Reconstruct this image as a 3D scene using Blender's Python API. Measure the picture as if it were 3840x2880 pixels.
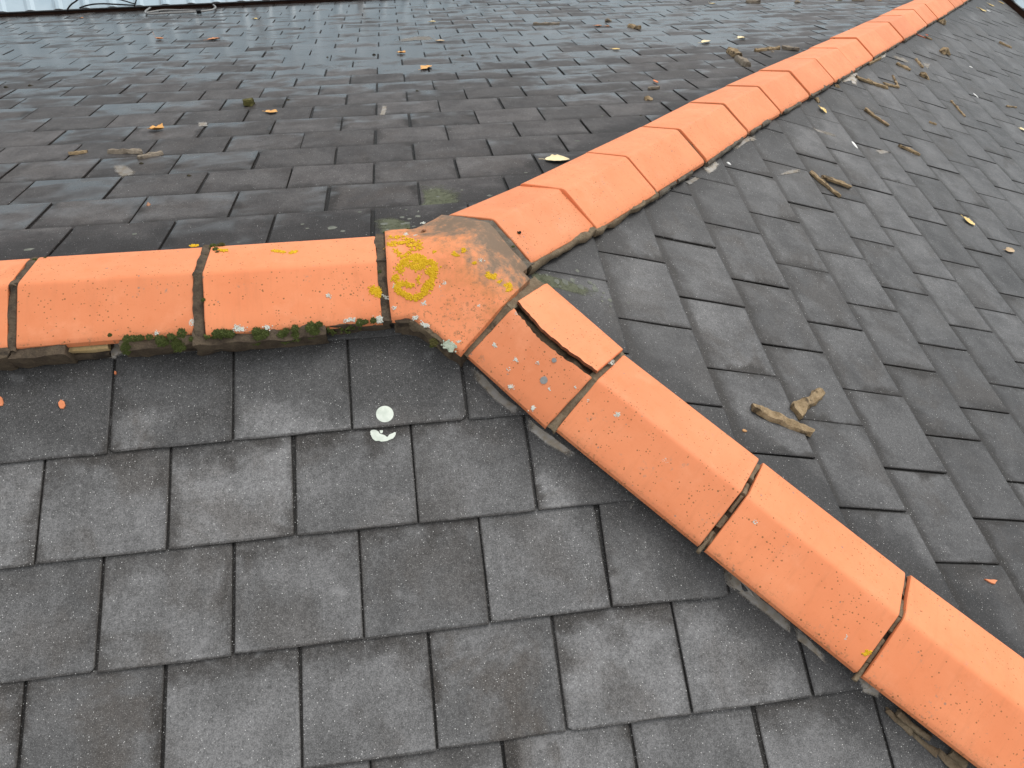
import bpy, bmesh, math, random
from mathutils import Vector as V, Matrix, noise as mn
DATA={'cam':[-0.06558,-1.59747,1.43657],'R':[[0.989672,-0.139689,0.032197],[-0.088254,-0.770714,-0.63104],[0.112964,0.621681,-0.775082]],
'lens':26.6795,'al':0.32876,'ga':0.332682,'h':{'A':-0.03313,'B':0.03032,'C':0.01726},'g':0.25818,'off':[-0.8621,0.1877,-0.1817,0.9238,0.1948,0.7917],
'W':0.1677,'ph':0.37274,'tiles':{'R2':[[-0.1656,-0.0167,0.047],[-0.9991,-0.0296,0.03],[0.0265,-0.9948,-0.0988],[0.0327,-0.0979,0.9947],0.4502],'R1':[[-0.6437,-0.0124,0.0489],
[-0.9995,-0.025,0.0203],[0.0233,-0.9966,-0.0796],[0.0222,-0.079,0.9966],0.4298],'R0':[[-1.0953,-0.0237,0.0581],[-0.9995,-0.025,0.0203],[0.0233,-0.9966,-0.0796],
[0.0222,-0.079,0.9966],0.45],'H1':[[0.1822,-0.1873,0.0017],[0.6428,-0.7227,-0.2538],[-0.7606,-0.6414,-0.1],[0.0905,-0.2574,0.9621],0.2745],'H2':[[0.3812,-0.3908,-0.0794],
[0.6867,-0.6909,-0.2261],[-0.7181,-0.693,-0.0634],[0.1129,-0.2059,0.972],0.4551],'H3':[[0.7044,-0.7208,-0.1845],[0.6917,-0.6768,-0.2519],[-0.7086,-0.7034,-0.0557],
[0.1395,-0.217,0.9662],0.4452],'H4':[[1.0209,-1.0323,-0.296],[0.7033,-0.6747,-0.2239],[-0.7024,-0.708,-0.0729],[0.1094,-0.2085,0.9719],0.45],'G1':[[0.1714,0.141,0.0368],
[0.6873,0.6809,-0.253],[0.6966,-0.7165,-0.0361],[0.2059,0.1514,0.9668],0.3737],'G2':[[0.43,0.3781,-0.0518],[0.6853,0.6922,-0.2261],[0.6935,-0.7151,-0.0874],[0.2222,0.0969,0.9702],
0.433],'G3':[[0.7259,0.6802,-0.1512],[0.6775,0.6968,-0.2356],[0.6996,-0.7093,-0.0861],[0.2271,0.1065,0.968],0.4547],'G4':[[1.0412,1.0014,-0.2614],[0.6641,0.7111,-0.2308],
[0.7126,-0.6955,-0.0922],[0.2261,0.1033,0.9686],0.4969],'G5':[[1.3779,1.3695,-0.3834],[0.6867,0.6879,-0.2349],[0.6943,-0.7164,-0.068],[0.2151,0.1164,0.9696],0.445],
'G6':[[1.6895,1.685,-0.4926],[0.6944,0.6815,-0.2309],[0.6855,-0.7241,-0.0758],[0.2189,0.1056,0.97],0.4545],'Rm1':[[-1.5651,-0.0355,0.0676],[-0.9995,-0.025,0.0203],
[0.0233,-0.9966,-0.0796],[0.0222,-0.079,0.9966],0.45],'Rm2':[[-2.0349,-0.0473,0.0771],[-0.9995,-0.025,0.0203],[0.0233,-0.9966,-0.0796],[0.0222,-0.079,0.9966],0.45],
'H5':[[1.3515,-1.3494,-0.4012],[0.7033,-0.6747,-0.2239],[-0.7024,-0.708,-0.0729],[0.1094,-0.2085,0.9719],0.45],'H6':[[1.6821,-1.6665,-0.5064],[0.7033,-0.6747,-0.2239],
[-0.7024,-0.708,-0.0729],[0.1094,-0.2085,0.9719],0.45],'G7':[[2.0065,1.9972,-0.5952],[0.6827,0.6915,-0.2359],[0.6855,-0.7241,-0.0758],[0.2189,0.1056,0.97],0.452],
'G8':[[2.3212,2.3103,-0.7063],[0.6827,0.6915,-0.2359],[0.6855,-0.7241,-0.0758],[0.2189,0.1056,0.97],0.452],'G9':[[2.6306,2.6299,-0.8173],[0.6827,0.6915,-0.2359],
[0.6855,-0.7241,-0.0758],[0.2189,0.1056,0.97],0.452],'G10':[[2.9444,2.9461,-0.9188],[0.6827,0.6915,-0.2359],[0.6855,-0.7241,-0.0758],[0.2189,0.1056,0.97],0.452],
'G11':[[3.2565,3.2626,-1.0327],[0.6827,0.6915,-0.2359],[0.6855,-0.7241,-0.0758],[0.2189,0.1056,0.97],0.452],'G12':[[3.5724,3.5738,-1.1353],[0.6827,0.6915,-0.2359],
[0.6855,-0.7241,-0.0758],[0.2189,0.1056,0.97],0.452],'G13':[[3.8793,3.8919,-1.2467],[0.6827,0.6915,-0.2359],[0.6855,-0.7241,-0.0758],[0.2189,0.1056,0.97],0.452],
'G14':[[4.1906,4.2105,-1.3534],[0.6827,0.6915,-0.2359],[0.6855,-0.7241,-0.0758],[0.2189,0.1056,0.97],0.452],'G15':[[4.5069,4.5221,-1.461],[0.6827,0.6915,-0.2359],
[0.6855,-0.7241,-0.0758],[0.2189,0.1056,0.97],0.452],'G16':[[4.8142,4.8433,-1.573],[0.6827,0.6915,-0.2359],[0.6855,-0.7241,-0.0758],[0.2189,0.1056,0.97],0.452],
'G17':[[5.1273,5.1582,-1.6795],[0.6827,0.6915,-0.2359],[0.6855,-0.7241,-0.0758],[0.2189,0.1056,0.97],0.452],'G18':[[5.442,5.4742,-1.7824],[0.6827,0.6915,-0.2359],
[0.6855,-0.7241,-0.0758],[0.2189,0.1056,0.97],0.452],'G19':[[5.7539,5.7879,-1.8938],[0.6827,0.6915,-0.2359],[0.6855,-0.7241,-0.0758],[0.2189,0.1056,0.97],0.452],
'G20':[[6.0636,6.1073,-1.9983],[0.6827,0.6915,-0.2359],[0.6855,-0.7241,-0.0758],[0.2189,0.1056,0.97],0.452],'G21':[[6.3746,6.4207,-2.1094],[0.6827,0.6915,-0.2359],
[0.6855,-0.7241,-0.0758],[0.2189,0.1056,0.97],0.452],'G22':[[6.6869,6.7374,-2.2159],[0.6827,0.6915,-0.2359],[0.6855,-0.7241,-0.0758],[0.2189,0.1056,0.97],
0.452]},'J':[[[-0.11307,-0.49645,0.86067],0.07474],[[-0.09798,0.30663,0.94677],0.06244],[[0.44932,-0.07436,0.89027],0.10193]],'outline':[[-0.1427,0.1522],[-0.1407,0.0446],
[-0.1396,-0.0293],[-0.1419,-0.0709],[-0.1414,-0.1106],[-0.1408,-0.1418],[-0.1397,-0.1678],[-0.1262,-0.1713],[-0.1101,-0.1723],[-0.0939,-0.1727],[-0.0804,-0.1768],[-0.0655,-0.1893],
[-0.0438,-0.2039],[-0.0227,-0.2225],[-0.0018,-0.243],[0.0192,-0.2624],[0.0338,-0.2758],[0.0541,-0.2586],[0.0918,-0.2306],[0.1172,-0.2109],[0.1428,-0.1901],[0.1684,-0.1703],
[0.1969,-0.1362],[0.221,-0.105],[0.2476,-0.0689],[0.238,-0.0582],[0.2305,-0.0499],[0.2452,-0.0307],[0.246,-0.0221],[0.2314,-0.0017],[0.2077,0.0267],[0.189,0.0558],[0.1712,0.0925],
[0.1589,0.1147],[0.1549,0.1231],[0.1337,0.1346],[0.1009,0.1573],[0.063,0.1888],[0.0264,0.2135],[0.0014,0.1858],[-0.0252,0.1628],[-0.0514,0.1403],[-0.0666,0.1364],[-0.0838,0.1461],
[-0.1088,0.1504],[-0.1288,0.1566]],'MOSS':[[-0.8047,-0.1823,-0.015,0.022],[-0.7885,-0.1821,-0.0146,0.018],[-0.7725,-0.1822,-0.015,0.018],[-0.7498,-0.182,-0.0144,0.014],
[-0.726,-0.1847,-0.0219,0.022],[-0.722,-0.188,-0.0314,0.024],[-0.6987,-0.183,-0.0171,0.016],[-0.6905,-0.1896,-0.036,0.026],[-0.6852,-0.1936,-0.0475,0.028],
[-0.6694,-0.1807,-0.0106,0.022],[-0.8139,-0.1896,-0.0359,0.02],[-0.8133,-0.1928,-0.0451,0.02],[-0.5845,-0.1833,-0.0179,0.02],[-0.5683,-0.1838,-0.0193,0.022],
[-0.5525,-0.1849,-0.0225,0.02],[-0.5481,-0.194,-0.0486,0.014],[-0.4857,-0.1843,-0.021,0.02],[-0.4813,-0.1883,-0.0323,0.026],[-0.4674,-0.1875,-0.0299,0.024],
[-0.4915,-0.1945,-0.0499,0.018],[-0.4251,-0.19,-0.0372,0.022],[-0.4132,-0.1865,-0.0272,0.016],[-0.4171,-0.1942,-0.049,0.022],[-0.3886,-0.1847,-0.022,0.02],
[-0.3887,-0.1918,-0.0422,0.026],[-0.3967,-0.1941,-0.049,0.018],[-0.348,-0.1846,-0.0217,0.026],[-0.3431,-0.1886,-0.0332,0.028],[-0.3485,-0.193,-0.0457,0.02],
[-0.3268,-0.1827,-0.0162,0.018],[-0.2215,-0.1839,-0.0196,0.02],[-0.2077,-0.1836,-0.0189,0.014],[-0.1868,-0.1829,-0.017,0.016],[-0.8421,-0.1774,-0.001,0.01],
[-0.6494,-0.187,-0.0286,0.012],[-0.6296,-0.1966,-0.0561,0.01]],'MOSS2':[[-0.6176,0.1309,0.0152,0.017],[-0.5961,0.1301,0.015,0.02],[-0.606,0.1045,0.0224,0.02],
[-0.6324,0.0824,0.0201,0.014],[-0.6156,-0.0958,0.027,0.014],[-0.1601,-0.0433,0.0332,0.014],[-0.1594,-0.077,0.016,0.013],[-0.5995,0.0874,0.027,0.012],[-0.1444,0.1612,-0.0012,0.008],
[-0.076,0.1541,0.0082,0.013],[0.2165,0.0493,0.0094,0.009],[-0.0335,-0.2382,-0.0549,0.022],[-0.0352,-0.2318,-0.0515,0.018],[-0.0387,-0.2435,-0.0587,0.014],
[-1.0602,0.1271,0.012,0.014],[-1.0842,0.1234,0.0135,0.012]],'GD':[[0.2727,-0.3323,-0.0579,0.0065],[0.241,-0.3725,-0.0871,0.0105]],'SM':[['A',[[-0.9223,0.1708],[-0.897,0.1422],
[-0.8655,0.1398],[-0.8474,0.1397],[-0.8379,0.1785],[-0.8615,0.1883],[-0.8915,0.1856],[-0.9363,0.1849]],0.55],['A',[[0.4486,0.7127],[0.4785,0.725],[0.5114,0.7689],[0.5707,0.8153],
[0.5724,0.8505],[0.5404,0.8513],[0.5064,0.817],[0.4544,0.7804],[0.4198,0.7455]],0.45],['A',[[0.6336,0.8834],[0.653,0.8986],[0.715,0.9823],[0.7789,1.0521],[0.7781,1.0807],
[0.7439,1.048],[0.6901,0.9919],[0.6346,0.9392]],0.38],['A',[[0.7822,1.0567],[0.8065,1.0841],[0.8351,1.1281],[0.834,1.148],[0.8002,1.1077],[0.7783,1.0889]],0.38],
['A',[[0.9075,1.1889],[0.9269,1.1992],[0.9621,1.2311],[0.9457,1.2408],[0.9147,1.2252]],0.5],['A',[[0.0636,0.306],[0.0833,0.3168],[0.1191,0.369],[0.1514,0.4116],[0.1779,0.4315],
[0.1524,0.4377],[0.1079,0.3943],[0.0686,0.3377]],0.32],['A',[[0.1971,0.4593],[0.2243,0.4877],[0.2643,0.5257],[0.2999,0.563],[0.2825,0.5695],[0.2382,0.5357],[0.1988,0.4937]],0.45],
['C',[[0.8831,1.1817],[0.9552,1.2648],[0.9323,1.2756],[0.887,1.2444],[0.8444,1.2005],[0.8568,1.1817]],0.5],['C',[[0.5885,0.8781],[0.6438,0.937],[0.6656,0.9651],[0.6241,0.9308],
[0.5709,0.8769]],0.42],['C',[[1.1181,1.4263],[1.2655,1.5643],[1.285,1.6103],[1.2502,1.6012],[1.1957,1.525],[1.1082,1.4378]],0.4],['C',[[0.7296,1.0425],[0.7947,1.1184],
[0.7878,1.1342],[0.7265,1.068]],0.3],['C',[[0.9925,1.6173],[1.0506,1.6969],[1.0867,1.7737],[1.0603,1.7611],[1.0114,1.6681]],0.32],['C',[[1.5608,2.0792],[1.558,2.1728],
[1.5552,2.2271],[1.5295,2.2073],[1.5373,2.1048]],0.32],['C',[[2.3083,2.6634],[2.5095,2.8661],[2.5584,2.9379],[2.3213,2.7916],[2.3156,2.7598],[2.3688,2.7816],[2.2897,2.6676]],0.55],
['C',[[2.9453,3.3074],[3.0794,3.4359],[3.1032,3.501],[3.0203,3.443],[2.9425,3.3469]],0.6],['C',[[3.2585,3.6376],[3.3099,3.7042],[3.2487,3.6669],[3.2183,3.6133]],0.55],
['C',[[3.0959,3.5565],[3.1445,3.6908],[3.098,3.7231],[3.0476,3.6304],[3.0528,3.5475]],0.3],['C',[[3.1949,3.9015],[3.2233,4.0025],[3.1075,3.9075],[3.11,3.8641]],0.3],
['C',[[1.5228,2.4807],[1.5531,2.5558],[1.5408,2.5871],[1.4913,2.4938]],0.34],['C',[[1.5613,2.1397],[1.5626,2.2003],[1.5434,2.2325],[1.5284,2.1587]],0.3],['B',[[-1.1609,1.0816],
[-1.1149,1.0726],[-1.0565,0.9829],[-1.057,0.9527],[-1.0883,0.929],[-1.1283,0.9969]],0.26],['B',[[-0.9802,1.7393],[-0.944,1.7434],[-0.9235,1.6481],[-0.9589,1.6443]],0.34],
['B',[[-0.1511,1.8959],[-0.1304,1.8795],[-0.1411,1.6987],[-0.166,1.7039],[-0.1587,1.792]],0.34],['B',[[-0.0304,4.0968],[0.1075,4.2009],[0.2501,4.1641],[0.2233,3.9781],
[0.0683,3.9907],[-0.0251,3.9616]],0.22]],'DISC':[['C',0.0035,0.3568,0.0109],['C',0.0074,0.3853,0.0137],['C',0.019,0.4106,0.0101],['C',-0.0039,0.4339,0.0119],
['C',0.0234,0.4685,0.0084],['C',-0.0038,0.4804,0.012],['C',0.0249,0.3283,0.0055],['C',0.0678,0.4366,0.0066],['C',-0.0326,0.592,0.0075],['C',-0.0425,0.5206,0.0083],
['C',-0.0516,0.4924,0.0046],['C',-0.0367,0.4394,0.0041],['C',0.0223,0.3055,0.0036],['C',0.0132,0.4818,0.0065],['C',-0.0141,0.5067,0.0046],['C',-0.0493,0.3862,0.004],
['C',-0.0673,0.517,0.0041],['C',-0.0329,0.4969,0.0037],['C',-0.035,0.4602,0.0032],['C',-0.016,0.363,0.0054],['B',-0.1451,0.2667,0.0127],['B',-0.0906,0.3115,0.0084],
['B',-0.0754,0.2605,0.0098],['B',-0.0405,0.3162,0.0138],['B',-0.0391,0.3517,0.0085],['B',-0.0138,0.2764,0.0076],['B',0.0284,0.3463,0.0156],['B',-0.0918,0.2568,0.0075],
['B',-0.0698,0.2937,0.0076],['B',0.0076,0.3214,0.0062],['B',-0.268,0.23,0.0081],['B',-0.2219,0.3786,0.0062],['B',-0.0772,0.3734,0.0047],['B',-0.0235,0.378,0.0047],
['B',0.0228,0.4144,0.0056],['B',-0.136,0.2187,0.0052],['B',-0.0577,0.2305,0.0067],['B',0.0519,0.3347,0.0054],['B',0.0113,0.5722,0.005],['B',0.0301,0.4944,0.0065],
['B',0.1139,0.5442,0.005],['B',-1.1546,0.246,0.015],['B',-0.8827,0.3116,0.0083],['B',-0.856,1.0655,0.0153],['B',-0.5643,0.1961,0.0063],['B',-0.5784,0.1627,0.0088],
['B',-0.3923,0.3052,0.0066],['B',-0.3023,0.262,0.0158],['B',-0.3756,0.2689,0.0056],['B',0.1849,0.8039,0.0136],['B',0.6284,1.0855,0.013],['B',0.439,0.7601,0.0091],
['B',0.5438,0.9062,0.0095],['B',0.359,0.7075,0.0071],['B',1.1108,2.604,0.0172],['B',1.2569,1.8801,0.0149],['B',0.2001,0.4745,0.009],['B',1.0719,2.291,0.0054],
['B',0.8354,1.4937,0.0067],['B',0.4359,0.7118,0.0045]],
'D':[['mortar','B',-1.3532,1.2917,0.065,0.442,0.0144,'thin mortar flake lying alone left of the long slab on the wet slates',0],
['mortar','B',-1.1633,1.2591,0.1383,-0.265,0.0211,'longest flat mortar slab lying in a puddle on the far slope,left of the ridge',0],
['mortar','B',-1.0526,1.185,0.0969,0.678,0.0179,'mortar piece with its end propped on the long slab in the puddle',0],
['mortar','B',-0.8039,2.067,0.0463,-0.211,0.0416,'mossy green and white stone on the far slope above an orange leaf',1],
['mortar','B',1.1476,4.6043,0.2047,-0.264,0.0232,'straight grey mortar bar near the top of the far slope',0],
['mortar','B',1.6776,4.6822,0.0517,-0.268,0.0347,'grey mortar lump behind the two small leaves at the top',2],
['mortar','B',1.7663,4.2294,0.1432,-1.198,0.0282,'wedge shaped mortar flake right of the two small leaves',0],
['mortar','B',1.2354,2.014,0.0623,0.225,0.017,'curved mortar piece under an orange tile tip,near the hip',0],
['chip','B',1.2871,2.1395,0.0822,-1.551,0.0174,'orange tile tip leaning on a curved mortar piece',0],
['mortar','B',1.1374,1.7726,0.0402,-0.213,0.0274,'pointed mortar lump just above the hip tiles',2],
['mortar','B',3.319,5.62,0.1297,-0.984,0.0411,'large squared mortar lump cut by the top edge of the photo',0],
['mortar','B',3.72,5.5248,0.0551,-0.292,0.0354,'small pointed mortar lump at the top edge,left of the hip',2],
['mortar','B',2.296,3.008,0.2033,0.349,0.027,'long mortar strip lying left of the hip tiles on the far slope',0],
['mortar','B',2.4436,2.9834,0.1098,-0.978,0.0251,'mortar strip with its end under the hip tile edge',0],
['mortar','B',2.2992,2.9248,0.0197,-0.241,0.0156,'tiny mortar crumb in front of the long strip',2],
['mortar','B',2.0317,2.8987,0.2324,-1.721,0.0363,'rough mortar flake,upper of the two touching ones beside the hip',0],
['mortar','B',1.962,2.6059,0.2499,-1.716,0.0344,'rough mortar flake,lower of the two touching ones beside the hip',0],
['mortar','B',4.3051,5.4874,0.1113,-0.296,0.0205,'mortar flake at the very top edge just left of the hip',0],
['leaf','B',-1.8044,4.5112,0.0821,-0.514,0.0185,'pale yellow leaf with its stem up,left of the red leaf',1],
['leaf','B',-1.3912,4.4062,0.11,0.615,0.0229,'flat red orange leaf on the wet far slope',2],
['leaf','B',-1.265,5.6238,0.0484,-0.27,0.0217,'small yellow leaf close to the cables on the far slope',0],
['leaf','B',-0.6704,1.8593,0.0684,-0.209,0.0218,'orange yellow leaf below the mossy stone',3],
['leaf','B',-1.1292,1.6128,0.0668,-0.202,0.0243,'curled orange leaf behind the long mortar slab',3],
['leaf','B',-2.8739,6.1387,0.0395,-0.271,0.0225,'tiny brown leaf scrap near the foot of the metal wall',2],
['leaf','B',0.2558,4.9625,0.06,-0.265,0.0179,'pale dried leaf highest of those right of the cables',0],
['leaf','B',0.2534,3.9114,0.0736,-0.247,0.022,'round yellow leaf with its stem standing up',1],
['leaf','B',-0.0293,3.4394,0.0615,-0.512,0.0202,'orange leaf beside a moss pellet on the far slope',3],
['leaf','B',0.102,2.8762,0.1406,1.233,0.0239,'bent orange yellow leaf over a slate joint',3],
['leaf','B',1.5244,4.3963,0.0603,-0.262,0.0194,'orange brown leaf in front of the grey mortar lump',2],
['leaf','B',1.592,4.3688,0.0384,-0.261,0.0145,'tiny yellow leaf right of the orange brown one',0],
['leaf','B',1.3631,3.2454,0.0561,-0.241,0.0162,'flat yellow leaf by itself below the wedge shaped mortar flake',0],
['leaf','B',0.4968,0.8197,0.0987,-0.055,0.03,'large pale yellow leaf touching the hip tiles',0],
['leaf','B',2.9231,5.6284,0.0639,-0.291,0.0164,'pale leaf with a thin raised stem at the top of the far slope',1],
['leaf','B',2.0345,3.406,0.1199,0.707,0.0198,'pale curled leaf,left one of the pair beside the hip',0],
['leaf','B',2.3206,3.4792,0.0727,0.307,0.0352,'pale yellow folded leaf,right one of the pair beside the hip',0],
['leaf','B',4.1649,5.5733,0.0619,-0.297,0.0177,'pale leaf at the top edge of the far slope near the hip',0],
['leaf','B',4.5048,5.455,0.0554,-0.297,0.0146,'orange leaf at the top edge against the hip tiles',2],
['pellet','B',-2.2232,2.8214,0.0252,-0.22,0.0086,'leftmost dark moss pellet at the left edge of the far slope',0],
['pellet','B',-2.1028,2.8383,0.0253,-0.219,0.0086,'larger dark moss pellet second from the left edge',0],
['pellet','B',-0.844,0.8843,0.016,-0.189,0.0056,'dark moss pellet on the slate right of the mortar slabs',0],
['pellet','B',-1.0618,1.0893,0.0169,-0.19,0.0059,'dark moss pellet just below the two mortar slabs',0],
['pellet','B',-0.6196,2.13,0.0222,-0.213,0.0078,'dark moss pellet stuck at a joint right of the mossy stone',0],
['pellet','B',-0.9076,0.5766,0.0114,-0.185,0.0101,'small brown berry caught in a slate joint above the ridge',1],
['pellet','B',-0.2074,3.4326,0.0247,-0.237,0.0091,'dark moss pellet left of the orange leaf',0],
['pellet','B',0.3566,3.247,0.024,-0.236,0.0089,'dark moss pellet right of the orange leaf and the bent leaf',0],
['pellet','B',0.0276,2.2015,0.0196,-0.216,0.0072,'small dark moss pellet in the middle of the far slope',0],
['pellet','B',1.008,1.4604,0.0166,-0.213,0.0063,'dark crumb next to the hip tiles on a wet slate',0],
['pellet','B',-0.9112,3.8904,0.0155,-0.24,0.0075,'dark moss pellet at a joint left of the red leaf row',0],
['pellet','B',-0.5034,3.4088,0.0158,-0.236,0.0063,'dark moss pellet above the centre joint of the far slope',0],
['pellet','B',-0.806,4.8802,0.02,-0.258,0.0078,'highest dark pellet,near the cables',0],
['mortar','C',2.4395,2.9808,0.2496,1.599,0.0351,'long mortar stick lying right under the hip tiles on the hip slope',0],
['mortar','C',2.5284,3.2682,0.2761,0.851,0.0246,'V shaped mortar piece right of the long stick',3],
['mortar','C',2.932,3.55,0.1078,1.935,0.0314,'mortar stick with a reddish face below the hip',0],
['mortar','C',3.1293,3.8227,0.1316,-3.009,0.0275,'bent mortar stick right of the reddish faced one',0],
['mortar','C',2.9054,3.732,0.0716,1.986,0.0507,'flat squarish mortar slab in the middle of the scatter',2],
['mortar','C',3.5924,4.405,0.1123,1.245,0.0386,'oval flat mortar pebble on the upper hip slope',2],
['mortar','C',4.5497,5.835,0.1397,1.733,0.034,'mortar stick with a dark end near the right edge,upper one',0],
['mortar','C',1.9324,2.7252,0.1636,2.405,0.0341,'mortar stick with an orange tile splinter stuck to its lower end',4],
['mortar','C',2.1277,3.2942,0.059,1.642,0.02,'short tan mortar stub alone on the hip slope',0],
['mortar','C',2.5201,3.7853,0.1971,-3.091,0.0219,'slim steep mortar stick among the white droppings',0],
['mortar','C',2.935,4.6286,0.1534,1.226,0.0216,'small tan mortar stick near the right edge,lower one',0],
['mortar','C',1.6376,2.7908,0.1341,1.867,0.0299,'dark mortar stick lying by itself below the tan stub',0],
['mortar','C',1.0176,1.8868,0.1765,2.566,0.0304,'mortar stick,lower of the two crossed ones',0],
['mortar','C',1.0578,1.9668,0.1568,1.703,0.033,'mortar stick,upper of the two crossed ones',0],
['mortar','C',-0.4314,0.9841,0.1986,1.929,0.0417,'large sandy mortar stick nearest to the camera,beside the hip tiles',0],
['mortar','C',-0.3379,1.1183,0.1787,1.039,0.0419,'angular folded mortar piece next to the large sandy stick',5],
['chip','C',-0.4807,0.8368,0.0164,1.656,0.01,'tiny tan chip between the hip tile and the large mortar stick',0],
['chip','C',3.8082,4.2962,0.1193,1.56,0.0206,'red tile splinter lying under the far hip tiles',0],
['mortar','C',3.8174,4.3695,0.0736,1.559,0.0239,'pale mortar stub touching the red tile splinter',0],
['chip','C',3.9106,4.4145,0.0829,1.111,0.021,'small dark red tile crumb above the pale stub',0],
['mortar','C',4.4366,4.9464,0.1061,1.017,0.0296,'small pointed stone on the upper hip slope',2],
['mortar','C',6.353,7.552,0.1532,1.138,0.0527,'brown mortar lump at the right edge near the top corner',2],
['mortar','C',2.1887,2.5724,0.0412,1.491,0.0254,'tan mortar cube against the hip tile edge',2],
['mortar','C',2.8446,3.2377,0.2802,0.846,0.034,'dark broken bedding block at the foot of the hip tiles',0],
['mortar','C',1.9032,2.2816,0.0441,3.117,0.0217,'small oval stone close to a hip tile joint',2],
['leaf','C',1.7944,2.2641,0.0585,2.673,0.0279,'yellow leaf on the hip slope nearest the hip tiles',0],
['leaf','C',5.5246,6.2603,0.1112,1.623,0.038,'yellow leaf,lowest of the three in the top right corner',0],
['leaf','C',5.9034,6.6808,0.0933,1.606,0.0299,'yellow leaf,middle of the three in the top right corner',0],
['leaf','C',6.2462,7.1114,0.0811,1.592,0.0278,'yellow leaf,highest of the three in the top right corner',0],
['leaf','C',2.5646,4.4462,0.0709,1.337,0.0302,'pale yellow leaf at the right edge',0],
['leaf','C',1.0338,2.8033,0.0728,2.491,0.0397,'large bright yellow leaf in two lobes on the hip slope',0],
['leaf','C',0.8719,2.9738,0.0903,1.23,0.0302,'tan dead leaf near the right edge',2],
['dropping','C',0.9744,1.3447,0.0219,2.201,0.0143,'white bird dropping next to the hip tiles',0],
['dropping','C',1.5098,2.3276,0.0718,3.123,0.0205,'largest white elongated bird dropping at a slate joint',0],
['dropping','C',3.5116,4.6262,0.0399,1.717,0.0169,'white bird dropping,upper one above the slim mortar stick',0],
['dropping','C',2.921,4.246,0.0601,2.908,0.0177,'white elongated bird dropping right of the slim mortar stick',0],
['dropping','C',5.6188,6.4222,0.0528,1.618,0.0225,'small white bird dropping beside the lowest corner leaf',0],
['chip','C',-0.91,1.4869,0.0494,1.577,0.0147,'triangular orange tile chip on the slates near the right edge',1],
['chip','A',-0.9831,0.3074,0.0279,1.288,0.0169,'orange tile chip on the front slates below the ridge',2],
['chip','A',-1.1306,0.2842,0.032,1.305,0.0137,'orange tile chip cut by the left edge of the photo',2],
['chip','A',-0.858,0.231,0.0112,1.517,0.0038,'tiny orange chip stuck in the joint below the ridge',2]],'YL':[[-0.095,-0.022,0.062],[-0.058,0.003,0.059],[-0.054,0.036,0.049],
[-0.047,0.027,0.052],[-0.123,0.037,0.041],[-0.108,-0.007,0.057],[-0.116,0.032,0.043],[-0.112,0.093,0.024],[-0.082,0.065,0.036],[-0.093,-0.021,0.062],[-0.112,0.09,0.025],
[-0.052,-0.005,0.062],[-0.066,-0.001,0.059],[-0.081,0.066,0.036],[-0.045,0.0,0.061],[-0.051,0.004,0.059],[-0.129,0.049,0.037],[-0.1,0.095,0.025],[-0.104,-0.019,0.061],
[-0.098,-0.022,0.061],[-0.073,0.051,0.042],[-0.11,0.006,0.053],[-0.13,0.09,0.023],[-0.122,0.034,0.042],[-0.117,0.01,0.051],[-0.074,-0.001,0.059],[-0.046,-0.002,0.062],
[-0.134,0.059,0.033],[-0.078,-0.011,0.062],[-0.105,-0.016,0.06],[-0.079,0.064,0.037],[-0.056,0.006,0.058],[-0.09,-0.02,0.063],[-0.104,-0.022,0.06],[-0.108,-0.021,0.061],
[-0.113,0.09,0.025],[-0.064,0.056,0.041],[-0.075,-0.009,0.061],[-0.065,0.046,0.044],[-0.047,0.015,0.056],[-0.077,-0.005,0.06],[-0.08,-0.022,0.064],[-0.128,0.104,0.019],
[-0.048,0.003,0.06],[-0.133,0.046,0.037],[-0.07,0.051,0.042],[-0.122,0.101,0.021],[-0.105,0.095,0.024],[-0.118,0.033,0.043],[-0.121,0.04,0.041],[-0.111,0.007,0.052],
[-0.081,0.072,0.034],[-0.125,0.051,0.037],[-0.129,0.044,0.038],[-0.069,0.058,0.04],[-0.044,0.003,0.06],[-0.073,0.054,0.041],[-0.05,0.047,0.046],[-0.129,0.058,0.034],
[-0.094,-0.024,0.061],[-0.127,0.05,0.037],[-0.078,0.053,0.041],[-0.089,0.085,0.029],[-0.114,0.002,0.053],[-0.06,0.046,0.045],[-0.111,-0.003,0.056],[-0.143,0.058,0.032],
[-0.064,-0.002,0.06],[-0.124,0.089,0.024],[-0.087,-0.022,0.062],[-0.109,0.08,0.029],[-0.105,-0.011,0.059],[-0.047,0.038,0.049],[-0.117,0.042,0.04],[-0.095,-0.018,0.062],
[-0.116,0.005,0.052],[-0.105,-0.014,0.06],[-0.086,-0.023,0.062],[-0.062,0.04,0.047],[-0.058,0.008,0.057],[-0.106,-0.005,0.057],[-0.101,-0.02,0.062],[-0.089,-0.022,0.063],
[-0.118,0.087,0.025],[-0.055,-0.009,0.063],[-0.047,0.008,0.058],[-0.041,0.025,0.053],[-0.106,-0.015,0.06],[-0.087,-0.024,0.061],[-0.118,0.013,0.049],[-0.073,0.061,0.039],
[-0.061,-0.008,0.062],[-0.103,0.083,0.028],[-0.049,-0.005,0.062],[-0.122,0.034,0.042],[-0.127,0.098,0.021],[-0.076,0.055,0.04],[-0.046,0.026,0.053],[-0.111,0.081,0.028],
[-0.11,-0.004,0.056],[-0.112,0.09,0.025],[-0.051,0.005,0.059],[-0.087,-0.021,0.063],[-0.073,0.004,0.057],[-0.122,0.093,0.023],[-0.117,0.035,0.042],[-0.066,0.003,0.058],
[-0.065,0.042,0.046],[-0.094,0.09,0.027],[-0.131,0.101,0.02],[-0.122,0.038,0.041],[-0.073,-0.004,0.06],[-0.054,-0.002,0.061],[-0.122,0.038,0.041],[-0.125,0.102,0.02],
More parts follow.
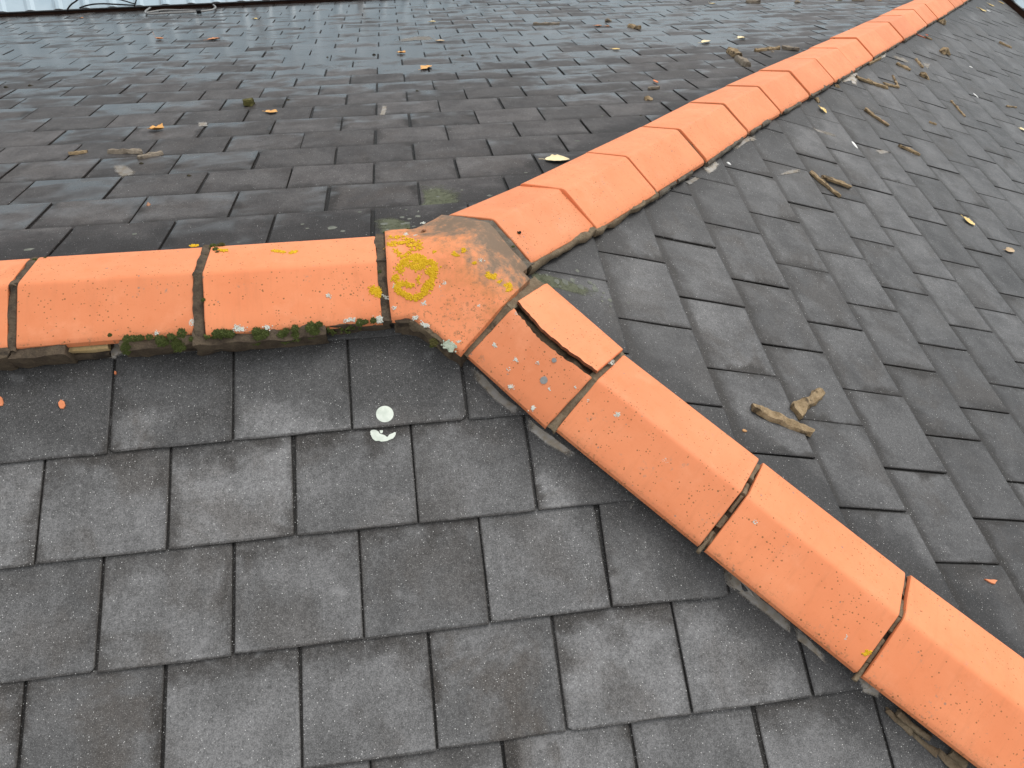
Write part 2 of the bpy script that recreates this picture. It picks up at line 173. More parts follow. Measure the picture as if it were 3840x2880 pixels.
[-0.099,-0.017,0.061],[-0.069,0.002,0.058],[-0.096,-0.017,0.061],[-0.077,-0.018,0.064],[-0.066,0.043,0.045],[-0.127,0.045,0.038],[-0.09,0.087,0.028],[-0.102,0.086,0.028],
[-0.092,-0.021,0.063],[-0.089,0.07,0.034],[-0.106,-0.013,0.059],[-0.047,0.045,0.047],[-0.073,0.063,0.038],[-0.075,-0.016,0.063],[-0.127,0.044,0.038],[-0.085,0.072,0.034],
[-0.044,0.006,0.059],[-0.066,0.043,0.045],[-0.052,0.004,0.059],[-0.083,-0.018,0.063],[-0.118,0.033,0.043],[-0.083,0.046,0.043],[-0.101,0.051,0.039],[-0.113,0.046,0.04],
[-0.096,0.054,0.039],[-0.094,0.045,0.042],[-0.112,0.052,0.037],[-0.088,0.053,0.04],[-0.099,0.049,0.04],[-0.117,0.059,0.035],[-0.102,0.052,0.038],[-0.105,0.048,0.039],
[-0.089,0.041,0.043],[-0.079,0.038,0.045],[-0.095,0.039,0.044],[-0.095,0.052,0.039],[-0.105,0.047,0.04],[-0.099,0.046,0.041],[-0.111,0.051,0.038],[-0.118,0.056,0.035],
[-0.101,0.049,0.04],[-0.102,0.04,0.042],[-0.095,0.042,0.043],[-0.082,0.05,0.041],[-0.081,0.051,0.041],[-0.115,0.053,0.037],[-0.115,0.059,0.035],[-0.097,0.045,0.041],
[-0.082,0.043,0.043],[-0.088,0.051,0.04],[-0.085,0.044,0.043],[-0.1,0.052,0.039],[-0.1,0.043,0.042],[-0.108,0.05,0.039],[-0.081,0.051,0.041],[-0.101,0.054,0.038],
[-0.102,0.053,0.038],[-0.117,0.048,0.038],[-0.079,0.038,0.046],[-0.114,0.056,0.036],[-0.109,0.054,0.037],[-0.1,0.04,0.043],[-0.089,0.038,0.044],[-0.092,0.042,0.043],
[-0.086,0.046,0.042],[-0.095,0.039,0.043],[-0.118,0.061,0.034],[-0.096,0.047,0.041],[-0.084,0.043,0.043],[-0.079,0.022,0.051],[-0.069,0.022,0.052],[-0.078,0.021,0.051],
[-0.062,0.025,0.051],[-0.059,0.018,0.054],[-0.084,0.023,0.05],[-0.057,0.028,0.051],[-0.052,0.023,0.053],[-0.075,0.027,0.05],[-0.057,0.019,0.054],[-0.056,0.018,0.054],
[-0.068,0.023,0.052],[-0.058,0.017,0.054],[-0.08,0.028,0.049],[-0.058,0.027,0.051],[-0.065,0.023,0.052],[-0.058,0.017,0.054],[-0.066,0.018,0.053],[-0.058,0.025,0.052],
[-0.06,0.019,0.054],[-0.069,0.023,0.051],[-0.052,0.021,0.054],[-0.048,0.018,0.055],[-0.078,0.025,0.05],[-0.071,0.019,0.052],[-0.066,0.016,0.054],[-0.067,0.022,0.052],
[-0.054,0.024,0.052],[-0.063,0.02,0.053],[-0.06,0.021,0.053],[-0.055,0.023,0.053],[-0.079,0.028,0.049],[-0.07,-0.035,0.057],[-0.113,-0.057,0.039],[-0.097,-0.035,0.054],
[-0.058,-0.031,0.061],[-0.06,-0.039,0.057],[-0.107,-0.061,0.037],[-0.093,-0.042,0.051],[-0.095,-0.051,0.045],[-0.069,-0.036,0.057],[-0.084,-0.031,0.058],[-0.091,-0.047,0.048],
[-0.073,-0.032,0.059],[-0.106,-0.045,0.047],[-0.091,-0.03,0.058],[-0.074,-0.03,0.06],[-0.075,-0.037,0.056],[-0.103,-0.053,0.043],[-0.069,-0.033,0.059],[-0.075,-0.027,0.061],
[-0.102,-0.056,0.041],[-0.11,-0.047,0.045],[-0.107,-0.067,0.034],[-0.097,-0.04,0.051],[-0.078,-0.03,0.059],[-0.108,-0.049,0.044],[-0.083,-0.03,0.059],[-0.07,-0.039,0.055],
[-0.063,-0.032,0.06],[-0.101,-0.058,0.04],[-0.101,-0.063,0.037],[-0.104,-0.046,0.046],[-0.056,-0.031,0.062],[-0.081,-0.031,0.058],[-0.078,-0.033,0.058],[-0.098,-0.037,0.053],
[-0.097,-0.066,0.036],[-0.106,-0.046,0.046],[-0.112,-0.061,0.037],[-0.092,-0.035,0.055],[-0.074,-0.03,0.06],[-0.104,-0.059,0.039],[-0.106,-0.047,0.046],[-0.102,-0.045,0.048],
[-0.106,-0.051,0.044],[-0.073,-0.032,0.059],[-0.104,-0.058,0.04],[-0.074,-0.027,0.061],[-0.111,-0.058,0.039],[-0.085,-0.04,0.053],[-0.09,-0.039,0.052],[-0.063,-0.028,0.063],
[-0.092,-0.045,0.049],[-0.078,-0.035,0.056],[-0.07,-0.029,0.061],[-0.074,-0.037,0.056],[-0.095,-0.048,0.047],[-0.074,-0.033,0.058],[-0.065,-0.03,0.061],[-0.09,-0.045,0.049],
[-0.113,-0.05,0.043],[-0.06,-0.033,0.06],[-0.071,-0.034,0.058],[-0.106,-0.053,0.042],[-0.09,-0.034,0.056],[-0.084,-0.028,0.06],[-0.086,-0.043,0.051],[-0.088,-0.035,0.055],
[-0.069,-0.03,0.06],[-0.107,-0.049,0.044],[-0.067,-0.031,0.06],[-0.067,-0.029,0.061],[-0.083,-0.038,0.054],[-0.099,-0.043,0.049],[-0.113,-0.053,0.041],[-0.089,-0.046,0.049],
[-0.102,-0.061,0.038],[-0.078,-0.033,0.058],[-0.106,-0.055,0.041],[-0.104,-0.063,0.037],[-0.095,-0.049,0.046],[-0.099,-0.056,0.042],[-0.101,-0.062,0.038],[-0.084,-0.037,0.054],
[-0.105,-0.044,0.048],[-0.113,-0.055,0.04],[-0.106,-0.057,0.04],[-0.075,-0.033,0.058],[-0.07,-0.027,0.062],[-0.102,-0.059,0.039],[-0.065,-0.028,0.062],[-0.108,-0.057,0.04],
[-0.083,-0.039,0.053],[-0.104,-0.045,0.047],[-0.056,-0.028,0.064],[-0.069,-0.029,0.061],[-0.1,-0.046,0.048],[-0.104,-0.056,0.041],[-0.091,-0.035,0.054],[-0.105,-0.062,0.037],
[-0.112,-0.053,0.041],[-0.095,-0.033,0.056],[-0.08,-0.032,0.058],[-0.101,-0.045,0.048],[-0.088,-0.039,0.053],[-0.068,-0.032,0.059],[-0.084,-0.041,0.052],[-0.066,-0.032,0.059],
[-0.068,-0.032,0.059],[-0.071,-0.025,0.063],[-0.057,-0.034,0.06],[-0.102,-0.043,0.049],[-0.064,-0.035,0.058],[-0.088,-0.034,0.056],[-0.098,-0.043,0.049],[-0.094,-0.043,0.049],
[-0.107,-0.048,0.045],[-0.103,-0.04,0.051],[-0.07,-0.029,0.061],[-0.106,-0.058,0.039],[-0.104,-0.047,0.046],[-0.105,-0.062,0.037],[-0.093,-0.043,0.05],[-0.104,-0.057,0.041],
[-0.096,-0.064,0.037],[-0.067,-0.025,0.064],[-0.092,-0.036,0.054],[-0.099,-0.056,0.042],[-0.097,-0.034,0.054],[-0.094,-0.04,0.051],[-0.091,-0.04,0.052],[-0.076,-0.025,0.062],
[-0.079,-0.031,0.058],[-0.095,-0.049,0.046],[-0.09,-0.034,0.056],[-0.114,-0.057,0.039],[-0.07,-0.024,0.064],[-0.105,-0.046,0.047],[-0.105,-0.053,0.042],[-0.068,-0.027,0.062],
[-0.074,-0.036,0.056],[-0.059,-0.035,0.059],[-0.093,-0.038,0.053],[-0.066,-0.035,0.058],[-0.085,-0.03,0.059],[-0.077,-0.029,0.06],[-0.094,-0.043,0.049],[-0.064,-0.038,0.057],
[-0.101,-0.036,0.053],[-0.107,-0.063,0.036],[-0.1,-0.053,0.043],[-0.083,-0.033,0.057],[-0.08,-0.033,0.057],[-0.105,-0.05,0.044],[-0.065,-0.029,0.061],[-0.059,-0.029,0.063],
[-0.091,-0.043,0.05],[-0.107,-0.064,0.036],[-0.074,-0.034,0.058],[-0.099,-0.07,0.034],[-0.1,-0.037,0.053],[-0.108,-0.045,0.047],[-0.076,-0.027,0.061],[-0.096,-0.044,0.049],
[-0.104,-0.05,0.044],[-0.089,-0.042,0.051],[-0.07,-0.037,0.056],[-0.062,-0.036,0.058],[-0.099,-0.043,0.049],[-0.09,-0.038,0.053],[-0.101,-0.056,0.041],[-0.091,-0.04,0.052],
[-0.074,-0.035,0.057],[-0.096,-0.038,0.052],[-0.079,-0.032,0.058],[-0.072,-0.029,0.061],[-0.075,-0.032,0.059],[-0.118,-0.114,0.006],[-0.018,-0.07,0.044],[-0.1,-0.122,0.003],
[-0.04,-0.038,0.06],[-0.038,-0.05,0.053],[-0.117,-0.111,0.007],[-0.021,-0.061,0.049],[-0.023,-0.096,0.028],[-0.037,-0.117,0.015],[-0.056,-0.126,0.007],[-0.024,-0.08,0.038],
[-0.041,-0.128,0.007],[-0.018,-0.056,0.052],[-0.052,-0.028,0.064],[-0.074,-0.131,0.002],[-0.091,-0.095,0.02],[-0.105,-0.115,0.006],[-0.113,-0.094,0.018],[-0.013,-0.073,0.043],
[-0.105,-0.114,0.007],[-0.044,-0.054,0.05],[-0.028,-0.101,0.025],[-0.039,-0.054,0.051],[-0.018,-0.089,0.033],[-0.014,-0.076,0.041],[-0.043,-0.048,0.053],[-0.024,-0.05,0.055],
[-0.011,-0.056,0.053],[-0.034,-0.117,0.015],[-0.123,-0.107,0.009],[-0.111,-0.105,0.012],[-0.045,-0.044,0.055],[-0.109,-0.099,0.015],[-0.088,-0.123,0.004],[-0.019,-0.101,0.026],
[-0.02,-0.102,0.025],[-0.056,-0.038,0.057],[-0.048,-0.127,0.007],[-0.114,-0.102,0.013],[-0.013,-0.066,0.047],[-0.028,-0.102,0.025],[-0.008,-0.068,0.047],[-0.046,-0.121,0.011],
[-0.016,-0.07,0.044],[-0.017,-0.097,0.029],[-0.015,-0.089,0.034],[-0.059,-0.034,0.06],[-0.017,-0.079,0.039],[-0.02,-0.062,0.048],[-0.073,-0.132,0.001],[-0.109,-0.109,0.01],
[-0.118,-0.103,0.012],[-0.049,-0.119,0.012],[-0.087,-0.126,0.003],[-0.05,-0.133,0.004],[-0.11,-0.112,0.008],[-0.073,-0.133,0.001],[-0.046,-0.052,0.051],[-0.096,-0.128,0.001],
[-0.016,-0.073,0.043],[-0.066,-0.137,-0.001],[-0.101,-0.117,0.006],[-0.086,-0.128,0.002],[-0.039,-0.055,0.05],[-0.021,-0.077,0.04],[-0.011,-0.075,0.042],[-0.115,-0.092,0.019],
[-0.042,-0.126,0.009],[-0.023,-0.054,0.053],[-0.02,-0.059,0.05],[-0.089,-0.125,0.003],[-0.115,-0.099,0.015],[-0.104,-0.117,0.006],[-0.023,-0.09,0.032],[-0.105,-0.119,0.004],
[-0.118,-0.099,0.014],[-0.011,-0.065,0.048],[-0.096,-0.095,0.02],[-0.025,-0.095,0.029],[-0.062,-0.136,0.0],[-0.03,-0.104,0.023],[-0.023,-0.093,0.03],[-0.029,-0.098,0.027],
[-0.019,-0.052,0.054],[-0.107,-0.091,0.02],[-0.098,-0.117,0.007],[-0.062,-0.133,0.002],[-0.097,-0.095,0.019],[-0.094,-0.126,0.002],[-0.017,-0.098,0.028],[-0.101,-0.096,0.018],
[-0.106,-0.095,0.018],[-0.063,-0.028,0.062],[-0.019,-0.088,0.034],[-0.09,-0.128,0.001],[-0.029,-0.11,0.019],[-0.071,-0.136,-0.001],[-0.037,-0.115,0.016],[-0.042,-0.045,0.055],
[-0.047,-0.046,0.054],[-0.036,-0.042,0.058],[-0.074,-0.136,-0.002],[-0.031,-0.051,0.053],[-0.123,-0.1,0.013],[-0.021,-0.057,0.051],[-0.088,-0.125,0.003],[-0.019,-0.052,0.054],
[-0.016,-0.057,0.052],[-0.023,-0.094,0.03],[-0.029,-0.116,0.016],[-0.101,-0.098,0.017],[-0.056,-0.028,0.063],[-0.091,-0.121,0.005],[-0.045,-0.041,0.057],[-0.097,-0.126,0.001],
[-0.031,-0.053,0.052],[-0.112,-0.091,0.02],[-0.115,-0.09,0.02],[-0.041,-0.115,0.015],[-0.03,-0.057,0.05],[-0.058,-0.033,0.06],[-0.021,-0.087,0.034],[-0.02,-0.076,0.04],
[-0.024,-0.05,0.055],[-0.06,-0.034,0.059],[-0.027,-0.097,0.027],[-0.029,-0.104,0.023],[-0.1,-0.093,0.02],[-0.113,-0.101,0.014],[-0.024,-0.114,0.018],[-0.025,-0.098,0.027],
[-0.098,-0.093,0.02],[-0.032,-0.114,0.017],[-0.112,-0.102,0.013],[-0.113,-0.105,0.011],[-0.07,-0.13,0.003],[-0.095,-0.124,0.003],[-0.052,-0.037,0.059],[-0.099,-0.12,0.005],
[-0.115,-0.1,0.014],[-0.057,-0.13,0.005],[-0.114,-0.107,0.01],[-0.123,-0.102,0.012],[-0.027,-0.108,0.021],[-0.099,-0.094,0.02],[-0.046,-0.121,0.011],[-0.016,-0.065,0.047],
[-0.097,-0.117,0.007],[-0.094,-0.093,0.021],[-0.062,-0.135,0.001],[-0.035,-0.107,0.021],[-0.115,-0.111,0.008],[-0.075,-0.135,-0.001],[-0.022,-0.102,0.025],[-0.012,-0.067,0.046],
[-0.093,-0.087,0.024],[-0.03,-0.111,0.019],[-0.058,-0.128,0.005],[-0.033,-0.113,0.018],[-0.085,-0.132,-0.0],[-0.01,-0.067,0.047],[-0.02,-0.085,0.035],[-0.058,-0.037,0.058],
[-0.041,-0.112,0.017],[-0.024,-0.053,0.053],[-0.029,-0.11,0.02],[-0.011,-0.068,0.046],[-0.032,-0.106,0.021],[-0.043,-0.043,0.056],[-0.105,-0.121,0.003],[-0.023,-0.083,0.036],
[-0.094,-0.122,0.004],[-0.029,-0.052,0.053],[-0.033,-0.048,0.055],[-0.08,-0.13,0.001],[-0.107,-0.114,0.007],[-0.021,-0.091,0.032],[-0.036,-0.049,0.054],[-0.065,-0.124,0.007],
[-0.058,-0.032,0.061],[-0.041,-0.049,0.053],[-0.037,-0.039,0.059],[-0.036,-0.042,0.058],[-0.096,-0.097,0.018],[-0.04,-0.05,0.052],[-0.019,-0.084,0.036],[-0.022,-0.058,0.051],
[-0.012,-0.074,0.042],[-0.031,-0.115,0.017],[-0.108,-0.12,0.003],[-0.01,-0.076,0.042],[-0.012,-0.066,0.047],[-0.019,-0.05,0.055],[-0.073,-0.136,-0.001],[-0.116,-0.101,0.013],
[-0.103,-0.123,0.002],[-0.084,-0.127,0.003],[-0.098,-0.119,0.006],[-0.028,-0.113,0.018],[-0.04,-0.116,0.015],[-0.102,-0.12,0.004],[-0.018,-0.083,0.037],[-0.097,-0.118,0.006],
[-0.017,-0.085,0.035],[-0.026,-0.114,0.018],[-0.053,-0.03,0.063],[-0.033,-0.109,0.02],[-0.04,-0.042,0.057],[-0.042,-0.057,0.049],[-0.075,-0.132,0.001],[-0.038,-0.048,0.054],
[-0.112,-0.092,0.019],[-0.025,-0.052,0.054],[-0.035,-0.049,0.054],[-0.017,-0.061,0.05],[-0.024,-0.06,0.049],[-0.031,-0.102,0.024],[-0.04,-0.115,0.015],[-0.109,-0.094,0.018],
[-0.098,-0.116,0.007],[-0.047,-0.04,0.058],[-0.022,-0.085,0.035],[-0.048,-0.118,0.013],[-0.115,-0.099,0.014],[-0.018,-0.059,0.051],[-0.058,-0.037,0.058],[-0.046,-0.116,0.014],
[-0.107,-0.12,0.004],[-0.046,-0.121,0.011],[-0.104,-0.114,0.007],[-0.028,-0.048,0.056],[-0.042,-0.118,0.013],[-0.05,-0.128,0.006],[-0.064,-0.13,0.004],[-0.045,-0.043,0.056],
[-0.072,-0.136,-0.001],[-0.121,-0.106,0.01],[-0.031,-0.113,0.018],[-0.028,-0.102,0.025],[-0.019,-0.091,0.032],[-0.096,-0.12,0.005],[-0.061,-0.124,0.007],[-0.053,-0.034,0.06],
[-0.038,-0.051,0.052],[-0.009,-0.078,0.041],[-0.008,-0.062,0.05],[-0.09,-0.13,-0.0],[-0.045,-0.046,0.054],[-0.074,-0.13,0.002],[-0.046,-0.128,0.007],[-0.029,-0.05,0.054],
[-0.11,-0.097,0.017],[-0.08,-0.137,-0.002],[-0.095,-0.12,0.005],[-0.019,-0.057,0.051],[-0.04,-0.052,0.052],[-0.109,-0.108,0.01],[-0.097,-0.095,0.019],[-0.074,-0.129,0.003],
[-0.026,-0.087,0.033],[-0.101,-0.095,0.019],[-0.026,-0.105,0.023],[-0.052,-0.133,0.003],[-0.115,-0.116,0.005],[-0.058,-0.128,0.006],[-0.017,-0.07,0.044],[-0.028,-0.113,0.018],
[-0.041,-0.045,0.055],[-0.103,-0.088,0.022],[-0.117,-0.11,0.008],[-0.02,-0.054,0.053],[-0.012,-0.075,0.042],[-0.057,-0.032,0.061],[-0.038,-0.047,0.055],[-0.013,-0.078,0.04],
[-0.107,-0.118,0.004],[-0.047,-0.033,0.062],[-0.025,-0.056,0.051],[-0.022,-0.106,0.023],[-0.05,-0.121,0.01],[-0.047,-0.122,0.01],[-0.019,-0.05,0.055],[-0.046,-0.128,0.007],
[-0.083,-0.123,0.005],[-0.016,-0.08,0.038],[-0.038,-0.055,0.05],[-0.069,-0.137,-0.001],[-0.025,-0.084,0.035],[-0.045,-0.129,0.007],[-0.013,-0.059,0.051],[-0.024,-0.088,0.033],
[-0.062,-0.134,0.002],[-0.015,-0.054,0.054],[-0.036,-0.057,0.049],[-0.041,-0.118,0.013],[-0.112,-0.091,0.02],[-0.025,-0.108,0.021],[-0.118,-0.102,0.013],[-0.038,-0.049,0.053],
[-0.052,-0.126,0.007],[-0.024,-0.094,0.029],[-0.105,-0.092,0.02],[-0.107,-0.095,0.018],[-0.098,-0.123,0.003],[-0.029,-0.053,0.052],[-0.042,-0.046,0.055],[-0.107,-0.094,0.018],
[-0.014,-0.081,0.038],[-0.09,-0.127,0.002],[-0.051,-0.132,0.004],[-0.099,-0.094,0.02],[-0.085,-0.125,0.003],[-0.016,-0.068,0.045],[-0.057,-0.026,0.065],[-0.105,-0.098,0.017],
[-0.112,-0.119,0.003],[-0.019,-0.063,0.048],[-0.04,-0.048,0.054],[-0.045,-0.119,0.012],[-0.034,-0.109,0.019],[-0.019,-0.067,0.045],[-0.03,-0.05,0.054],[-0.074,-0.127,0.004],
[-0.093,-0.126,0.002],[-0.113,-0.102,0.013],[-0.062,-0.135,0.001],[-0.025,-0.087,0.033],[-0.097,-0.097,0.018],[-0.086,-0.13,0.0],[-0.041,-0.051,0.052],[-0.035,-0.056,0.05],
[-0.025,-0.113,0.018],[-0.113,-0.115,0.006],[-0.019,-0.054,0.053],[-0.09,-0.129,0.001],[-0.096,-0.096,0.019],[-0.023,-0.105,0.023],[-0.077,-0.127,0.004],[-0.035,-0.125,0.01],
[-0.041,-0.115,0.015],[-0.065,-0.128,0.005],[-0.07,-0.135,-0.0],[-0.115,-0.107,0.01],[-0.082,-0.13,0.001],[-0.091,-0.129,0.0],[-0.061,-0.126,0.006],[-0.108,-0.112,0.008],
[-0.086,-0.124,0.004],[-0.118,-0.099,0.015],[-0.114,-0.102,0.013],[-0.102,-0.09,0.021],[-0.103,-0.122,0.003],[-0.025,-0.091,0.031],[-0.064,-0.124,0.007],[-0.013,-0.061,0.05],
[-0.038,-0.115,0.015],[-0.022,-0.05,0.055],[-0.015,-0.075,0.042],[-0.095,-0.123,0.003],[-0.016,-0.066,0.047],[-0.042,-0.119,0.013],[-0.011,-0.069,0.046],[-0.059,-0.126,0.007],
[-0.047,-0.051,0.051],[-0.111,-0.093,0.018],[-0.019,-0.079,0.038],[-0.014,-0.062,0.05],[-0.014,-0.087,0.035],[-0.036,-0.039,0.06],[-0.018,-0.089,0.033],[-0.014,-0.094,0.031],
[-0.115,-0.102,0.013],[-0.12,-0.097,0.015],[-0.105,-0.092,0.02],[-0.095,-0.126,0.002],[-0.056,-0.121,0.01],[-0.028,-0.099,0.026],[-0.111,-0.104,0.012],[-0.071,-0.134,0.0],
[-0.108,-0.115,0.007],[-0.024,-0.103,0.024],[-0.12,-0.098,0.014],[-0.046,-0.044,0.056],[-0.054,-0.129,0.005],[-0.043,-0.051,0.052],[-0.043,-0.04,0.058],[-0.026,-0.098,0.027],
[-0.041,-0.119,0.013],[-0.071,-0.128,0.003],[-0.064,-0.032,0.06],[-0.021,-0.086,0.034],[-0.05,-0.12,0.011],[-0.034,-0.115,0.016],[-0.071,-0.13,0.002],[-0.119,-0.094,0.017],
[-0.044,-0.048,0.054],[-0.013,-0.086,0.035],[-0.023,-0.053,0.053],[-0.096,-0.12,0.005],[-0.088,-0.124,0.004],[-0.093,-0.122,0.004],[-0.058,-0.124,0.008],[-0.011,-0.056,0.053],
[-0.113,-0.105,0.012],[-0.018,-0.061,0.049],[-0.006,-0.068,0.047],[-0.083,-0.129,0.002],[-0.041,-0.039,0.059],[-0.021,-0.089,0.033],[-0.014,-0.093,0.032],[-0.05,-0.028,0.064],
[-0.013,-0.053,0.055],[-0.06,-0.131,0.004],[-0.091,-0.126,0.002],[-0.059,-0.025,0.065],[-0.104,-0.116,0.006],[-0.089,-0.123,0.004],[-0.015,-0.078,0.04],[-0.029,-0.115,0.017],
[-0.026,-0.096,0.028],[-0.084,-0.123,0.005],[-0.101,-0.117,0.006],[-0.069,-0.138,-0.002],[-0.018,-0.071,0.044],[-0.023,-0.048,0.056],[-0.007,-0.071,0.045],[-0.046,-0.04,0.058],
[-0.067,-0.132,0.002],[-0.027,-0.098,0.027],[-0.118,-0.106,0.011],[-0.1,-0.098,0.017],[-0.107,-0.09,0.021],[-0.024,-0.097,0.028],[-0.113,-0.105,0.012],[-0.059,-0.126,0.006],
[-0.091,-0.132,-0.001],[-0.1,-0.096,0.018],[-0.042,-0.05,0.053],[-0.036,-0.12,0.013],[-0.052,-0.127,0.007],[-0.048,-0.055,0.049],[-0.044,-0.036,0.06],[-0.11,-0.119,0.004],
[-0.113,-0.099,0.015],[-0.016,-0.093,0.031],[-0.032,-0.108,0.021],[-0.114,-0.096,0.017],[-0.116,-0.112,0.007],[-0.026,-0.047,0.056],[-0.068,-0.127,0.005],[-0.011,-0.066,0.047],
[-0.112,-0.091,0.019],[-0.027,-0.114,0.017],[-0.02,-0.081,0.037],[-0.043,-0.034,0.061],[-0.116,-0.108,0.009],[-0.012,-0.073,0.043],[-0.04,-0.118,0.014],[-0.115,-0.114,0.006],
[-0.045,-0.04,0.058],[-0.045,-0.038,0.059],[-0.026,-0.05,0.055],[-0.012,-0.068,0.046],[-0.115,-0.099,0.015],[-0.019,-0.081,0.037],[-0.11,-0.1,0.015],[-0.111,-0.092,0.019],
[-0.049,-0.126,0.008],[-0.032,-0.05,0.054],[-0.115,-0.093,0.018],[-0.049,-0.031,0.063],[-0.118,-0.097,0.016],[-0.015,-0.096,0.029],[-0.109,-0.094,0.018],[-0.038,-0.046,0.055],
[-0.109,-0.115,0.006],[-0.04,-0.044,0.056],[-0.12,-0.109,0.008],[-0.033,-0.108,0.021],[-0.037,-0.052,0.052],[-0.042,-0.127,0.008],[-0.116,-0.101,0.014],[-0.075,-0.133,0.0],
[-0.042,-0.033,0.062],[-0.023,-0.084,0.035],[-0.021,-0.1,0.027],[-0.043,-0.049,0.053],[-0.028,-0.102,0.025],[-0.045,-0.128,0.007],[-0.038,-0.056,0.05],[-0.017,-0.061,0.049],
[-0.034,-0.052,0.052],[-0.048,-0.124,0.009],[-0.013,-0.067,0.046],[-0.04,-0.049,0.053],[-0.025,-0.056,0.051],[-0.068,-0.058,0.045],[-0.062,-0.066,0.041],[-0.049,-0.066,0.043],
[-0.047,-0.055,0.049],[-0.068,-0.038,0.056],[-0.06,-0.045,0.053],[-0.04,-0.05,0.053],[-0.059,-0.037,0.058],[-0.045,-0.047,0.054],[-0.05,-0.058,0.047],[-0.064,-0.038,0.056],
[-0.073,-0.061,0.042],[-0.051,-0.057,0.047],[-0.061,-0.039,0.056],[-0.053,-0.063,0.044],[-0.05,-0.056,0.048],[-0.067,-0.056,0.046],[-0.047,-0.057,0.048],[-0.082,-0.053,0.045],
[-0.054,-0.045,0.053],[-0.076,-0.056,0.045],[-0.05,-0.043,0.056],[-0.062,-0.06,0.044],[-0.048,-0.052,0.051],[-0.051,-0.054,0.049],[-0.053,-0.056,0.048],[-0.064,-0.043,0.054],
[-0.064,-0.047,0.051],[-0.067,-0.059,0.044],[-0.085,-0.051,0.046],[-0.077,-0.057,0.044],[-0.043,-0.062,0.045],[-0.042,-0.043,0.056],[-0.055,-0.04,0.057],[-0.043,-0.055,0.05],
[-0.072,-0.059,0.043],[-0.048,-0.043,0.056],[-0.05,-0.061,0.045],[-0.063,-0.057,0.046],[-0.068,-0.059,0.044],[-0.05,-0.036,0.059],[-0.046,-0.048,0.053],[-0.042,-0.066,0.043],
[-0.043,-0.059,0.047],[-0.045,-0.051,0.052],[-0.085,-0.053,0.045],[-0.046,-0.053,0.05],[-0.04,-0.051,0.052],[-0.053,-0.042,0.056],[-0.041,-0.061,0.046],[-0.063,-0.038,0.057],
[-0.066,-0.059,0.044],[-0.078,-0.06,0.042],[-0.046,-0.059,0.047],[-0.068,-0.057,0.045],[-0.05,-0.057,0.047],[-0.053,-0.059,0.046],[-0.057,-0.04,0.057],[-0.055,-0.049,0.051],
[-0.057,-0.038,0.058],[-0.054,-0.06,0.045],[-0.054,-0.043,0.055],[-0.04,-0.054,0.051],[-0.053,-0.049,0.052],[-0.066,-0.054,0.047],[-0.045,-0.045,0.055],[-0.036,-0.059,0.048],
[-0.046,-0.047,0.054],[-0.07,-0.054,0.046],[-0.054,-0.057,0.047],[-0.064,-0.062,0.043],[-0.06,-0.064,0.042],[-0.063,-0.062,0.043],[-0.052,-0.065,0.043],[-0.046,-0.053,0.05],
[-0.061,-0.062,0.043],[-0.067,-0.059,0.044],[-0.05,-0.047,0.053],[-0.082,-0.046,0.049],[-0.063,-0.058,0.045],[-0.053,-0.056,0.048],[-0.044,-0.058,0.047],[-0.042,-0.06,0.047],
[-0.067,-0.059,0.044],[-0.04,-0.056,0.05],[-0.056,-0.058,0.046],[-0.046,-0.061,0.046],[-0.058,-0.057,0.046],[-0.055,-0.04,0.057],[-0.055,-0.055,0.048],[-0.044,-0.045,0.055],
[-0.039,-0.063,0.046],[-0.041,-0.057,0.049],[-0.07,-0.053,0.047],[-0.077,-0.049,0.049],[-0.064,-0.057,0.045],[-0.049,-0.052,0.05],[-0.043,-0.053,0.051],[-0.062,-0.035,0.058],
[-0.062,-0.042,0.054],[-0.044,-0.055,0.05],[-0.049,-0.043,0.055],[-0.055,-0.058,0.046],[-0.039,-0.051,0.052],[-0.057,-0.061,0.044],[-0.067,-0.06,0.043],[-0.065,-0.059,0.044],
[-0.065,-0.067,0.04],[-0.047,-0.06,0.046],[-0.064,-0.039,0.056],[-0.055,-0.041,0.056],[-0.066,-0.063,0.042],[-0.078,-0.048,0.049],[-0.045,-0.043,0.056],[-0.049,-0.04,0.057],
[-0.045,-0.057,0.048],[-0.046,-0.059,0.047],[-0.058,-0.037,0.058],[-0.065,-0.043,0.054],[-0.083,-0.05,0.047],[-0.039,-0.058,0.049],[-0.066,-0.065,0.041],[-0.052,-0.058,0.047],
[-0.077,-0.047,0.05],[-0.049,-0.046,0.054],[-0.065,-0.061,0.043],[-0.056,-0.057,0.047],[-0.062,-0.052,0.049],[-0.051,-0.044,0.054],[-0.052,-0.066,0.042],[-0.074,-0.048,0.05],
[-0.041,-0.054,0.05],[-0.066,-0.061,0.043],[-0.06,-0.048,0.052],[-0.075,-0.053,0.047],[-0.075,-0.058,0.044],[-0.053,-0.045,0.054],[-0.051,-0.042,0.056],[-0.064,-0.048,0.051],
[-0.049,-0.037,0.059],[-0.052,-0.052,0.05],[-0.047,-0.047,0.053],[-0.055,-0.063,0.043],[-0.053,-0.05,0.051],[-0.072,-0.059,0.043],[-0.052,-0.047,0.053],[-0.053,-0.061,0.045],
[-0.053,-0.045,0.054],[-0.066,-0.062,0.042],[-0.055,-0.044,0.054],[-0.068,-0.055,0.046],[-0.046,-0.047,0.054],[-0.071,-0.054,0.046],[-0.052,-0.062,0.044],[-0.054,-0.043,0.055],
[-0.057,-0.053,0.049],[-0.055,-0.039,0.057],[-0.059,-0.037,0.058],[-0.052,-0.063,0.044],[-0.063,-0.046,0.052],[-0.057,-0.057,0.046],[-0.066,-0.057,0.045],[-0.073,-0.053,0.047],
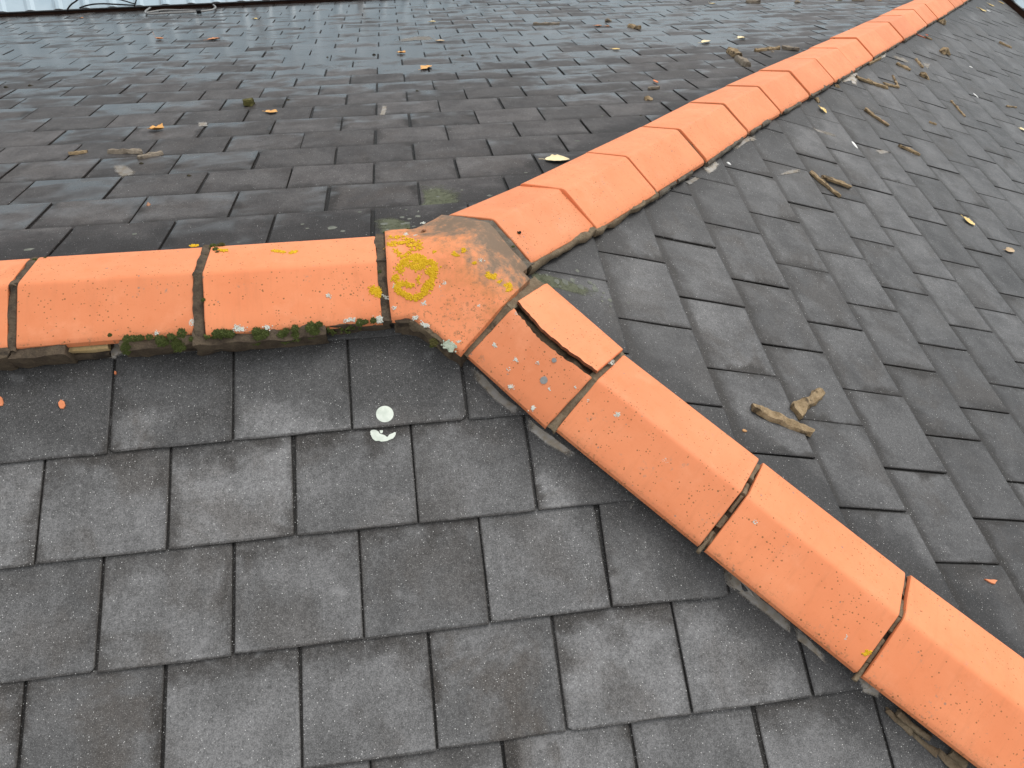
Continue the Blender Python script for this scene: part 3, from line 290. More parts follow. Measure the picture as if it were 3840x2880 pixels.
[-0.06,-0.062,0.043],[-0.047,-0.06,0.046],[-0.065,-0.042,0.054],[-0.068,-0.05,0.049],[-0.073,-0.061,0.042],[-0.081,-0.052,0.046],[-0.056,-0.038,0.058],[-0.076,-0.056,0.044],
[-0.041,-0.053,0.051],[-0.053,-0.054,0.049],[-0.072,-0.054,0.046],[-0.05,-0.058,0.047],[-0.073,-0.053,0.046],[-0.064,-0.042,0.054],[-0.042,-0.058,0.048],[-0.056,-0.046,0.053],
[-0.059,-0.041,0.056],[-0.067,-0.043,0.053],[-0.066,-0.057,0.045],[-0.041,-0.061,0.046],[-0.051,-0.036,0.059],[-0.118,-0.075,0.028],[-0.116,-0.077,0.027],[-0.114,-0.079,0.026],
[-0.119,-0.077,0.027],[-0.115,-0.071,0.03],[-0.111,-0.076,0.028],[-0.12,-0.083,0.023],[-0.114,-0.082,0.025],[-0.118,-0.074,0.029],[-0.123,-0.08,0.025],[-0.12,-0.077,0.027],
[-0.114,-0.081,0.025],[-0.125,-0.074,0.028],[-0.127,-0.077,0.026],[-0.125,-0.081,0.024],[-0.121,-0.077,0.026],[-0.124,-0.08,0.025],[-0.12,-0.083,0.023],[-0.121,-0.079,0.025],
[-0.12,-0.072,0.029],[-0.117,-0.084,0.023],[-0.12,-0.086,0.021],[-0.125,-0.079,0.025],[-0.115,-0.081,0.025],[-0.116,-0.078,0.027],[-0.117,-0.079,0.026],[-0.122,-0.083,0.023],
[-0.121,-0.083,0.023],[-0.124,-0.077,0.026],[-0.118,-0.072,0.03],[-0.126,-0.077,0.026],[-0.117,-0.08,0.025],[-0.127,-0.081,0.024],[-0.12,-0.081,0.025],[-0.117,-0.075,0.028],
[-0.12,-0.077,0.027],[-0.121,-0.072,0.029],[-0.126,-0.082,0.023],[-0.113,-0.08,0.026],[-0.116,-0.077,0.027],[-0.089,-0.098,0.019],[-0.094,-0.095,0.02],[-0.086,-0.1,0.018],
[-0.083,-0.103,0.017],[-0.093,-0.097,0.019],[-0.086,-0.102,0.017],[-0.086,-0.099,0.018],[-0.092,-0.098,0.018],[-0.076,-0.099,0.02],[-0.085,-0.1,0.018],[-0.082,-0.102,0.017],
[-0.094,-0.097,0.018],[-0.08,-0.1,0.019],[-0.085,-0.103,0.016],[-0.096,-0.096,0.019],[-0.074,-0.103,0.017],[-0.096,-0.097,0.018],[-0.09,-0.097,0.019],[-0.091,-0.1,0.017],
[-0.086,-0.1,0.018],[-0.082,-0.101,0.018],[-0.088,-0.102,0.016],[-0.081,-0.105,0.016],[-0.088,-0.098,0.019],[-0.093,-0.093,0.021],[-0.084,-0.103,0.016],[-0.087,-0.099,0.018],
[-0.081,-0.101,0.018],[-0.075,-0.104,0.017],[-0.091,-0.096,0.019],[-0.085,-0.104,0.016],[-0.081,-0.105,0.016],[-0.081,-0.103,0.017],[-0.089,-0.098,0.019],[-0.083,-0.101,0.018],
[-0.093,-0.095,0.02],[-0.081,-0.106,0.015],[-0.087,-0.102,0.016],[-0.096,-0.096,0.019],[-0.088,-0.098,0.019],[-0.062,-0.087,0.028],[-0.06,-0.097,0.023],[-0.06,-0.095,0.024],
[-0.06,-0.098,0.023],[-0.058,-0.085,0.03],[-0.061,-0.091,0.026],[-0.059,-0.102,0.021],[-0.06,-0.088,0.028],[-0.058,-0.083,0.032],[-0.06,-0.089,0.028],[-0.059,-0.087,0.029],
[-0.058,-0.084,0.031],[-0.024,-0.082,0.036],[-0.024,-0.078,0.039],[-0.026,-0.068,0.044],[-0.035,-0.078,0.037],[-0.02,-0.075,0.041],[-0.028,-0.071,0.042],[-0.024,-0.079,0.038],
[-0.025,-0.07,0.043],[-0.024,-0.071,0.043],[-0.028,-0.074,0.041],[-0.026,-0.068,0.044],[-0.025,-0.083,0.036],[-0.02,-0.071,0.043],[-0.035,-0.075,0.039],[-0.021,-0.072,0.043],
[-0.021,-0.076,0.04],[-0.032,-0.072,0.041],[-0.032,-0.073,0.041],[-0.022,-0.077,0.04],[-0.031,-0.07,0.042],[-0.03,-0.08,0.037],[-0.034,-0.075,0.039],[-0.035,-0.078,0.037],
[-0.029,-0.078,0.038],[-0.031,-0.075,0.039],[-0.024,-0.069,0.044],[-0.026,-0.071,0.042],[-0.026,-0.076,0.04],[-0.035,-0.076,0.038],[-0.025,-0.079,0.038],[-0.016,-0.077,0.04],
[-0.028,-0.073,0.041],[-0.02,-0.075,0.041],[-0.019,-0.07,0.044],[-0.02,-0.071,0.043],[-0.024,-0.07,0.043],[-0.035,-0.072,0.04],[-0.019,-0.078,0.04],[-0.036,-0.077,0.038],
[-0.031,-0.067,0.044],[-0.024,-0.076,0.04],[-0.018,-0.078,0.04],[-0.03,-0.068,0.043],[-0.03,-0.072,0.041],[-0.031,-0.077,0.038],[-0.029,-0.073,0.041],[-0.028,-0.076,0.039],
[-0.026,-0.069,0.044],[-0.049,-0.112,0.016],[-0.035,-0.103,0.023],[-0.035,-0.106,0.021],[-0.046,-0.109,0.018],[-0.044,-0.109,0.018],[-0.042,-0.114,0.015],[-0.036,-0.11,0.018],
[-0.041,-0.114,0.016],[-0.043,-0.114,0.015],[-0.044,-0.117,0.013],[-0.048,-0.118,0.013],[-0.045,-0.116,0.014],[-0.048,-0.119,0.012],[-0.032,-0.109,0.02],[-0.039,-0.104,0.022],
[-0.05,-0.115,0.014],[-0.044,-0.121,0.011],[-0.046,-0.119,0.012],[-0.035,-0.107,0.021],[-0.047,-0.124,0.009],[-0.042,-0.119,0.013],[-0.044,-0.109,0.018],[-0.044,-0.116,0.014],
[-0.042,-0.114,0.016],[-0.041,-0.106,0.02],[-0.042,-0.118,0.013],[-0.041,-0.114,0.016],[-0.034,-0.103,0.023],[-0.046,-0.118,0.013],[-0.048,-0.123,0.009],[-0.035,-0.106,0.021],
[-0.04,-0.107,0.02],[-0.046,-0.118,0.013],[-0.048,-0.113,0.015],[-0.039,-0.11,0.018],[-0.041,-0.11,0.018],[-0.04,-0.109,0.019],[-0.04,-0.107,0.02],[-0.031,-0.107,0.021],
[-0.044,-0.12,0.012],[-0.038,-0.108,0.019],[-0.045,-0.109,0.018],[-0.045,-0.115,0.015],[-0.041,-0.116,0.015],[-0.041,-0.113,0.017],[-0.044,-0.111,0.017],[-0.049,-0.114,0.015],
[-0.038,-0.103,0.022],[-0.05,-0.118,0.012],[-0.05,-0.116,0.014],[-0.033,-0.099,0.025],[-0.051,-0.118,0.012],[-0.045,-0.119,0.012],[-0.037,-0.1,0.024],[-0.036,-0.1,0.024],
[-0.045,-0.119,0.012],[-0.048,-0.116,0.014],[-0.047,-0.112,0.016],[-0.037,-0.113,0.017],[-0.046,-0.116,0.014],[-0.043,-0.118,0.013],[-0.05,-0.116,0.013],[-0.034,-0.104,0.023],
[-0.033,-0.108,0.02],[0.136,-0.1,0.038],[0.139,-0.098,0.036],[0.141,-0.105,0.035],[0.139,-0.103,0.036],[0.142,-0.098,0.035],[0.128,-0.106,0.041],[0.12,-0.099,0.045],
[0.137,-0.101,0.037],[0.131,-0.095,0.041],[0.127,-0.103,0.042],[0.139,-0.103,0.036],[0.125,-0.097,0.043],[0.137,-0.108,0.036],[0.145,-0.105,0.032],[0.129,-0.101,0.041],
[0.13,-0.106,0.04],[0.126,-0.098,0.043],[0.129,-0.1,0.041],[0.138,-0.102,0.036],[0.125,-0.095,0.044],[0.133,-0.096,0.04],[0.149,-0.099,0.031],[0.14,-0.103,0.035],
[0.126,-0.106,0.042],[0.126,-0.102,0.042],[0.148,-0.098,0.032],[0.127,-0.091,0.043],[0.127,-0.103,0.042],[0.128,-0.098,0.042],[0.128,-0.091,0.042],[0.129,-0.1,0.041],
[0.146,-0.098,0.032],[0.127,-0.104,0.042],[0.146,-0.102,0.032],[0.145,-0.103,0.033],[0.139,-0.104,0.036],[0.128,-0.105,0.041],[0.132,-0.108,0.039],[0.147,-0.095,0.032],
[0.128,-0.108,0.041],[0.133,-0.1,0.039],[0.128,-0.101,0.041],[0.124,-0.102,0.043],[0.13,-0.1,0.04],[0.128,-0.098,0.042],[0.125,-0.099,0.043],[0.135,-0.102,0.038],
[0.139,-0.108,0.035],[0.154,-0.117,0.027],[0.155,-0.115,0.026],[0.155,-0.115,0.027],[0.156,-0.113,0.026],[0.156,-0.114,0.026],[0.155,-0.114,0.027],[0.155,-0.115,0.027],
[0.155,-0.117,0.027],[0.175,-0.139,0.015],[0.172,-0.123,0.018],[0.176,-0.141,0.014],[0.18,-0.115,0.014],[0.175,-0.139,0.014],[0.186,-0.115,0.011],[0.18,-0.119,0.014],
[0.176,-0.138,0.014],[0.177,-0.135,0.014],[0.185,-0.121,0.011],[0.18,-0.135,0.012],[0.18,-0.136,0.012],[0.183,-0.13,0.011],[0.184,-0.13,0.011],[0.174,-0.122,0.017],
[0.171,-0.125,0.018],[0.174,-0.122,0.017],[0.179,-0.121,0.014],[0.186,-0.118,0.011],[0.178,-0.137,0.013],[0.186,-0.127,0.01],[0.17,-0.133,0.018],[0.187,-0.12,0.01],
[0.177,-0.137,0.013],[0.169,-0.126,0.019],[0.181,-0.134,0.012],[0.176,-0.137,0.014],[0.187,-0.116,0.011],[0.171,-0.136,0.017],[0.183,-0.125,0.011],[0.183,-0.132,0.011],
[0.171,-0.122,0.018],[0.177,-0.119,0.015],[0.179,-0.138,0.013],[0.174,-0.137,0.015],[0.178,-0.118,0.015],[0.186,-0.118,0.011],[0.181,-0.119,0.013],[0.185,-0.124,0.011],
[0.177,-0.122,0.015],[0.186,-0.115,0.011],[0.181,-0.116,0.014],[0.183,-0.115,0.013],[0.182,-0.128,0.012],[0.184,-0.123,0.011],[0.184,-0.127,0.011],[0.184,-0.126,0.011],
[0.171,-0.123,0.018],[0.046,-0.041,0.069],[0.044,-0.041,0.069],[0.041,-0.034,0.073],[0.038,-0.035,0.071],[0.049,-0.043,0.069],[0.046,-0.042,0.069],[0.045,-0.039,0.07],
[0.047,-0.042,0.069],[0.044,-0.038,0.07],[0.041,-0.035,0.072],[0.045,-0.036,0.072],[0.043,-0.041,0.069],[0.041,-0.037,0.071],[0.04,-0.04,0.069],[0.046,-0.043,0.068],
[0.051,-0.046,0.067],[0.04,-0.037,0.071],[0.043,-0.034,0.073],[0.042,-0.038,0.07],[0.043,-0.043,0.068],[0.049,-0.044,0.068],[0.046,-0.042,0.069],[0.071,-0.028,0.076],
[0.07,-0.023,0.077],[0.07,-0.024,0.077],[0.067,-0.027,0.078],[0.07,-0.022,0.077],[0.066,-0.03,0.079],[0.069,-0.032,0.077],[0.072,-0.027,0.076],[0.065,-0.029,0.079],
[0.071,-0.02,0.077],[0.07,-0.028,0.077],[0.069,-0.027,0.077],[0.068,-0.025,0.078],[0.067,-0.031,0.078],[-0.008,-0.025,0.071],[-0.011,-0.023,0.072],[-0.01,-0.024,0.072],
[-0.009,-0.024,0.072],[-0.007,-0.023,0.073],[-0.011,-0.023,0.072],[0.093,-0.067,0.061],[0.093,-0.068,0.06],[0.094,-0.065,0.062],[0.094,-0.067,0.061],[0.093,-0.068,0.06],
[0.094,-0.066,0.061],[0.093,-0.066,0.061],[0.094,-0.065,0.062],[-0.677,0.152,-0.0],[-0.671,0.151,-0.0],[-0.668,0.155,-0.002],[-0.68,0.156,-0.002],[-0.678,0.155,-0.001],
[-0.676,0.153,-0.001],[-0.681,0.157,-0.002],[-0.68,0.158,-0.002],[-0.672,0.151,-0.0],[-0.68,0.154,-0.001],[-0.678,0.151,-0.0],[-0.68,0.15,0.0],[-0.676,0.158,-0.002],
[-0.666,0.151,-0.0],[-0.672,0.151,-0.0],[-0.675,0.154,-0.001],[-0.673,0.15,0.0],[-0.668,0.156,-0.002],[-0.667,0.154,-0.001],[-0.676,0.156,-0.002],[-0.682,0.155,-0.001],
[-0.667,0.158,-0.002],[-0.583,0.095,0.025],[-0.574,0.092,0.025],[-0.593,0.098,0.024],[-0.578,0.097,0.024],[-0.582,0.096,0.024],[-0.576,0.095,0.024],[-0.585,0.096,0.024],
[-0.592,0.098,0.024],[-0.581,0.096,0.024],[-0.586,0.099,0.024],[-0.576,0.091,0.025],[-0.593,0.101,0.023],[-0.576,0.092,0.025],[-0.588,0.099,0.024],[-0.576,0.091,0.026],
[-0.587,0.092,0.025],[-0.583,0.097,0.024],[-0.586,0.098,0.024],[-0.573,0.092,0.025],[-0.587,0.095,0.025],[-0.584,0.095,0.025],[-0.584,0.093,0.025],[-0.581,0.093,0.025],
[-0.583,0.097,0.024],[-0.574,0.092,0.025],[-0.591,0.101,0.023],[-0.43,0.071,0.028],[-0.419,0.065,0.03],[-0.422,0.07,0.028],[-0.444,0.076,0.027],[-0.421,0.069,0.029],
[-0.45,0.083,0.025],[-0.44,0.075,0.027],[-0.443,0.074,0.028],[-0.436,0.068,0.029],[-0.432,0.07,0.029],[-0.446,0.073,0.028],[-0.429,0.072,0.028],[-0.443,0.071,0.028],
[-0.426,0.068,0.029],[-0.428,0.069,0.029],[-0.437,0.076,0.027],[-0.419,0.063,0.03],[-0.422,0.068,0.029],[-0.419,0.065,0.029],[-0.439,0.07,0.028],[-0.448,0.082,0.025],
[-0.422,0.061,0.031],[-0.441,0.076,0.027],[-0.428,0.072,0.028],[-0.428,0.068,0.029],[-0.441,0.072,0.028],[-0.439,0.072,0.028],[-0.443,0.074,0.028],[-0.434,0.068,0.029],
[-0.429,0.067,0.029],[-0.447,0.078,0.026],[-0.438,0.074,0.027],[-0.429,0.074,0.027],[-0.421,0.065,0.03],[-0.438,0.075,0.027],[-0.439,0.071,0.028],[-0.427,0.073,0.028],
[-0.427,0.066,0.029],[-0.44,0.075,0.027],[-0.427,0.065,0.029],[-0.39,0.062,0.03],[-0.397,0.056,0.032],[-0.389,0.06,0.03],[-0.388,0.063,0.029],[-0.396,0.06,0.03],
[-0.395,0.067,0.028],[-0.392,0.059,0.03],[-0.396,0.065,0.029],[-0.396,0.058,0.031],[-0.395,0.064,0.029],[-0.399,0.055,0.032],[-0.397,0.062,0.03],[-0.394,0.058,0.031],
[-0.393,0.067,0.028],[-0.39,0.065,0.029],[-0.387,0.07,0.027],[-0.391,0.058,0.031],[-0.398,0.058,0.031],[-0.384,0.068,0.028],[-0.388,0.061,0.03],[-0.389,0.062,0.03],
[-0.396,0.064,0.029],[-0.401,0.061,0.03],[-0.389,0.064,0.029],[-0.179,-0.088,0.011],[-0.184,-0.092,0.01],[-0.159,-0.087,0.011],[-0.166,-0.091,0.009],[-0.165,-0.103,0.003],
[-0.171,-0.09,0.01],[-0.179,-0.09,0.01],[-0.167,-0.096,0.007],[-0.165,-0.098,0.006],[-0.176,-0.093,0.009],[-0.173,-0.089,0.011],[-0.18,-0.098,0.006],[-0.169,-0.091,0.009],
[-0.165,-0.098,0.006],[-0.189,-0.086,0.013],[-0.174,-0.096,0.007],[-0.165,-0.096,0.006],[-0.188,-0.09,0.011],[-0.176,-0.085,0.013],[-0.164,-0.087,0.011],[-0.178,-0.095,0.008],
[-0.169,-0.093,0.008],[-0.168,-0.09,0.01],[-0.19,-0.094,0.009],[-0.176,-0.096,0.007],[-0.184,-0.095,0.008],[-0.171,-0.086,0.012],[-0.163,-0.099,0.005],[-0.164,-0.096,0.006],
[-0.169,-0.093,0.008],[-0.171,-0.089,0.01],[-0.179,-0.09,0.01],[-0.174,-0.104,0.003],[-0.167,-0.106,0.002],[-0.173,-0.092,0.009],[-0.163,-0.095,0.007],[-0.18,-0.085,0.013],
[-0.172,-0.1,0.005],[-0.166,-0.094,0.007],[-0.171,-0.1,0.005],[-0.164,-0.089,0.01],[-0.18,-0.094,0.008],[-0.166,-0.102,0.004],[-0.173,-0.094,0.008],[-0.172,-0.088,0.011],
[-0.174,-0.091,0.01],[-0.171,-0.1,0.005],[-0.18,-0.095,0.008],[-0.184,-0.084,0.013],[-0.17,-0.099,0.005],[-0.166,-0.094,0.008],[-0.182,-0.095,0.008],[-0.165,-0.101,0.004],
[-0.171,-0.097,0.006],[-0.167,-0.093,0.008],[-0.173,-0.092,0.009],[-0.168,-0.103,0.003],[-0.178,-0.089,0.011],[-0.173,-0.091,0.009],[-0.175,-0.087,0.012],[-0.179,-0.09,0.01],
[-0.178,-0.096,0.007],[-0.188,-0.089,0.011],[-0.181,-0.098,0.006],[-0.184,-0.087,0.012],[-0.171,-0.099,0.006],[-0.17,-0.099,0.005],[-0.18,-0.096,0.007],[-0.17,-0.092,0.009],
[-0.182,-0.094,0.009],[-0.177,-0.096,0.007],[-0.184,-0.088,0.012],[-0.173,-0.107,0.001],[-0.186,-0.085,0.013],[-0.183,-0.089,0.011],[-0.182,-0.096,0.007],[-0.167,-0.092,0.009],
[-0.167,-0.095,0.007],[-0.166,-0.095,0.007],[-0.172,-0.091,0.009],[-0.178,-0.097,0.007],[-0.176,-0.093,0.009],[-0.166,-0.106,0.001],[-0.166,-0.099,0.005],[-0.165,-0.101,0.004],
[-0.166,-0.088,0.011],[-0.186,-0.083,0.014],[-0.181,-0.083,0.014],[-0.167,-0.091,0.009],[-0.174,-0.099,0.005],[-0.168,-0.09,0.01],[-0.182,-0.082,0.014],[-0.17,-0.087,0.011],
[-0.161,-0.093,0.008],[-0.163,-0.098,0.005],[-0.183,-0.091,0.01],[-0.172,-0.102,0.004],[-0.17,-0.091,0.009],[-0.17,-0.103,0.003],[-0.17,-0.094,0.008],[-0.173,-0.098,0.006],
[-0.165,-0.094,0.008],[-0.18,-0.094,0.008],[-0.166,-0.102,0.003],[-0.174,-0.102,0.004],[-0.163,-0.097,0.006],[-0.168,-0.091,0.009],[-0.166,-0.091,0.009],[-0.182,-0.09,0.01],
[-0.164,-0.093,0.008],[0.915,-1.087,-0.344],[0.914,-1.087,-0.345],[0.925,-1.083,-0.341],[0.925,-1.084,-0.341],[0.927,-1.085,-0.342],[0.913,-1.085,-0.344],[0.918,-1.087,-0.344],
[0.922,-1.086,-0.343],[0.915,-1.085,-0.344],[0.92,-1.083,-0.342],[0.92,-1.084,-0.342],[0.919,-1.085,-0.343],[0.923,-1.084,-0.342],[0.924,-1.084,-0.342],[0.917,-1.087,-0.344],
[0.927,-1.085,-0.342]],'WL':[[-0.654,-0.141,-0.013],[-0.648,-0.136,-0.011],[-0.649,-0.138,-0.012],[-0.647,-0.133,-0.009],[-0.645,-0.14,-0.013],[-0.648,-0.146,-0.016],
[-0.651,-0.138,-0.012],[-0.648,-0.141,-0.013],[-0.653,-0.142,-0.014],[-0.652,-0.135,-0.01],[-0.645,-0.137,-0.011],[-0.649,-0.144,-0.015],[-0.648,-0.134,-0.01],
[-0.653,-0.133,-0.009],[-0.65,-0.134,-0.01],[-0.643,-0.14,-0.013],[-0.646,-0.14,-0.013],[-0.649,-0.138,-0.012],[-0.65,-0.143,-0.014],[-0.646,-0.132,-0.009],[-0.647,-0.135,-0.01],
[-0.648,-0.138,-0.012],[-0.646,-0.134,-0.01],[-0.647,-0.141,-0.013],[-0.643,-0.138,-0.012],[-0.652,-0.131,-0.009],[-0.648,-0.142,-0.014],[-0.654,-0.14,-0.013],
[-0.644,-0.136,-0.011],[-0.644,-0.136,-0.011],[-0.651,-0.141,-0.013],[-0.649,-0.133,-0.009],[-0.648,-0.135,-0.011],[-0.649,-0.136,-0.011],[-0.733,-0.158,-0.019],
[-0.735,-0.157,-0.018],[-0.738,-0.162,-0.021],[-0.738,-0.16,-0.019],[-0.733,-0.159,-0.019],[-0.735,-0.16,-0.02],[-0.738,-0.16,-0.02],[-0.739,-0.16,-0.019],[-0.732,-0.161,-0.021],
[-0.733,-0.158,-0.019],[-0.734,-0.157,-0.018],[-0.737,-0.158,-0.019],[-0.533,-0.173,-0.016],[-0.521,-0.172,-0.016],[-0.522,-0.17,-0.015],[-0.54,-0.17,-0.014],
[-0.527,-0.168,-0.014],[-0.54,-0.169,-0.013],[-0.527,-0.171,-0.015],[-0.535,-0.172,-0.015],[-0.531,-0.167,-0.013],[-0.537,-0.171,-0.015],[-0.515,-0.171,-0.016],
[-0.538,-0.165,-0.012],[-0.535,-0.172,-0.016],[-0.53,-0.171,-0.015],[-0.523,-0.173,-0.016],[-0.525,-0.173,-0.016],[-0.534,-0.169,-0.014],[-0.545,-0.171,-0.014],
[-0.524,-0.172,-0.016],[-0.539,-0.167,-0.013],[-0.528,-0.171,-0.015],[-0.532,-0.164,-0.011],[-0.527,-0.172,-0.016],[-0.517,-0.172,-0.016],[-0.521,-0.172,-0.016],
[-0.523,-0.175,-0.017],[-0.539,-0.173,-0.016],[-0.526,-0.165,-0.013],[-0.528,-0.172,-0.016],[-0.517,-0.169,-0.015],[-0.537,-0.166,-0.012],[-0.531,-0.167,-0.013],
[-0.534,-0.17,-0.014],[-0.539,-0.167,-0.013],[-0.523,-0.169,-0.014],[-0.534,-0.166,-0.013],[-0.531,-0.166,-0.013],[-0.542,-0.175,-0.017],[-0.52,-0.168,-0.014],
[-0.523,-0.174,-0.017],[-0.535,-0.167,-0.013],[-0.539,-0.168,-0.013],[-0.523,-0.169,-0.014],[-0.52,-0.171,-0.016],[-0.536,-0.173,-0.016],[-0.535,-0.164,-0.011],
[-0.454,-0.172,-0.019],[-0.455,-0.173,-0.019],[-0.459,-0.175,-0.02],[-0.452,-0.174,-0.02],[-0.459,-0.173,-0.019],[-0.456,-0.169,-0.018],[-0.465,-0.171,-0.018],
[-0.457,-0.169,-0.018],[-0.461,-0.169,-0.017],[-0.455,-0.172,-0.019],[-0.458,-0.168,-0.017],[-0.459,-0.174,-0.02],[-0.459,-0.17,-0.018],[-0.462,-0.173,-0.019],
[-0.463,-0.169,-0.017],[-0.464,-0.172,-0.019],[-0.453,-0.174,-0.02],[-0.461,-0.175,-0.02],[-0.464,-0.169,-0.017],[-0.46,-0.168,-0.017],[-0.458,-0.169,-0.017],[-0.46,-0.171,-0.018],
[-0.468,-0.171,-0.018],[-0.467,-0.172,-0.019],[-0.461,-0.175,-0.02],[-0.462,-0.171,-0.018],[-0.296,-0.101,0.01],[-0.298,-0.102,0.009],[-0.297,-0.102,0.01],[-0.297,-0.098,0.011],
[-0.301,-0.1,0.011],[-0.297,-0.098,0.012],[-0.299,-0.099,0.011],[-0.299,-0.098,0.012],[-0.298,-0.099,0.011],[-0.301,-0.101,0.01],[-0.297,-0.104,0.009],[-0.3,-0.097,0.012],
[-0.298,-0.1,0.011],[-0.295,-0.1,0.01],[-0.234,-0.16,-0.023],[-0.243,-0.163,-0.024],[-0.24,-0.162,-0.024],[-0.244,-0.159,-0.022],[-0.245,-0.162,-0.024],[-0.238,-0.164,-0.025],
[-0.236,-0.162,-0.024],[-0.254,-0.164,-0.024],[-0.245,-0.16,-0.022],[-0.246,-0.159,-0.022],[-0.261,-0.164,-0.024],[-0.247,-0.162,-0.023],[-0.247,-0.163,-0.024],
[-0.241,-0.161,-0.023],[-0.25,-0.162,-0.023],[-0.255,-0.167,-0.025],[-0.25,-0.164,-0.024],[-0.245,-0.16,-0.022],[-0.261,-0.163,-0.023],[-0.235,-0.159,-0.022],
[-0.251,-0.164,-0.024],[-0.253,-0.165,-0.025],[-0.257,-0.165,-0.024],[-0.238,-0.162,-0.024],[-0.255,-0.164,-0.024],[-0.239,-0.161,-0.023],[-0.261,-0.162,-0.023],
[-0.246,-0.161,-0.023],[-0.245,-0.16,-0.022],[-0.259,-0.164,-0.024],[-0.252,-0.164,-0.024],[-0.238,-0.161,-0.023],[-0.251,-0.161,-0.023],[-0.246,-0.162,-0.023],
[-0.25,-0.162,-0.023],[-0.245,-0.164,-0.024],[-0.245,-0.161,-0.023],[-0.245,-0.162,-0.023],[-0.239,-0.163,-0.024],[-0.237,-0.162,-0.024],[-0.205,-0.168,-0.028],
[-0.206,-0.17,-0.029],[-0.206,-0.168,-0.028],[-0.21,-0.169,-0.029],[-0.208,-0.169,-0.029],[-0.215,-0.167,-0.027],[-0.216,-0.17,-0.029],[-0.219,-0.165,-0.026],
[-0.217,-0.166,-0.026],[-0.21,-0.169,-0.028],[-0.218,-0.17,-0.029],[-0.211,-0.167,-0.028],[-0.204,-0.168,-0.029],[-0.207,-0.17,-0.029],[-0.22,-0.17,-0.029],[-0.212,-0.17,-0.029],
[-0.204,-0.168,-0.028],[-0.217,-0.168,-0.028],[-0.213,-0.166,-0.027],[-0.209,-0.166,-0.027],[-0.216,-0.167,-0.027],[-0.215,-0.169,-0.028],[-0.209,-0.165,-0.026],
[-0.208,-0.166,-0.027],[-0.213,-0.168,-0.028],[-0.207,-0.167,-0.028],[-0.172,-0.16,-0.026],[-0.168,-0.167,-0.029],[-0.161,-0.166,-0.029],[-0.17,-0.16,-0.026],[-0.181,-0.16,-0.025],
[-0.164,-0.167,-0.03],[-0.167,-0.163,-0.027],[-0.172,-0.159,-0.025],[-0.166,-0.16,-0.026],[-0.174,-0.159,-0.025],[-0.179,-0.165,-0.028],[-0.176,-0.158,-0.024],
[-0.168,-0.156,-0.024],[-0.166,-0.168,-0.03],[-0.168,-0.16,-0.026],[-0.173,-0.164,-0.028],[-0.166,-0.162,-0.027],[-0.175,-0.171,-0.031],[-0.176,-0.158,-0.025],
[-0.172,-0.161,-0.026],[-0.174,-0.164,-0.028],[-0.168,-0.162,-0.027],[-0.16,-0.157,-0.025],[-0.163,-0.166,-0.029],[-0.168,-0.159,-0.025],[-0.163,-0.158,-0.025],
[-0.173,-0.158,-0.025],[-0.181,-0.162,-0.026],[-0.165,-0.165,-0.029],[-0.167,-0.159,-0.026],[-0.169,-0.158,-0.025],[-0.178,-0.165,-0.028],[-0.166,-0.168,-0.03],
[-0.168,-0.169,-0.03],[-0.171,-0.165,-0.028],[-0.162,-0.158,-0.025],[-0.173,-0.163,-0.027],[-0.172,-0.162,-0.027],[-0.179,-0.167,-0.029],[-0.17,-0.166,-0.029],
[-0.179,-0.167,-0.029],[-0.172,-0.163,-0.027],[-0.17,-0.166,-0.029],[-0.165,-0.159,-0.025],[-0.163,-0.163,-0.028],[-0.169,-0.162,-0.027],[-0.168,-0.161,-0.026],
[-0.177,-0.169,-0.03],[-0.178,-0.157,-0.024],[-0.168,-0.169,-0.03],[-0.181,-0.161,-0.026],[-0.163,-0.165,-0.029],[-0.176,-0.169,-0.03],[-0.169,-0.168,-0.03],[-0.168,-0.157,-0.024],
[-0.174,-0.16,-0.025],[-0.184,-0.166,-0.028],[-0.17,-0.16,-0.026],[-0.173,-0.159,-0.025],[-0.173,-0.16,-0.025],[-0.169,-0.162,-0.027],[-0.178,-0.165,-0.028],[-0.17,-0.168,-0.03],
[-0.177,-0.168,-0.03],[-0.174,-0.164,-0.028],[-0.186,-0.165,-0.028],[-0.141,-0.101,0.003],[-0.151,-0.097,0.006],[-0.141,-0.101,0.003],[-0.156,-0.079,0.015],[-0.145,-0.102,0.003],
[-0.148,-0.11,-0.001],[-0.148,-0.087,0.011],[-0.138,-0.102,0.002],[-0.152,-0.079,0.015],[-0.156,-0.099,0.005],[-0.158,-0.099,0.004],[-0.155,-0.105,0.002],[-0.144,-0.099,0.004],
[-0.153,-0.08,0.014],[-0.163,-0.092,0.008],[-0.144,-0.109,-0.001],[-0.155,-0.098,0.005],[-0.147,-0.089,0.009],[-0.152,-0.094,0.007],[-0.145,-0.089,0.009],[-0.145,-0.09,0.009],
[-0.15,-0.084,0.012],[-0.14,-0.095,0.006],[-0.146,-0.1,0.004],[-0.148,-0.104,0.002],[-0.15,-0.096,0.006],[-0.14,-0.093,0.007],[-0.154,-0.088,0.01],[-0.153,-0.086,0.011],
[-0.139,-0.098,0.004],[-0.149,-0.09,0.009],[-0.156,-0.093,0.008],[-0.152,-0.101,0.004],[-0.147,-0.087,0.011],[-0.147,-0.099,0.004],[-0.138,-0.103,0.002],[-0.154,-0.091,0.009],
[-0.156,-0.093,0.008],[-0.137,-0.102,0.002],[-0.157,-0.1,0.004],[-0.152,-0.099,0.005],[-0.14,-0.116,-0.005],[-0.153,-0.098,0.005],[-0.155,-0.098,0.005],[-0.155,-0.086,0.011],
[-0.157,-0.095,0.007],[-0.152,-0.099,0.004],[-0.155,-0.105,0.001],[-0.145,-0.099,0.004],[-0.151,-0.088,0.01],[-0.156,-0.084,0.012],[-0.154,-0.094,0.007],[-0.143,-0.087,0.01],
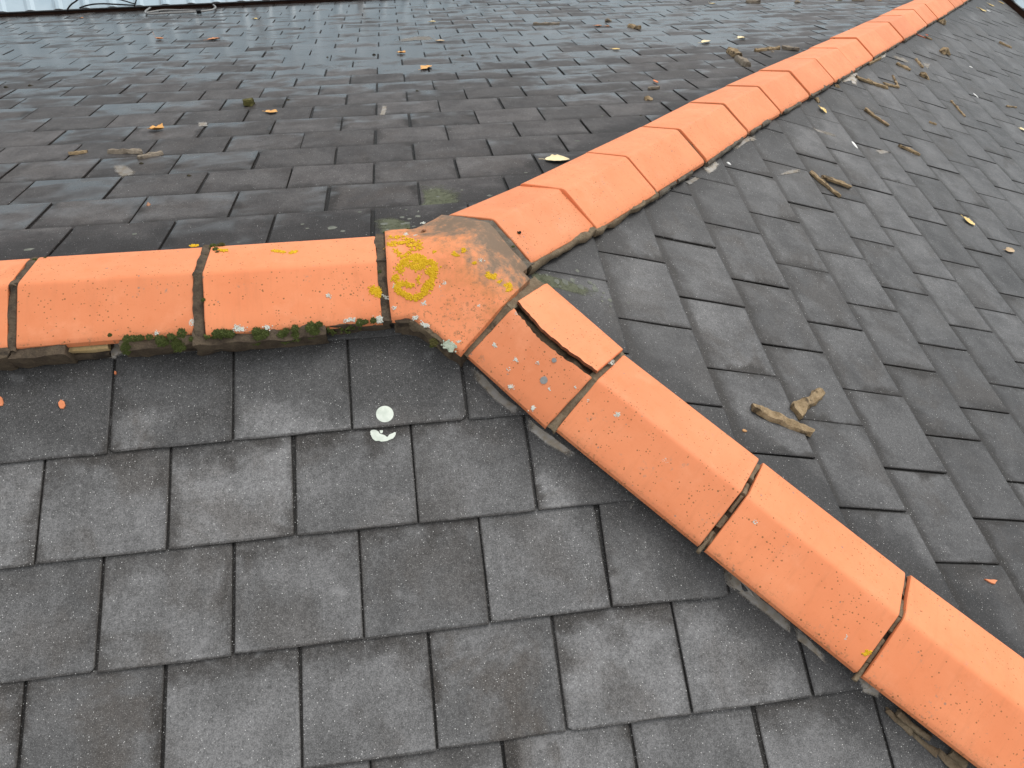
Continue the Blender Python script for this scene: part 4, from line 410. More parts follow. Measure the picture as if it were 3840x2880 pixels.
[-0.152,-0.087,0.011],[-0.146,-0.089,0.009],[-0.145,-0.099,0.004],[-0.151,-0.09,0.009],[-0.144,-0.107,-0.0],[-0.16,-0.091,0.009],[-0.147,-0.099,0.004],[-0.155,-0.09,0.009],
[-0.146,-0.113,-0.003],[-0.151,-0.104,0.002],[-0.143,-0.112,-0.003],[-0.153,-0.103,0.003],[-0.153,-0.102,0.003],[-0.159,-0.088,0.01],[-0.139,-0.105,0.001],[-0.142,-0.096,0.005],
[-0.153,-0.097,0.005],[-0.144,-0.109,-0.001],[-0.151,-0.083,0.012],[-0.153,-0.088,0.01],[-0.153,-0.088,0.01],[-0.153,-0.105,0.001],[-0.157,-0.098,0.005],[-0.156,-0.104,0.002],
[-0.147,-0.103,0.002],[-0.151,-0.09,0.009],[-0.164,-0.089,0.01],[-0.159,-0.089,0.01],[-0.149,-0.101,0.003],[-0.151,-0.09,0.009],[-0.161,-0.09,0.009],[-0.143,-0.111,-0.002],
[-0.143,-0.091,0.008],[-0.149,-0.109,-0.001],[-0.153,-0.085,0.011],[-0.151,-0.112,-0.002],[-0.14,-0.099,0.004],[-0.148,-0.096,0.006],[-0.152,-0.102,0.003],[-0.158,-0.081,0.014],
[-0.141,-0.104,0.002],[-0.148,-0.084,0.012],[-0.144,-0.1,0.004],[-0.149,-0.091,0.009],[-0.14,-0.096,0.006],[-0.148,-0.082,0.013],[-0.148,-0.083,0.013],[-0.149,-0.096,0.006],
[-0.153,-0.095,0.007],[-0.143,-0.113,-0.003],[-0.136,-0.104,0.001],[-0.14,-0.099,0.004],[-0.145,-0.086,0.011],[-0.156,-0.101,0.004],[-0.144,-0.098,0.004],[-0.151,-0.11,-0.001],
[-0.159,-0.089,0.01],[-0.402,-0.026,0.053],[-0.404,-0.026,0.053],[-0.121,-0.099,0.014],[-0.123,-0.098,0.014],[-0.122,-0.093,0.017],[-0.125,-0.095,0.016],[-0.119,-0.099,0.014],
[-0.123,-0.096,0.015],[-0.123,-0.098,0.015],[-0.119,-0.097,0.015],[-0.122,-0.096,0.015],[-0.119,-0.094,0.017],[-0.123,-0.095,0.016],[-0.121,-0.099,0.014],[-0.12,-0.099,0.014],
[-0.119,-0.095,0.016],[-0.121,-0.094,0.017],[-0.122,-0.098,0.014],[-0.122,-0.093,0.017],[-0.123,-0.093,0.017],[-0.12,-0.096,0.016],[-0.118,-0.095,0.017],[-0.129,-0.147,-0.015],
[-0.129,-0.148,-0.015],[-0.131,-0.148,-0.016],[-0.128,-0.15,-0.016],[-0.129,-0.148,-0.016],[-0.13,-0.146,-0.015],[-0.129,-0.149,-0.016],[-0.129,-0.146,-0.015],
[-0.129,-0.148,-0.015],[-0.126,-0.147,-0.014],[-0.081,-0.177,-0.026],[-0.076,-0.18,-0.027],[-0.075,-0.178,-0.026],[-0.074,-0.181,-0.027],[-0.079,-0.177,-0.025],
[-0.076,-0.176,-0.025],[-0.074,-0.181,-0.027],[-0.08,-0.177,-0.026],[-0.077,-0.181,-0.028],[-0.08,-0.176,-0.025],[-0.076,-0.177,-0.025],[-0.074,-0.18,-0.027],
[-0.079,-0.178,-0.026],[-0.077,-0.175,-0.025],[-0.079,-0.182,-0.028],[-0.078,-0.179,-0.027],[-0.077,-0.176,-0.025],[-0.074,-0.182,-0.028],[-0.074,-0.178,-0.026],
[-0.078,-0.181,-0.028],[-0.079,-0.181,-0.028],[-0.075,-0.179,-0.027],[-0.075,-0.181,-0.027],[-0.079,-0.178,-0.026],[-0.048,-0.2,-0.035],[-0.052,-0.2,-0.035],[-0.051,-0.2,-0.035],
[-0.053,-0.2,-0.035],[-0.053,-0.197,-0.034],[-0.057,-0.2,-0.036],[-0.055,-0.199,-0.035],[-0.05,-0.203,-0.037],[-0.047,-0.201,-0.035],[-0.052,-0.203,-0.037],[-0.057,-0.198,-0.035],
[-0.06,-0.192,-0.032],[-0.048,-0.202,-0.036],[-0.054,-0.202,-0.037],[-0.052,-0.2,-0.035],[-0.058,-0.199,-0.035],[-0.046,-0.202,-0.036],[-0.05,-0.2,-0.035],[-0.053,-0.2,-0.035],
[-0.054,-0.197,-0.034],[-0.05,-0.199,-0.034],[-0.062,-0.197,-0.035],[-0.059,-0.198,-0.035],[-0.048,-0.199,-0.034],[-0.049,-0.203,-0.036],[-0.05,-0.199,-0.035],
[-0.053,-0.202,-0.036],[-0.06,-0.196,-0.034],[-0.052,-0.198,-0.034],[-0.046,-0.204,-0.037],[-0.048,-0.203,-0.037],[-0.053,-0.2,-0.035],[-0.051,-0.201,-0.036],
[-0.048,-0.201,-0.035],[-0.048,-0.199,-0.034],[-0.046,-0.202,-0.035],[-0.053,-0.198,-0.035],[-0.058,-0.194,-0.032],[-0.05,-0.199,-0.035],[-0.058,-0.199,-0.035],
[-0.047,-0.202,-0.036],[-0.049,-0.2,-0.035],[-0.056,-0.2,-0.036],[-0.05,-0.202,-0.036],[0.115,-0.056,0.052],[0.111,-0.054,0.054],[0.114,-0.057,0.052],[0.111,-0.051,0.054],
[0.111,-0.054,0.054],[0.113,-0.057,0.053],[0.115,-0.059,0.051],[0.113,-0.056,0.053],[0.075,-0.163,0.003],[0.073,-0.162,0.003],[0.073,-0.162,0.003],[0.074,-0.162,0.003],
[0.074,-0.161,0.004],[0.092,-0.177,-0.003],[0.09,-0.174,-0.002],[0.092,-0.175,-0.002],[0.093,-0.175,-0.002],[0.091,-0.174,-0.001],[0.093,-0.175,-0.002],[0.09,-0.176,-0.003],
[0.093,-0.175,-0.002],[0.092,-0.176,-0.003],[-0.052,-0.15,-0.006],[-0.052,-0.151,-0.007],[-0.051,-0.152,-0.008],[-0.052,-0.152,-0.008],[-0.052,-0.152,-0.008],[-0.05,-0.15,-0.006],
[-0.049,-0.147,-0.005],[-0.051,-0.149,-0.006],[-0.052,-0.15,-0.007],[-0.053,-0.149,-0.006],[-0.052,-0.148,-0.006],[-0.054,-0.148,-0.006],[-0.052,-0.149,-0.006],
[-0.049,-0.15,-0.006],[0.009,-0.11,0.025],[0.01,-0.108,0.026],[0.008,-0.109,0.025],[0.01,-0.108,0.026],[0.008,-0.11,0.025],[0.009,-0.108,0.026],[-0.005,-0.115,0.02],
[-0.004,-0.115,0.02],[-0.005,-0.114,0.021],[-0.004,-0.114,0.021],[0.03,-0.251,-0.054],[0.03,-0.249,-0.053],[0.03,-0.251,-0.054],[0.029,-0.25,-0.053],[0.029,-0.251,-0.054],
[0.03,-0.25,-0.053],[-0.083,0.104,0.024],[-0.079,0.101,0.025],[-0.083,0.1,0.025],[-0.088,0.112,0.021],[-0.083,0.109,0.022],[-0.081,0.098,0.026],[-0.08,0.093,0.028],
[-0.082,0.108,0.022],[-0.079,0.103,0.024],[-0.084,0.105,0.023],[-0.083,0.103,0.024],[-0.087,0.109,0.022],[-0.083,0.112,0.021],[-0.084,0.103,0.024],[-0.081,0.09,0.028],
[-0.085,0.103,0.024],[-0.082,0.1,0.025],[-0.084,0.102,0.024],[-0.084,0.099,0.025],[-0.084,0.098,0.026],[-0.082,0.109,0.022],[-0.081,0.092,0.028],[-0.033,0.166,0.009],
[-0.031,0.16,0.011],[-0.029,0.161,0.011],[-0.031,0.165,0.009],[-0.028,0.166,0.009],[-0.029,0.163,0.01],[-0.028,0.165,0.01],[-0.029,0.163,0.01],[-0.032,0.156,0.012],
[-0.033,0.165,0.009],[-0.031,0.165,0.009],[-0.03,0.17,0.008],[-0.033,0.166,0.009],[-0.032,0.157,0.012],[-0.059,0.081,0.034],[-0.057,0.081,0.034],[-0.059,0.081,0.034],
[-0.058,0.084,0.033],[-0.058,0.083,0.033],[-0.058,0.084,0.033],[0.125,-0.269,-0.056],[0.127,-0.265,-0.053],[0.123,-0.265,-0.054],[0.123,-0.267,-0.055],[0.125,-0.265,-0.054],
[0.124,-0.263,-0.053],[0.126,-0.265,-0.054],[0.124,-0.263,-0.053],[0.124,-0.268,-0.056],[0.123,-0.263,-0.053],[0.123,-0.266,-0.055],[0.128,-0.267,-0.054],[0.124,-0.267,-0.055],
[0.125,-0.267,-0.055],[0.173,-0.309,-0.067],[0.174,-0.309,-0.067],[0.177,-0.31,-0.067],[0.174,-0.312,-0.069],[0.174,-0.31,-0.068],[0.178,-0.31,-0.067],[0.176,-0.312,-0.069],
[0.173,-0.309,-0.068],[0.176,-0.311,-0.068],[0.174,-0.309,-0.067],[0.177,-0.311,-0.067],[0.151,-0.369,-0.105],[0.152,-0.37,-0.105],[0.154,-0.369,-0.105],[0.153,-0.369,-0.105],
[0.158,-0.373,-0.106],[0.157,-0.37,-0.105],[0.155,-0.371,-0.106],[0.157,-0.372,-0.106],[0.155,-0.369,-0.104],[0.153,-0.368,-0.104],[0.16,-0.369,-0.104],[0.157,-0.366,-0.102],
[0.155,-0.366,-0.103],[0.154,-0.372,-0.106],[0.157,-0.37,-0.105],[0.153,-0.373,-0.107],[0.153,-0.371,-0.106],[0.158,-0.369,-0.104],[0.155,-0.374,-0.107],[0.154,-0.368,-0.104],
[0.155,-0.374,-0.107],[0.157,-0.366,-0.102],[0.153,-0.365,-0.103],[0.154,-0.368,-0.104],[0.207,-0.431,-0.127],[0.203,-0.43,-0.128],[0.205,-0.427,-0.125],[0.203,-0.428,-0.126],
[0.205,-0.427,-0.125],[0.206,-0.426,-0.124],[0.204,-0.432,-0.128],[0.203,-0.427,-0.126],[0.205,-0.432,-0.128],[0.207,-0.429,-0.126],[0.206,-0.432,-0.128],[0.207,-0.429,-0.126],
[0.203,-0.43,-0.127],[0.206,-0.428,-0.126],[0.205,-0.428,-0.126],[0.207,-0.429,-0.126],[0.203,-0.427,-0.126],[0.205,-0.432,-0.128],[0.229,-0.329,-0.066],[0.23,-0.329,-0.065],
[0.232,-0.329,-0.065],[0.23,-0.329,-0.066],[0.157,-0.329,-0.082],[0.154,-0.329,-0.083],[0.157,-0.329,-0.082],[0.155,-0.329,-0.082],[0.156,-0.328,-0.082],[0.252,-0.396,-0.097],
[0.253,-0.395,-0.097],[0.253,-0.393,-0.096],[0.251,-0.394,-0.097],[0.251,-0.394,-0.097],[0.251,-0.396,-0.098],[0.253,-0.392,-0.095],[0.317,-0.404,-0.087],[0.315,-0.404,-0.088],
[0.317,-0.404,-0.087],[0.317,-0.405,-0.088],[0.19,-0.201,-0.004],[0.19,-0.201,-0.004],[0.415,-0.48,-0.118],[0.415,-0.479,-0.118],[0.418,-0.48,-0.118],[0.415,-0.484,-0.12],
[0.419,-0.482,-0.119],[0.414,-0.481,-0.119],[0.415,-0.479,-0.118],[0.415,-0.481,-0.119],[0.418,-0.482,-0.119],[0.419,-0.483,-0.119],[0.418,-0.483,-0.119],[0.417,-0.478,-0.117],
[0.417,-0.48,-0.118],[0.415,-0.479,-0.118],[0.415,-0.479,-0.118],[0.42,-0.484,-0.119],[0.418,-0.478,-0.117],[0.42,-0.483,-0.119],[0.347,-0.437,-0.108],[0.349,-0.438,-0.109],
[0.347,-0.437,-0.108],[0.433,-0.328,-0.104],[0.434,-0.326,-0.104],[0.43,-0.329,-0.103],[0.429,-0.323,-0.103],[0.433,-0.323,-0.104],[0.433,-0.325,-0.104],[0.434,-0.318,-0.105],
[0.431,-0.326,-0.103],[0.438,-0.316,-0.107],[0.436,-0.324,-0.105],[0.425,-0.324,-0.101],[0.43,-0.322,-0.103],[0.429,-0.327,-0.102],[0.437,-0.317,-0.106],[0.432,-0.319,-0.104],
[0.431,-0.328,-0.103],[0.436,-0.316,-0.106],[0.429,-0.321,-0.103],[0.434,-0.315,-0.105],[0.431,-0.314,-0.104],[0.431,-0.315,-0.104],[0.435,-0.322,-0.105],[0.428,-0.329,-0.102],
[0.433,-0.328,-0.104],[0.435,-0.314,-0.105],[0.436,-0.312,-0.106],[0.709,-0.778,-0.214],[0.71,-0.779,-0.214],[0.708,-0.779,-0.214],[0.709,-0.778,-0.214],[0.71,-0.777,-0.213],
[0.875,-1.048,-0.33],[0.876,-1.045,-0.328],[0.875,-1.047,-0.33],[0.515,-0.609,-0.165],[0.517,-0.606,-0.164],[0.513,-0.602,-0.162],[0.522,-0.605,-0.162],[0.518,-0.602,-0.161],
[0.519,-0.603,-0.162],[0.524,-0.606,-0.162],[0.51,-0.605,-0.164],[0.515,-0.606,-0.164],[0.516,-0.601,-0.161],[0.517,-0.608,-0.165],[0.522,-0.609,-0.164],[0.518,-0.601,-0.161],
[0.517,-0.604,-0.163]],'GL':[[0.002,-0.257,-0.061],[0.006,-0.267,-0.067],[0.023,-0.262,-0.061],[0.006,-0.264,-0.065],[0.011,-0.258,-0.06],[-0.001,-0.255,-0.06],
[-0.002,-0.252,-0.059],[0.001,-0.248,-0.056],[0.001,-0.257,-0.061],[0.007,-0.252,-0.058],[-0.003,-0.255,-0.06],[-0.007,-0.244,-0.055],[0.005,-0.256,-0.06],[-0.002,-0.256,-0.061],
[0.007,-0.252,-0.058],[-0.004,-0.253,-0.06],[0.018,-0.259,-0.06],[-0.003,-0.26,-0.063],[0.008,-0.267,-0.066],[0.014,-0.255,-0.058],[0.01,-0.269,-0.067],[0.004,-0.255,-0.06],
[0.019,-0.261,-0.061],[0.006,-0.268,-0.067],[0.001,-0.247,-0.055],[0.006,-0.252,-0.058],[0.008,-0.266,-0.065],[-0.003,-0.259,-0.063],[0.012,-0.252,-0.057],[0.002,-0.264,-0.065],
[0.009,-0.261,-0.062],[0.011,-0.268,-0.066],[0.001,-0.264,-0.065],[0.007,-0.251,-0.057],[0.01,-0.26,-0.061],[0.012,-0.259,-0.061],[0.003,-0.248,-0.056],[0.01,-0.257,-0.06],
[-0.003,-0.259,-0.063],[0.01,-0.261,-0.062],[0.008,-0.26,-0.062],[0.005,-0.266,-0.066],[-0.007,-0.257,-0.063],[0.008,-0.25,-0.056],[0.007,-0.252,-0.057],[0.014,-0.261,-0.062],
[0.004,-0.254,-0.059],[0.004,-0.257,-0.061],[-0.003,-0.254,-0.06],[0.013,-0.265,-0.064],[-0.001,-0.249,-0.057],[0.011,-0.268,-0.066],[0.007,-0.251,-0.057],[0.013,-0.267,-0.065],
[-0.005,-0.251,-0.058],[0.014,-0.26,-0.061],[0.011,-0.251,-0.057],[0.015,-0.259,-0.06],[0.009,-0.264,-0.064],[0.008,-0.251,-0.057],[0.007,-0.258,-0.061],[-0.001,-0.258,-0.062],
[0.007,-0.258,-0.061],[0.017,-0.257,-0.059],[0.007,-0.256,-0.06],[-0.002,-0.251,-0.058],[0.012,-0.265,-0.064],[0.018,-0.261,-0.061],[0.002,-0.26,-0.063],[0.01,-0.253,-0.058],
[0.009,-0.26,-0.062],[0.006,-0.26,-0.062],[-0.004,-0.258,-0.062],[0.006,-0.268,-0.067],[0.001,-0.256,-0.061],[0.007,-0.255,-0.059],[-0.006,-0.252,-0.059],[0.002,-0.26,-0.063],
[0.009,-0.26,-0.062],[0.006,-0.261,-0.063],[0.009,-0.265,-0.065],[0.007,-0.264,-0.064],[0.005,-0.246,-0.055],[0.002,-0.257,-0.061],[0.012,-0.262,-0.063],[0.005,-0.254,-0.059],
[0.003,-0.259,-0.062],[0.013,-0.265,-0.064],[0.005,-0.253,-0.059],[0.01,-0.256,-0.059],[0.008,-0.255,-0.059],[0.002,-0.253,-0.059],[0.019,-0.263,-0.062],[0.003,-0.258,-0.062],
[0.011,-0.267,-0.066],[0.012,-0.258,-0.06],[0.018,-0.265,-0.064],[0.01,-0.26,-0.061],[0.011,-0.261,-0.062],[-0.005,-0.255,-0.061],[0.001,-0.26,-0.063],[-0.003,-0.261,-0.064],
[0.018,-0.258,-0.059],[-0.005,-0.259,-0.063],[-0.007,-0.252,-0.059],[0.017,-0.268,-0.066],[-0.001,-0.26,-0.063],[0.006,-0.25,-0.056],[-0.002,-0.248,-0.057],[0.011,-0.268,-0.066],
[0.009,-0.261,-0.062],[0.004,-0.262,-0.064],[0.008,-0.266,-0.065],[0.004,-0.25,-0.057],[0.013,-0.262,-0.063],[0.009,-0.26,-0.062],[0.009,-0.254,-0.058],[0.007,-0.256,-0.06],
[0.015,-0.254,-0.057],[-0.003,-0.248,-0.057]],'wall':[[-3.6877,6.1454,-2.0169],[-1.6172,6.4635,-2.1254]],'cables':[[[-3.1243,6.2016,-2.0511],[-3.0997,6.2054,-2.0237],
[-3.0601,6.2115,-1.9929],[-3.0113,6.219,-1.9682],[-2.9524,6.228,-1.9347],[-2.8808,6.239,-1.8977]],[[-3.0057,6.2198,-2.0333],[-2.949,6.2285,-2.019],[-2.876,6.2398,-2.0114],
[-2.7835,6.254,-2.0157],[-2.6938,6.2678,-2.0297],[-2.6033,6.2817,-2.0439],[-2.5238,6.2939,-2.0569]],[[-2.6542,6.2738,-1.9837],[-2.5918,6.2834,-2.0098],[-2.5405,6.2913,-2.035],
[-2.5119,6.2957,-2.043]],[[-2.4796,6.3007,-1.9809],[-2.4938,6.2985,-2.0095],[-2.5143,6.2953,-2.0427],[-2.527,6.2934,-2.0668]]],'conduit':[[-2.4533,6.6446,-2.2072],
[-2.412,6.4446,-2.139],[-2.3866,6.2134,-2.0601],[-2.3643,6.0364,-1.9998],[-2.3181,5.8802,-1.9465],[-2.2455,5.8007,-1.9193],[-2.1356,5.8309,-1.9297],[-1.9484,5.8409,-1.9331],
[-1.8483,5.8751,-1.9447],[-1.7557,5.9541,-1.9717],[-1.7448,6.1017,-2.022],[-1.7618,6.2174,-2.0615],[-1.8203,6.418,-2.1299],[-1.8926,6.6313,-2.2027]],
'conduit2':[[-2.3245,5.9225,-1.9609],[-2.2834,5.9936,-1.9851],[-2.2341,6.0853,-2.0164],[-2.1484,6.0831,-2.0157],[-1.9824,5.9951,-1.9857],[-1.862,5.9412,-1.9673]],
'wall2':[[6.8248,6.2857,-2.287],[6.9724,6.1532,-2.338]],'blob':[[-0.1547,0.4137],[-0.1554,0.4181],[-0.157,0.4222],[-0.1593,0.4259],[-0.1624,0.429],[-0.166,0.4315],[-0.17,0.4332],
[-0.1743,0.434],[-0.1788,0.434],[-0.1831,0.4332],[-0.1873,0.4315],[-0.191,0.429],[-0.1943,0.4259],[-0.1969,0.4222],[-0.1987,0.4181],[-0.1997,0.4137],[-0.1999,0.4093],
[-0.1992,0.4049],[-0.1977,0.4008],[-0.1953,0.397],[-0.1923,0.3939],[-0.1887,0.3914],[-0.1846,0.3896],[-0.1803,0.3888],[-0.1758,0.3887],[-0.1714,0.3896],[-0.1673,0.3913],
[-0.1635,0.3938],[-0.1602,0.397],[-0.1576,0.4007],[-0.1558,0.4048],[-0.1548,0.4092]],'cres':[[-0.2102,0.4496],[-0.2051,0.4499],[-0.2001,0.4528],[-0.1962,0.4565],[-0.1944,0.461],
[-0.1895,0.4637],[-0.1845,0.4658],[-0.1805,0.4678],[-0.1786,0.4707],[-0.1751,0.4727],[-0.1724,0.4703],[-0.1706,0.4672],[-0.1659,0.4655],[-0.1595,0.4634],[-0.1563,0.4615],
[-0.153,0.4621],[-0.1531,0.4673],[-0.1572,0.4745],[-0.1616,0.4784],[-0.17,0.4808],[-0.1763,0.4834],[-0.1835,0.4838],[-0.1917,0.4835],[-0.1967,0.4808],[-0.2049,0.4805],
[-0.2088,0.478],[-0.2136,0.4721],[-0.2171,0.462],[-0.2176,0.4532],[-0.2143,0.4498]],'cres2':[[-0.194,0.4534],[-0.1898,0.4527],[-0.1852,0.4538],[-0.1855,0.4575],[-0.1883,0.4616],
[-0.1923,0.4601]],'c3':[[0.6194,0.9803],[0.6332,0.8914]],'ALG':[['B',[[-0.0196,0.5832],[0.0437,0.5881],[0.1006,0.5102],[0.0804,0.3884],[0.0347,0.2952],[-0.0151,0.2494],
[-0.0531,0.2297],[-0.0386,0.3662],[-0.0144,0.4678]]],['B',[[-0.1685,0.3051],[-0.1214,0.3102],[-0.0522,0.2562],[-0.0158,0.2361],[-0.0455,0.1891],[-0.1092,0.1816],[-0.1542,0.1963]]],
['C',[[0.0242,0.2615],[0.0263,0.3211],[0.0128,0.3991],[-0.015,0.4752],[-0.0392,0.4286],[-0.0254,0.3511],[-0.0337,0.2906],[-0.0143,0.2648]]]],'snail':[-0.0333,0.1018,0.0295],
'bit':[0.2453,0.1173,-0.0035]}

D_ = DATA
sc = bpy.context.scene
for o in list(bpy.data.objects): bpy.data.objects.remove(o)
C = bpy.context.collection
rad = math.radians
# ------------------------------------------------------------------ camera
R = [V(r) for r in D_['R']]
cam = bpy.data.objects.new('camera', bpy.data.cameras.new('camera')); C.objects.link(cam)
CP = V(D_['cam'])
cm = Matrix((R[0], -R[1], -R[2])).transposed().to_4x4(); cm.translation = CP
cam.matrix_world = cm
cam.data.sensor_width = 36; cam.data.lens = D_['lens']; cam.data.clip_start = .02; cam.data.clip_end = 2000
sc.camera = cam
sc.render.resolution_x, sc.render.resolution_y = 1024, 768
# ------------------------------------------------------------------ sky, sun, exposure: an overcast day
SUN_EL, SUN_AZ = rad(50), rad(42)      # azimuth clockwise from +y
wd = bpy.data.worlds.new('World'); sc.world = wd; wd.use_nodes = True
nt = wd.node_tree; nt.nodes.clear()
sky = nt.nodes.new('ShaderNodeTexSky'); sky.sky_type = 'NISHITA'; sky.sun_disc = False
sky.sun_elevation = SUN_EL; sky.sun_rotation = SUN_AZ; sky.air_density = 1.0; sky.dust_density = 4.0; sky.ozone_density = 1.0
hs = nt.nodes.new('ShaderNodeHueSaturation'); hs.inputs['Saturation'].default_value = .22
bg = nt.nodes.new('ShaderNodeBackground'); bg.inputs['Strength'].default_value = .15
wo = nt.nodes.new('ShaderNodeOutputWorld')
ov = nt.nodes.new('ShaderNodeMix'); ov.data_type = 'RGBA'; ov.inputs['Factor'].default_value = .62   # the cloud layer
ov.inputs[7].default_value = (6.5, 6.55, 6.6, 1)
nt.links.new(sky.outputs[0], hs.inputs['Color']); nt.links.new(hs.outputs[0], ov.inputs[6]); nt.links.new(ov.outputs[2], bg.inputs[0]); nt.links.new(bg.outputs[0], wo.inputs[0])
sl = bpy.data.lights.new('sun', 'SUN'); sl.energy = 1.45; sl.angle = rad(30); sl.color = (1, .965, .92)
so = bpy.data.objects.new('sun', sl); C.objects.link(so)
sd = V((math.sin(SUN_AZ)*math.cos(SUN_EL), math.cos(SUN_AZ)*math.cos(SUN_EL), math.sin(SUN_EL)))
so.rotation_euler = sd.to_track_quat('Z', 'Y').to_euler()
so.location = (0, 0, 20)
vs = sc.view_settings; vs.view_transform = 'Standard'; vs.look = 'None'; vs.exposure = 0.2; vs.gamma = 1; vs.use_curve_mapping = False
sc.cycles.max_bounces = 6
# ------------------------------------------------------------------ node helper
class G:
    def __init__(s, name):
        s.m = bpy.data.materials.new(name); s.m.use_nodes = True; s.t = s.m.node_tree; s.t.nodes.clear()
    def n(s, typ, inp=None, **props):
        nd = s.t.nodes.new(typ)
        for k, v in props.items(): setattr(nd, k, v)
        for k, v in (inp or {}).items():
            sk = nd.inputs[k]
            if hasattr(v, 'default_value') and hasattr(v, 'is_linked'): s.t.links.new(v, sk)
            else: sk.default_value = v
        return nd
    def math(s, op, a, b=0.0, c=0.0, clamp=False):
        return s.n('ShaderNodeMath', {0: a, 1: b, 2: c}, operation=op, use_clamp=clamp).outputs[0]
    def mix(s, f, a, b, blend='MIX'):
        if isinstance(a, tuple) and len(a) == 3: a = a+(1,)
        if isinstance(b, tuple) and len(b) == 3: b = b+(1,)
        nd = s.n('ShaderNodeMix', {'Factor': f, 6: a, 7: b}, data_type='RGBA', blend_type=blend, clamp_factor=True)
        return nd.outputs[2]
    def noise(s, co, scale, detail=4, rough=.55, dist=0.0):
        return s.n('ShaderNodeTexNoise', {'Vector': co, 'Scale': scale, 'Detail': detail, 'Roughness': rough, 'Distortion': dist}).outputs[0]
    def step(s, x, a, b):
        return s.n('ShaderNodeMapRange', {0: x, 1: a, 2: b, 3: 0.0, 4: 1.0}, interpolation_type='SMOOTHSTEP').outputs[0]
    def vmath(s, op, a, b):
        return s.n('ShaderNodeVectorMath', {0: a, 1: b}, operation=op).outputs[0]
    def xyz(s, v):
        return s.n('ShaderNodeSeparateXYZ', {0: v}).outputs
    def comb(s, x, y, z):
        return s.n('ShaderNodeCombineXYZ', {0: x, 1: y, 2: z}).outputs[0]
    def specks(s, co, scale, thr, dens):
        """small dots: 1 inside a dot; dens 0..1 = share of cells with a dot"""
        v = s.n('ShaderNodeTexVoronoi', {'Vector': co, 'Scale': scale})
        c = s.xyz(v.outputs['Color'])
        on = s.math('LESS_THAN', c[0], dens)
        r = s.math('MULTIPLY', s.math('ADD', s.math('MULTIPLY', c[1], .8), .35), thr)
        d = s.math('SUBTRACT', r, v.outputs['Distance'])
        return s.math('MULTIPLY', on, s.step(d, -.02, .06))
    def out(s, col, rough, bump=None, bs=.3, bd=.002, spec=.4, alpha=None, sub=None):
        b = s.n('ShaderNodeBsdfPrincipled', {'Base Color': col if not isinstance(col, tuple) else col[:3]+(1,), 'Roughness': rough, 'Specular IOR Level': spec})
        if bump is not None:
            bn = s.n('ShaderNodeBump', {'Strength': bs, 'Distance': bd, 'Height': bump}); s.t.links.new(bn.outputs[0], b.inputs['Normal'])
        if alpha is not None: s.t.links.new(alpha, b.inputs['Alpha'])
        o = s.n('ShaderNodeOutputMaterial'); s.t.links.new(b.outputs[0], o.inputs[0])
        return s.m
    def rnd(s):
        oi = s.n('ShaderNodeObjectInfo').outputs['Random']
        at = s.n('ShaderNodeAttribute', attribute_name='rnd').outputs['Fac']
        return s.math('FRACT', s.math('ADD', oi, at))
    def objco(s, mul=31.0):
        tc = s.n('ShaderNodeTexCoord').outputs['Object']
        r = s.n('ShaderNodeObjectInfo').outputs['Random']
        return s.vmath('ADD', tc, s.comb(s.math('MULTIPLY', r, mul), s.math('MULTIPLY', r, mul*1.7), s.math('MULTIPLY', r, mul*.6))), tc, r

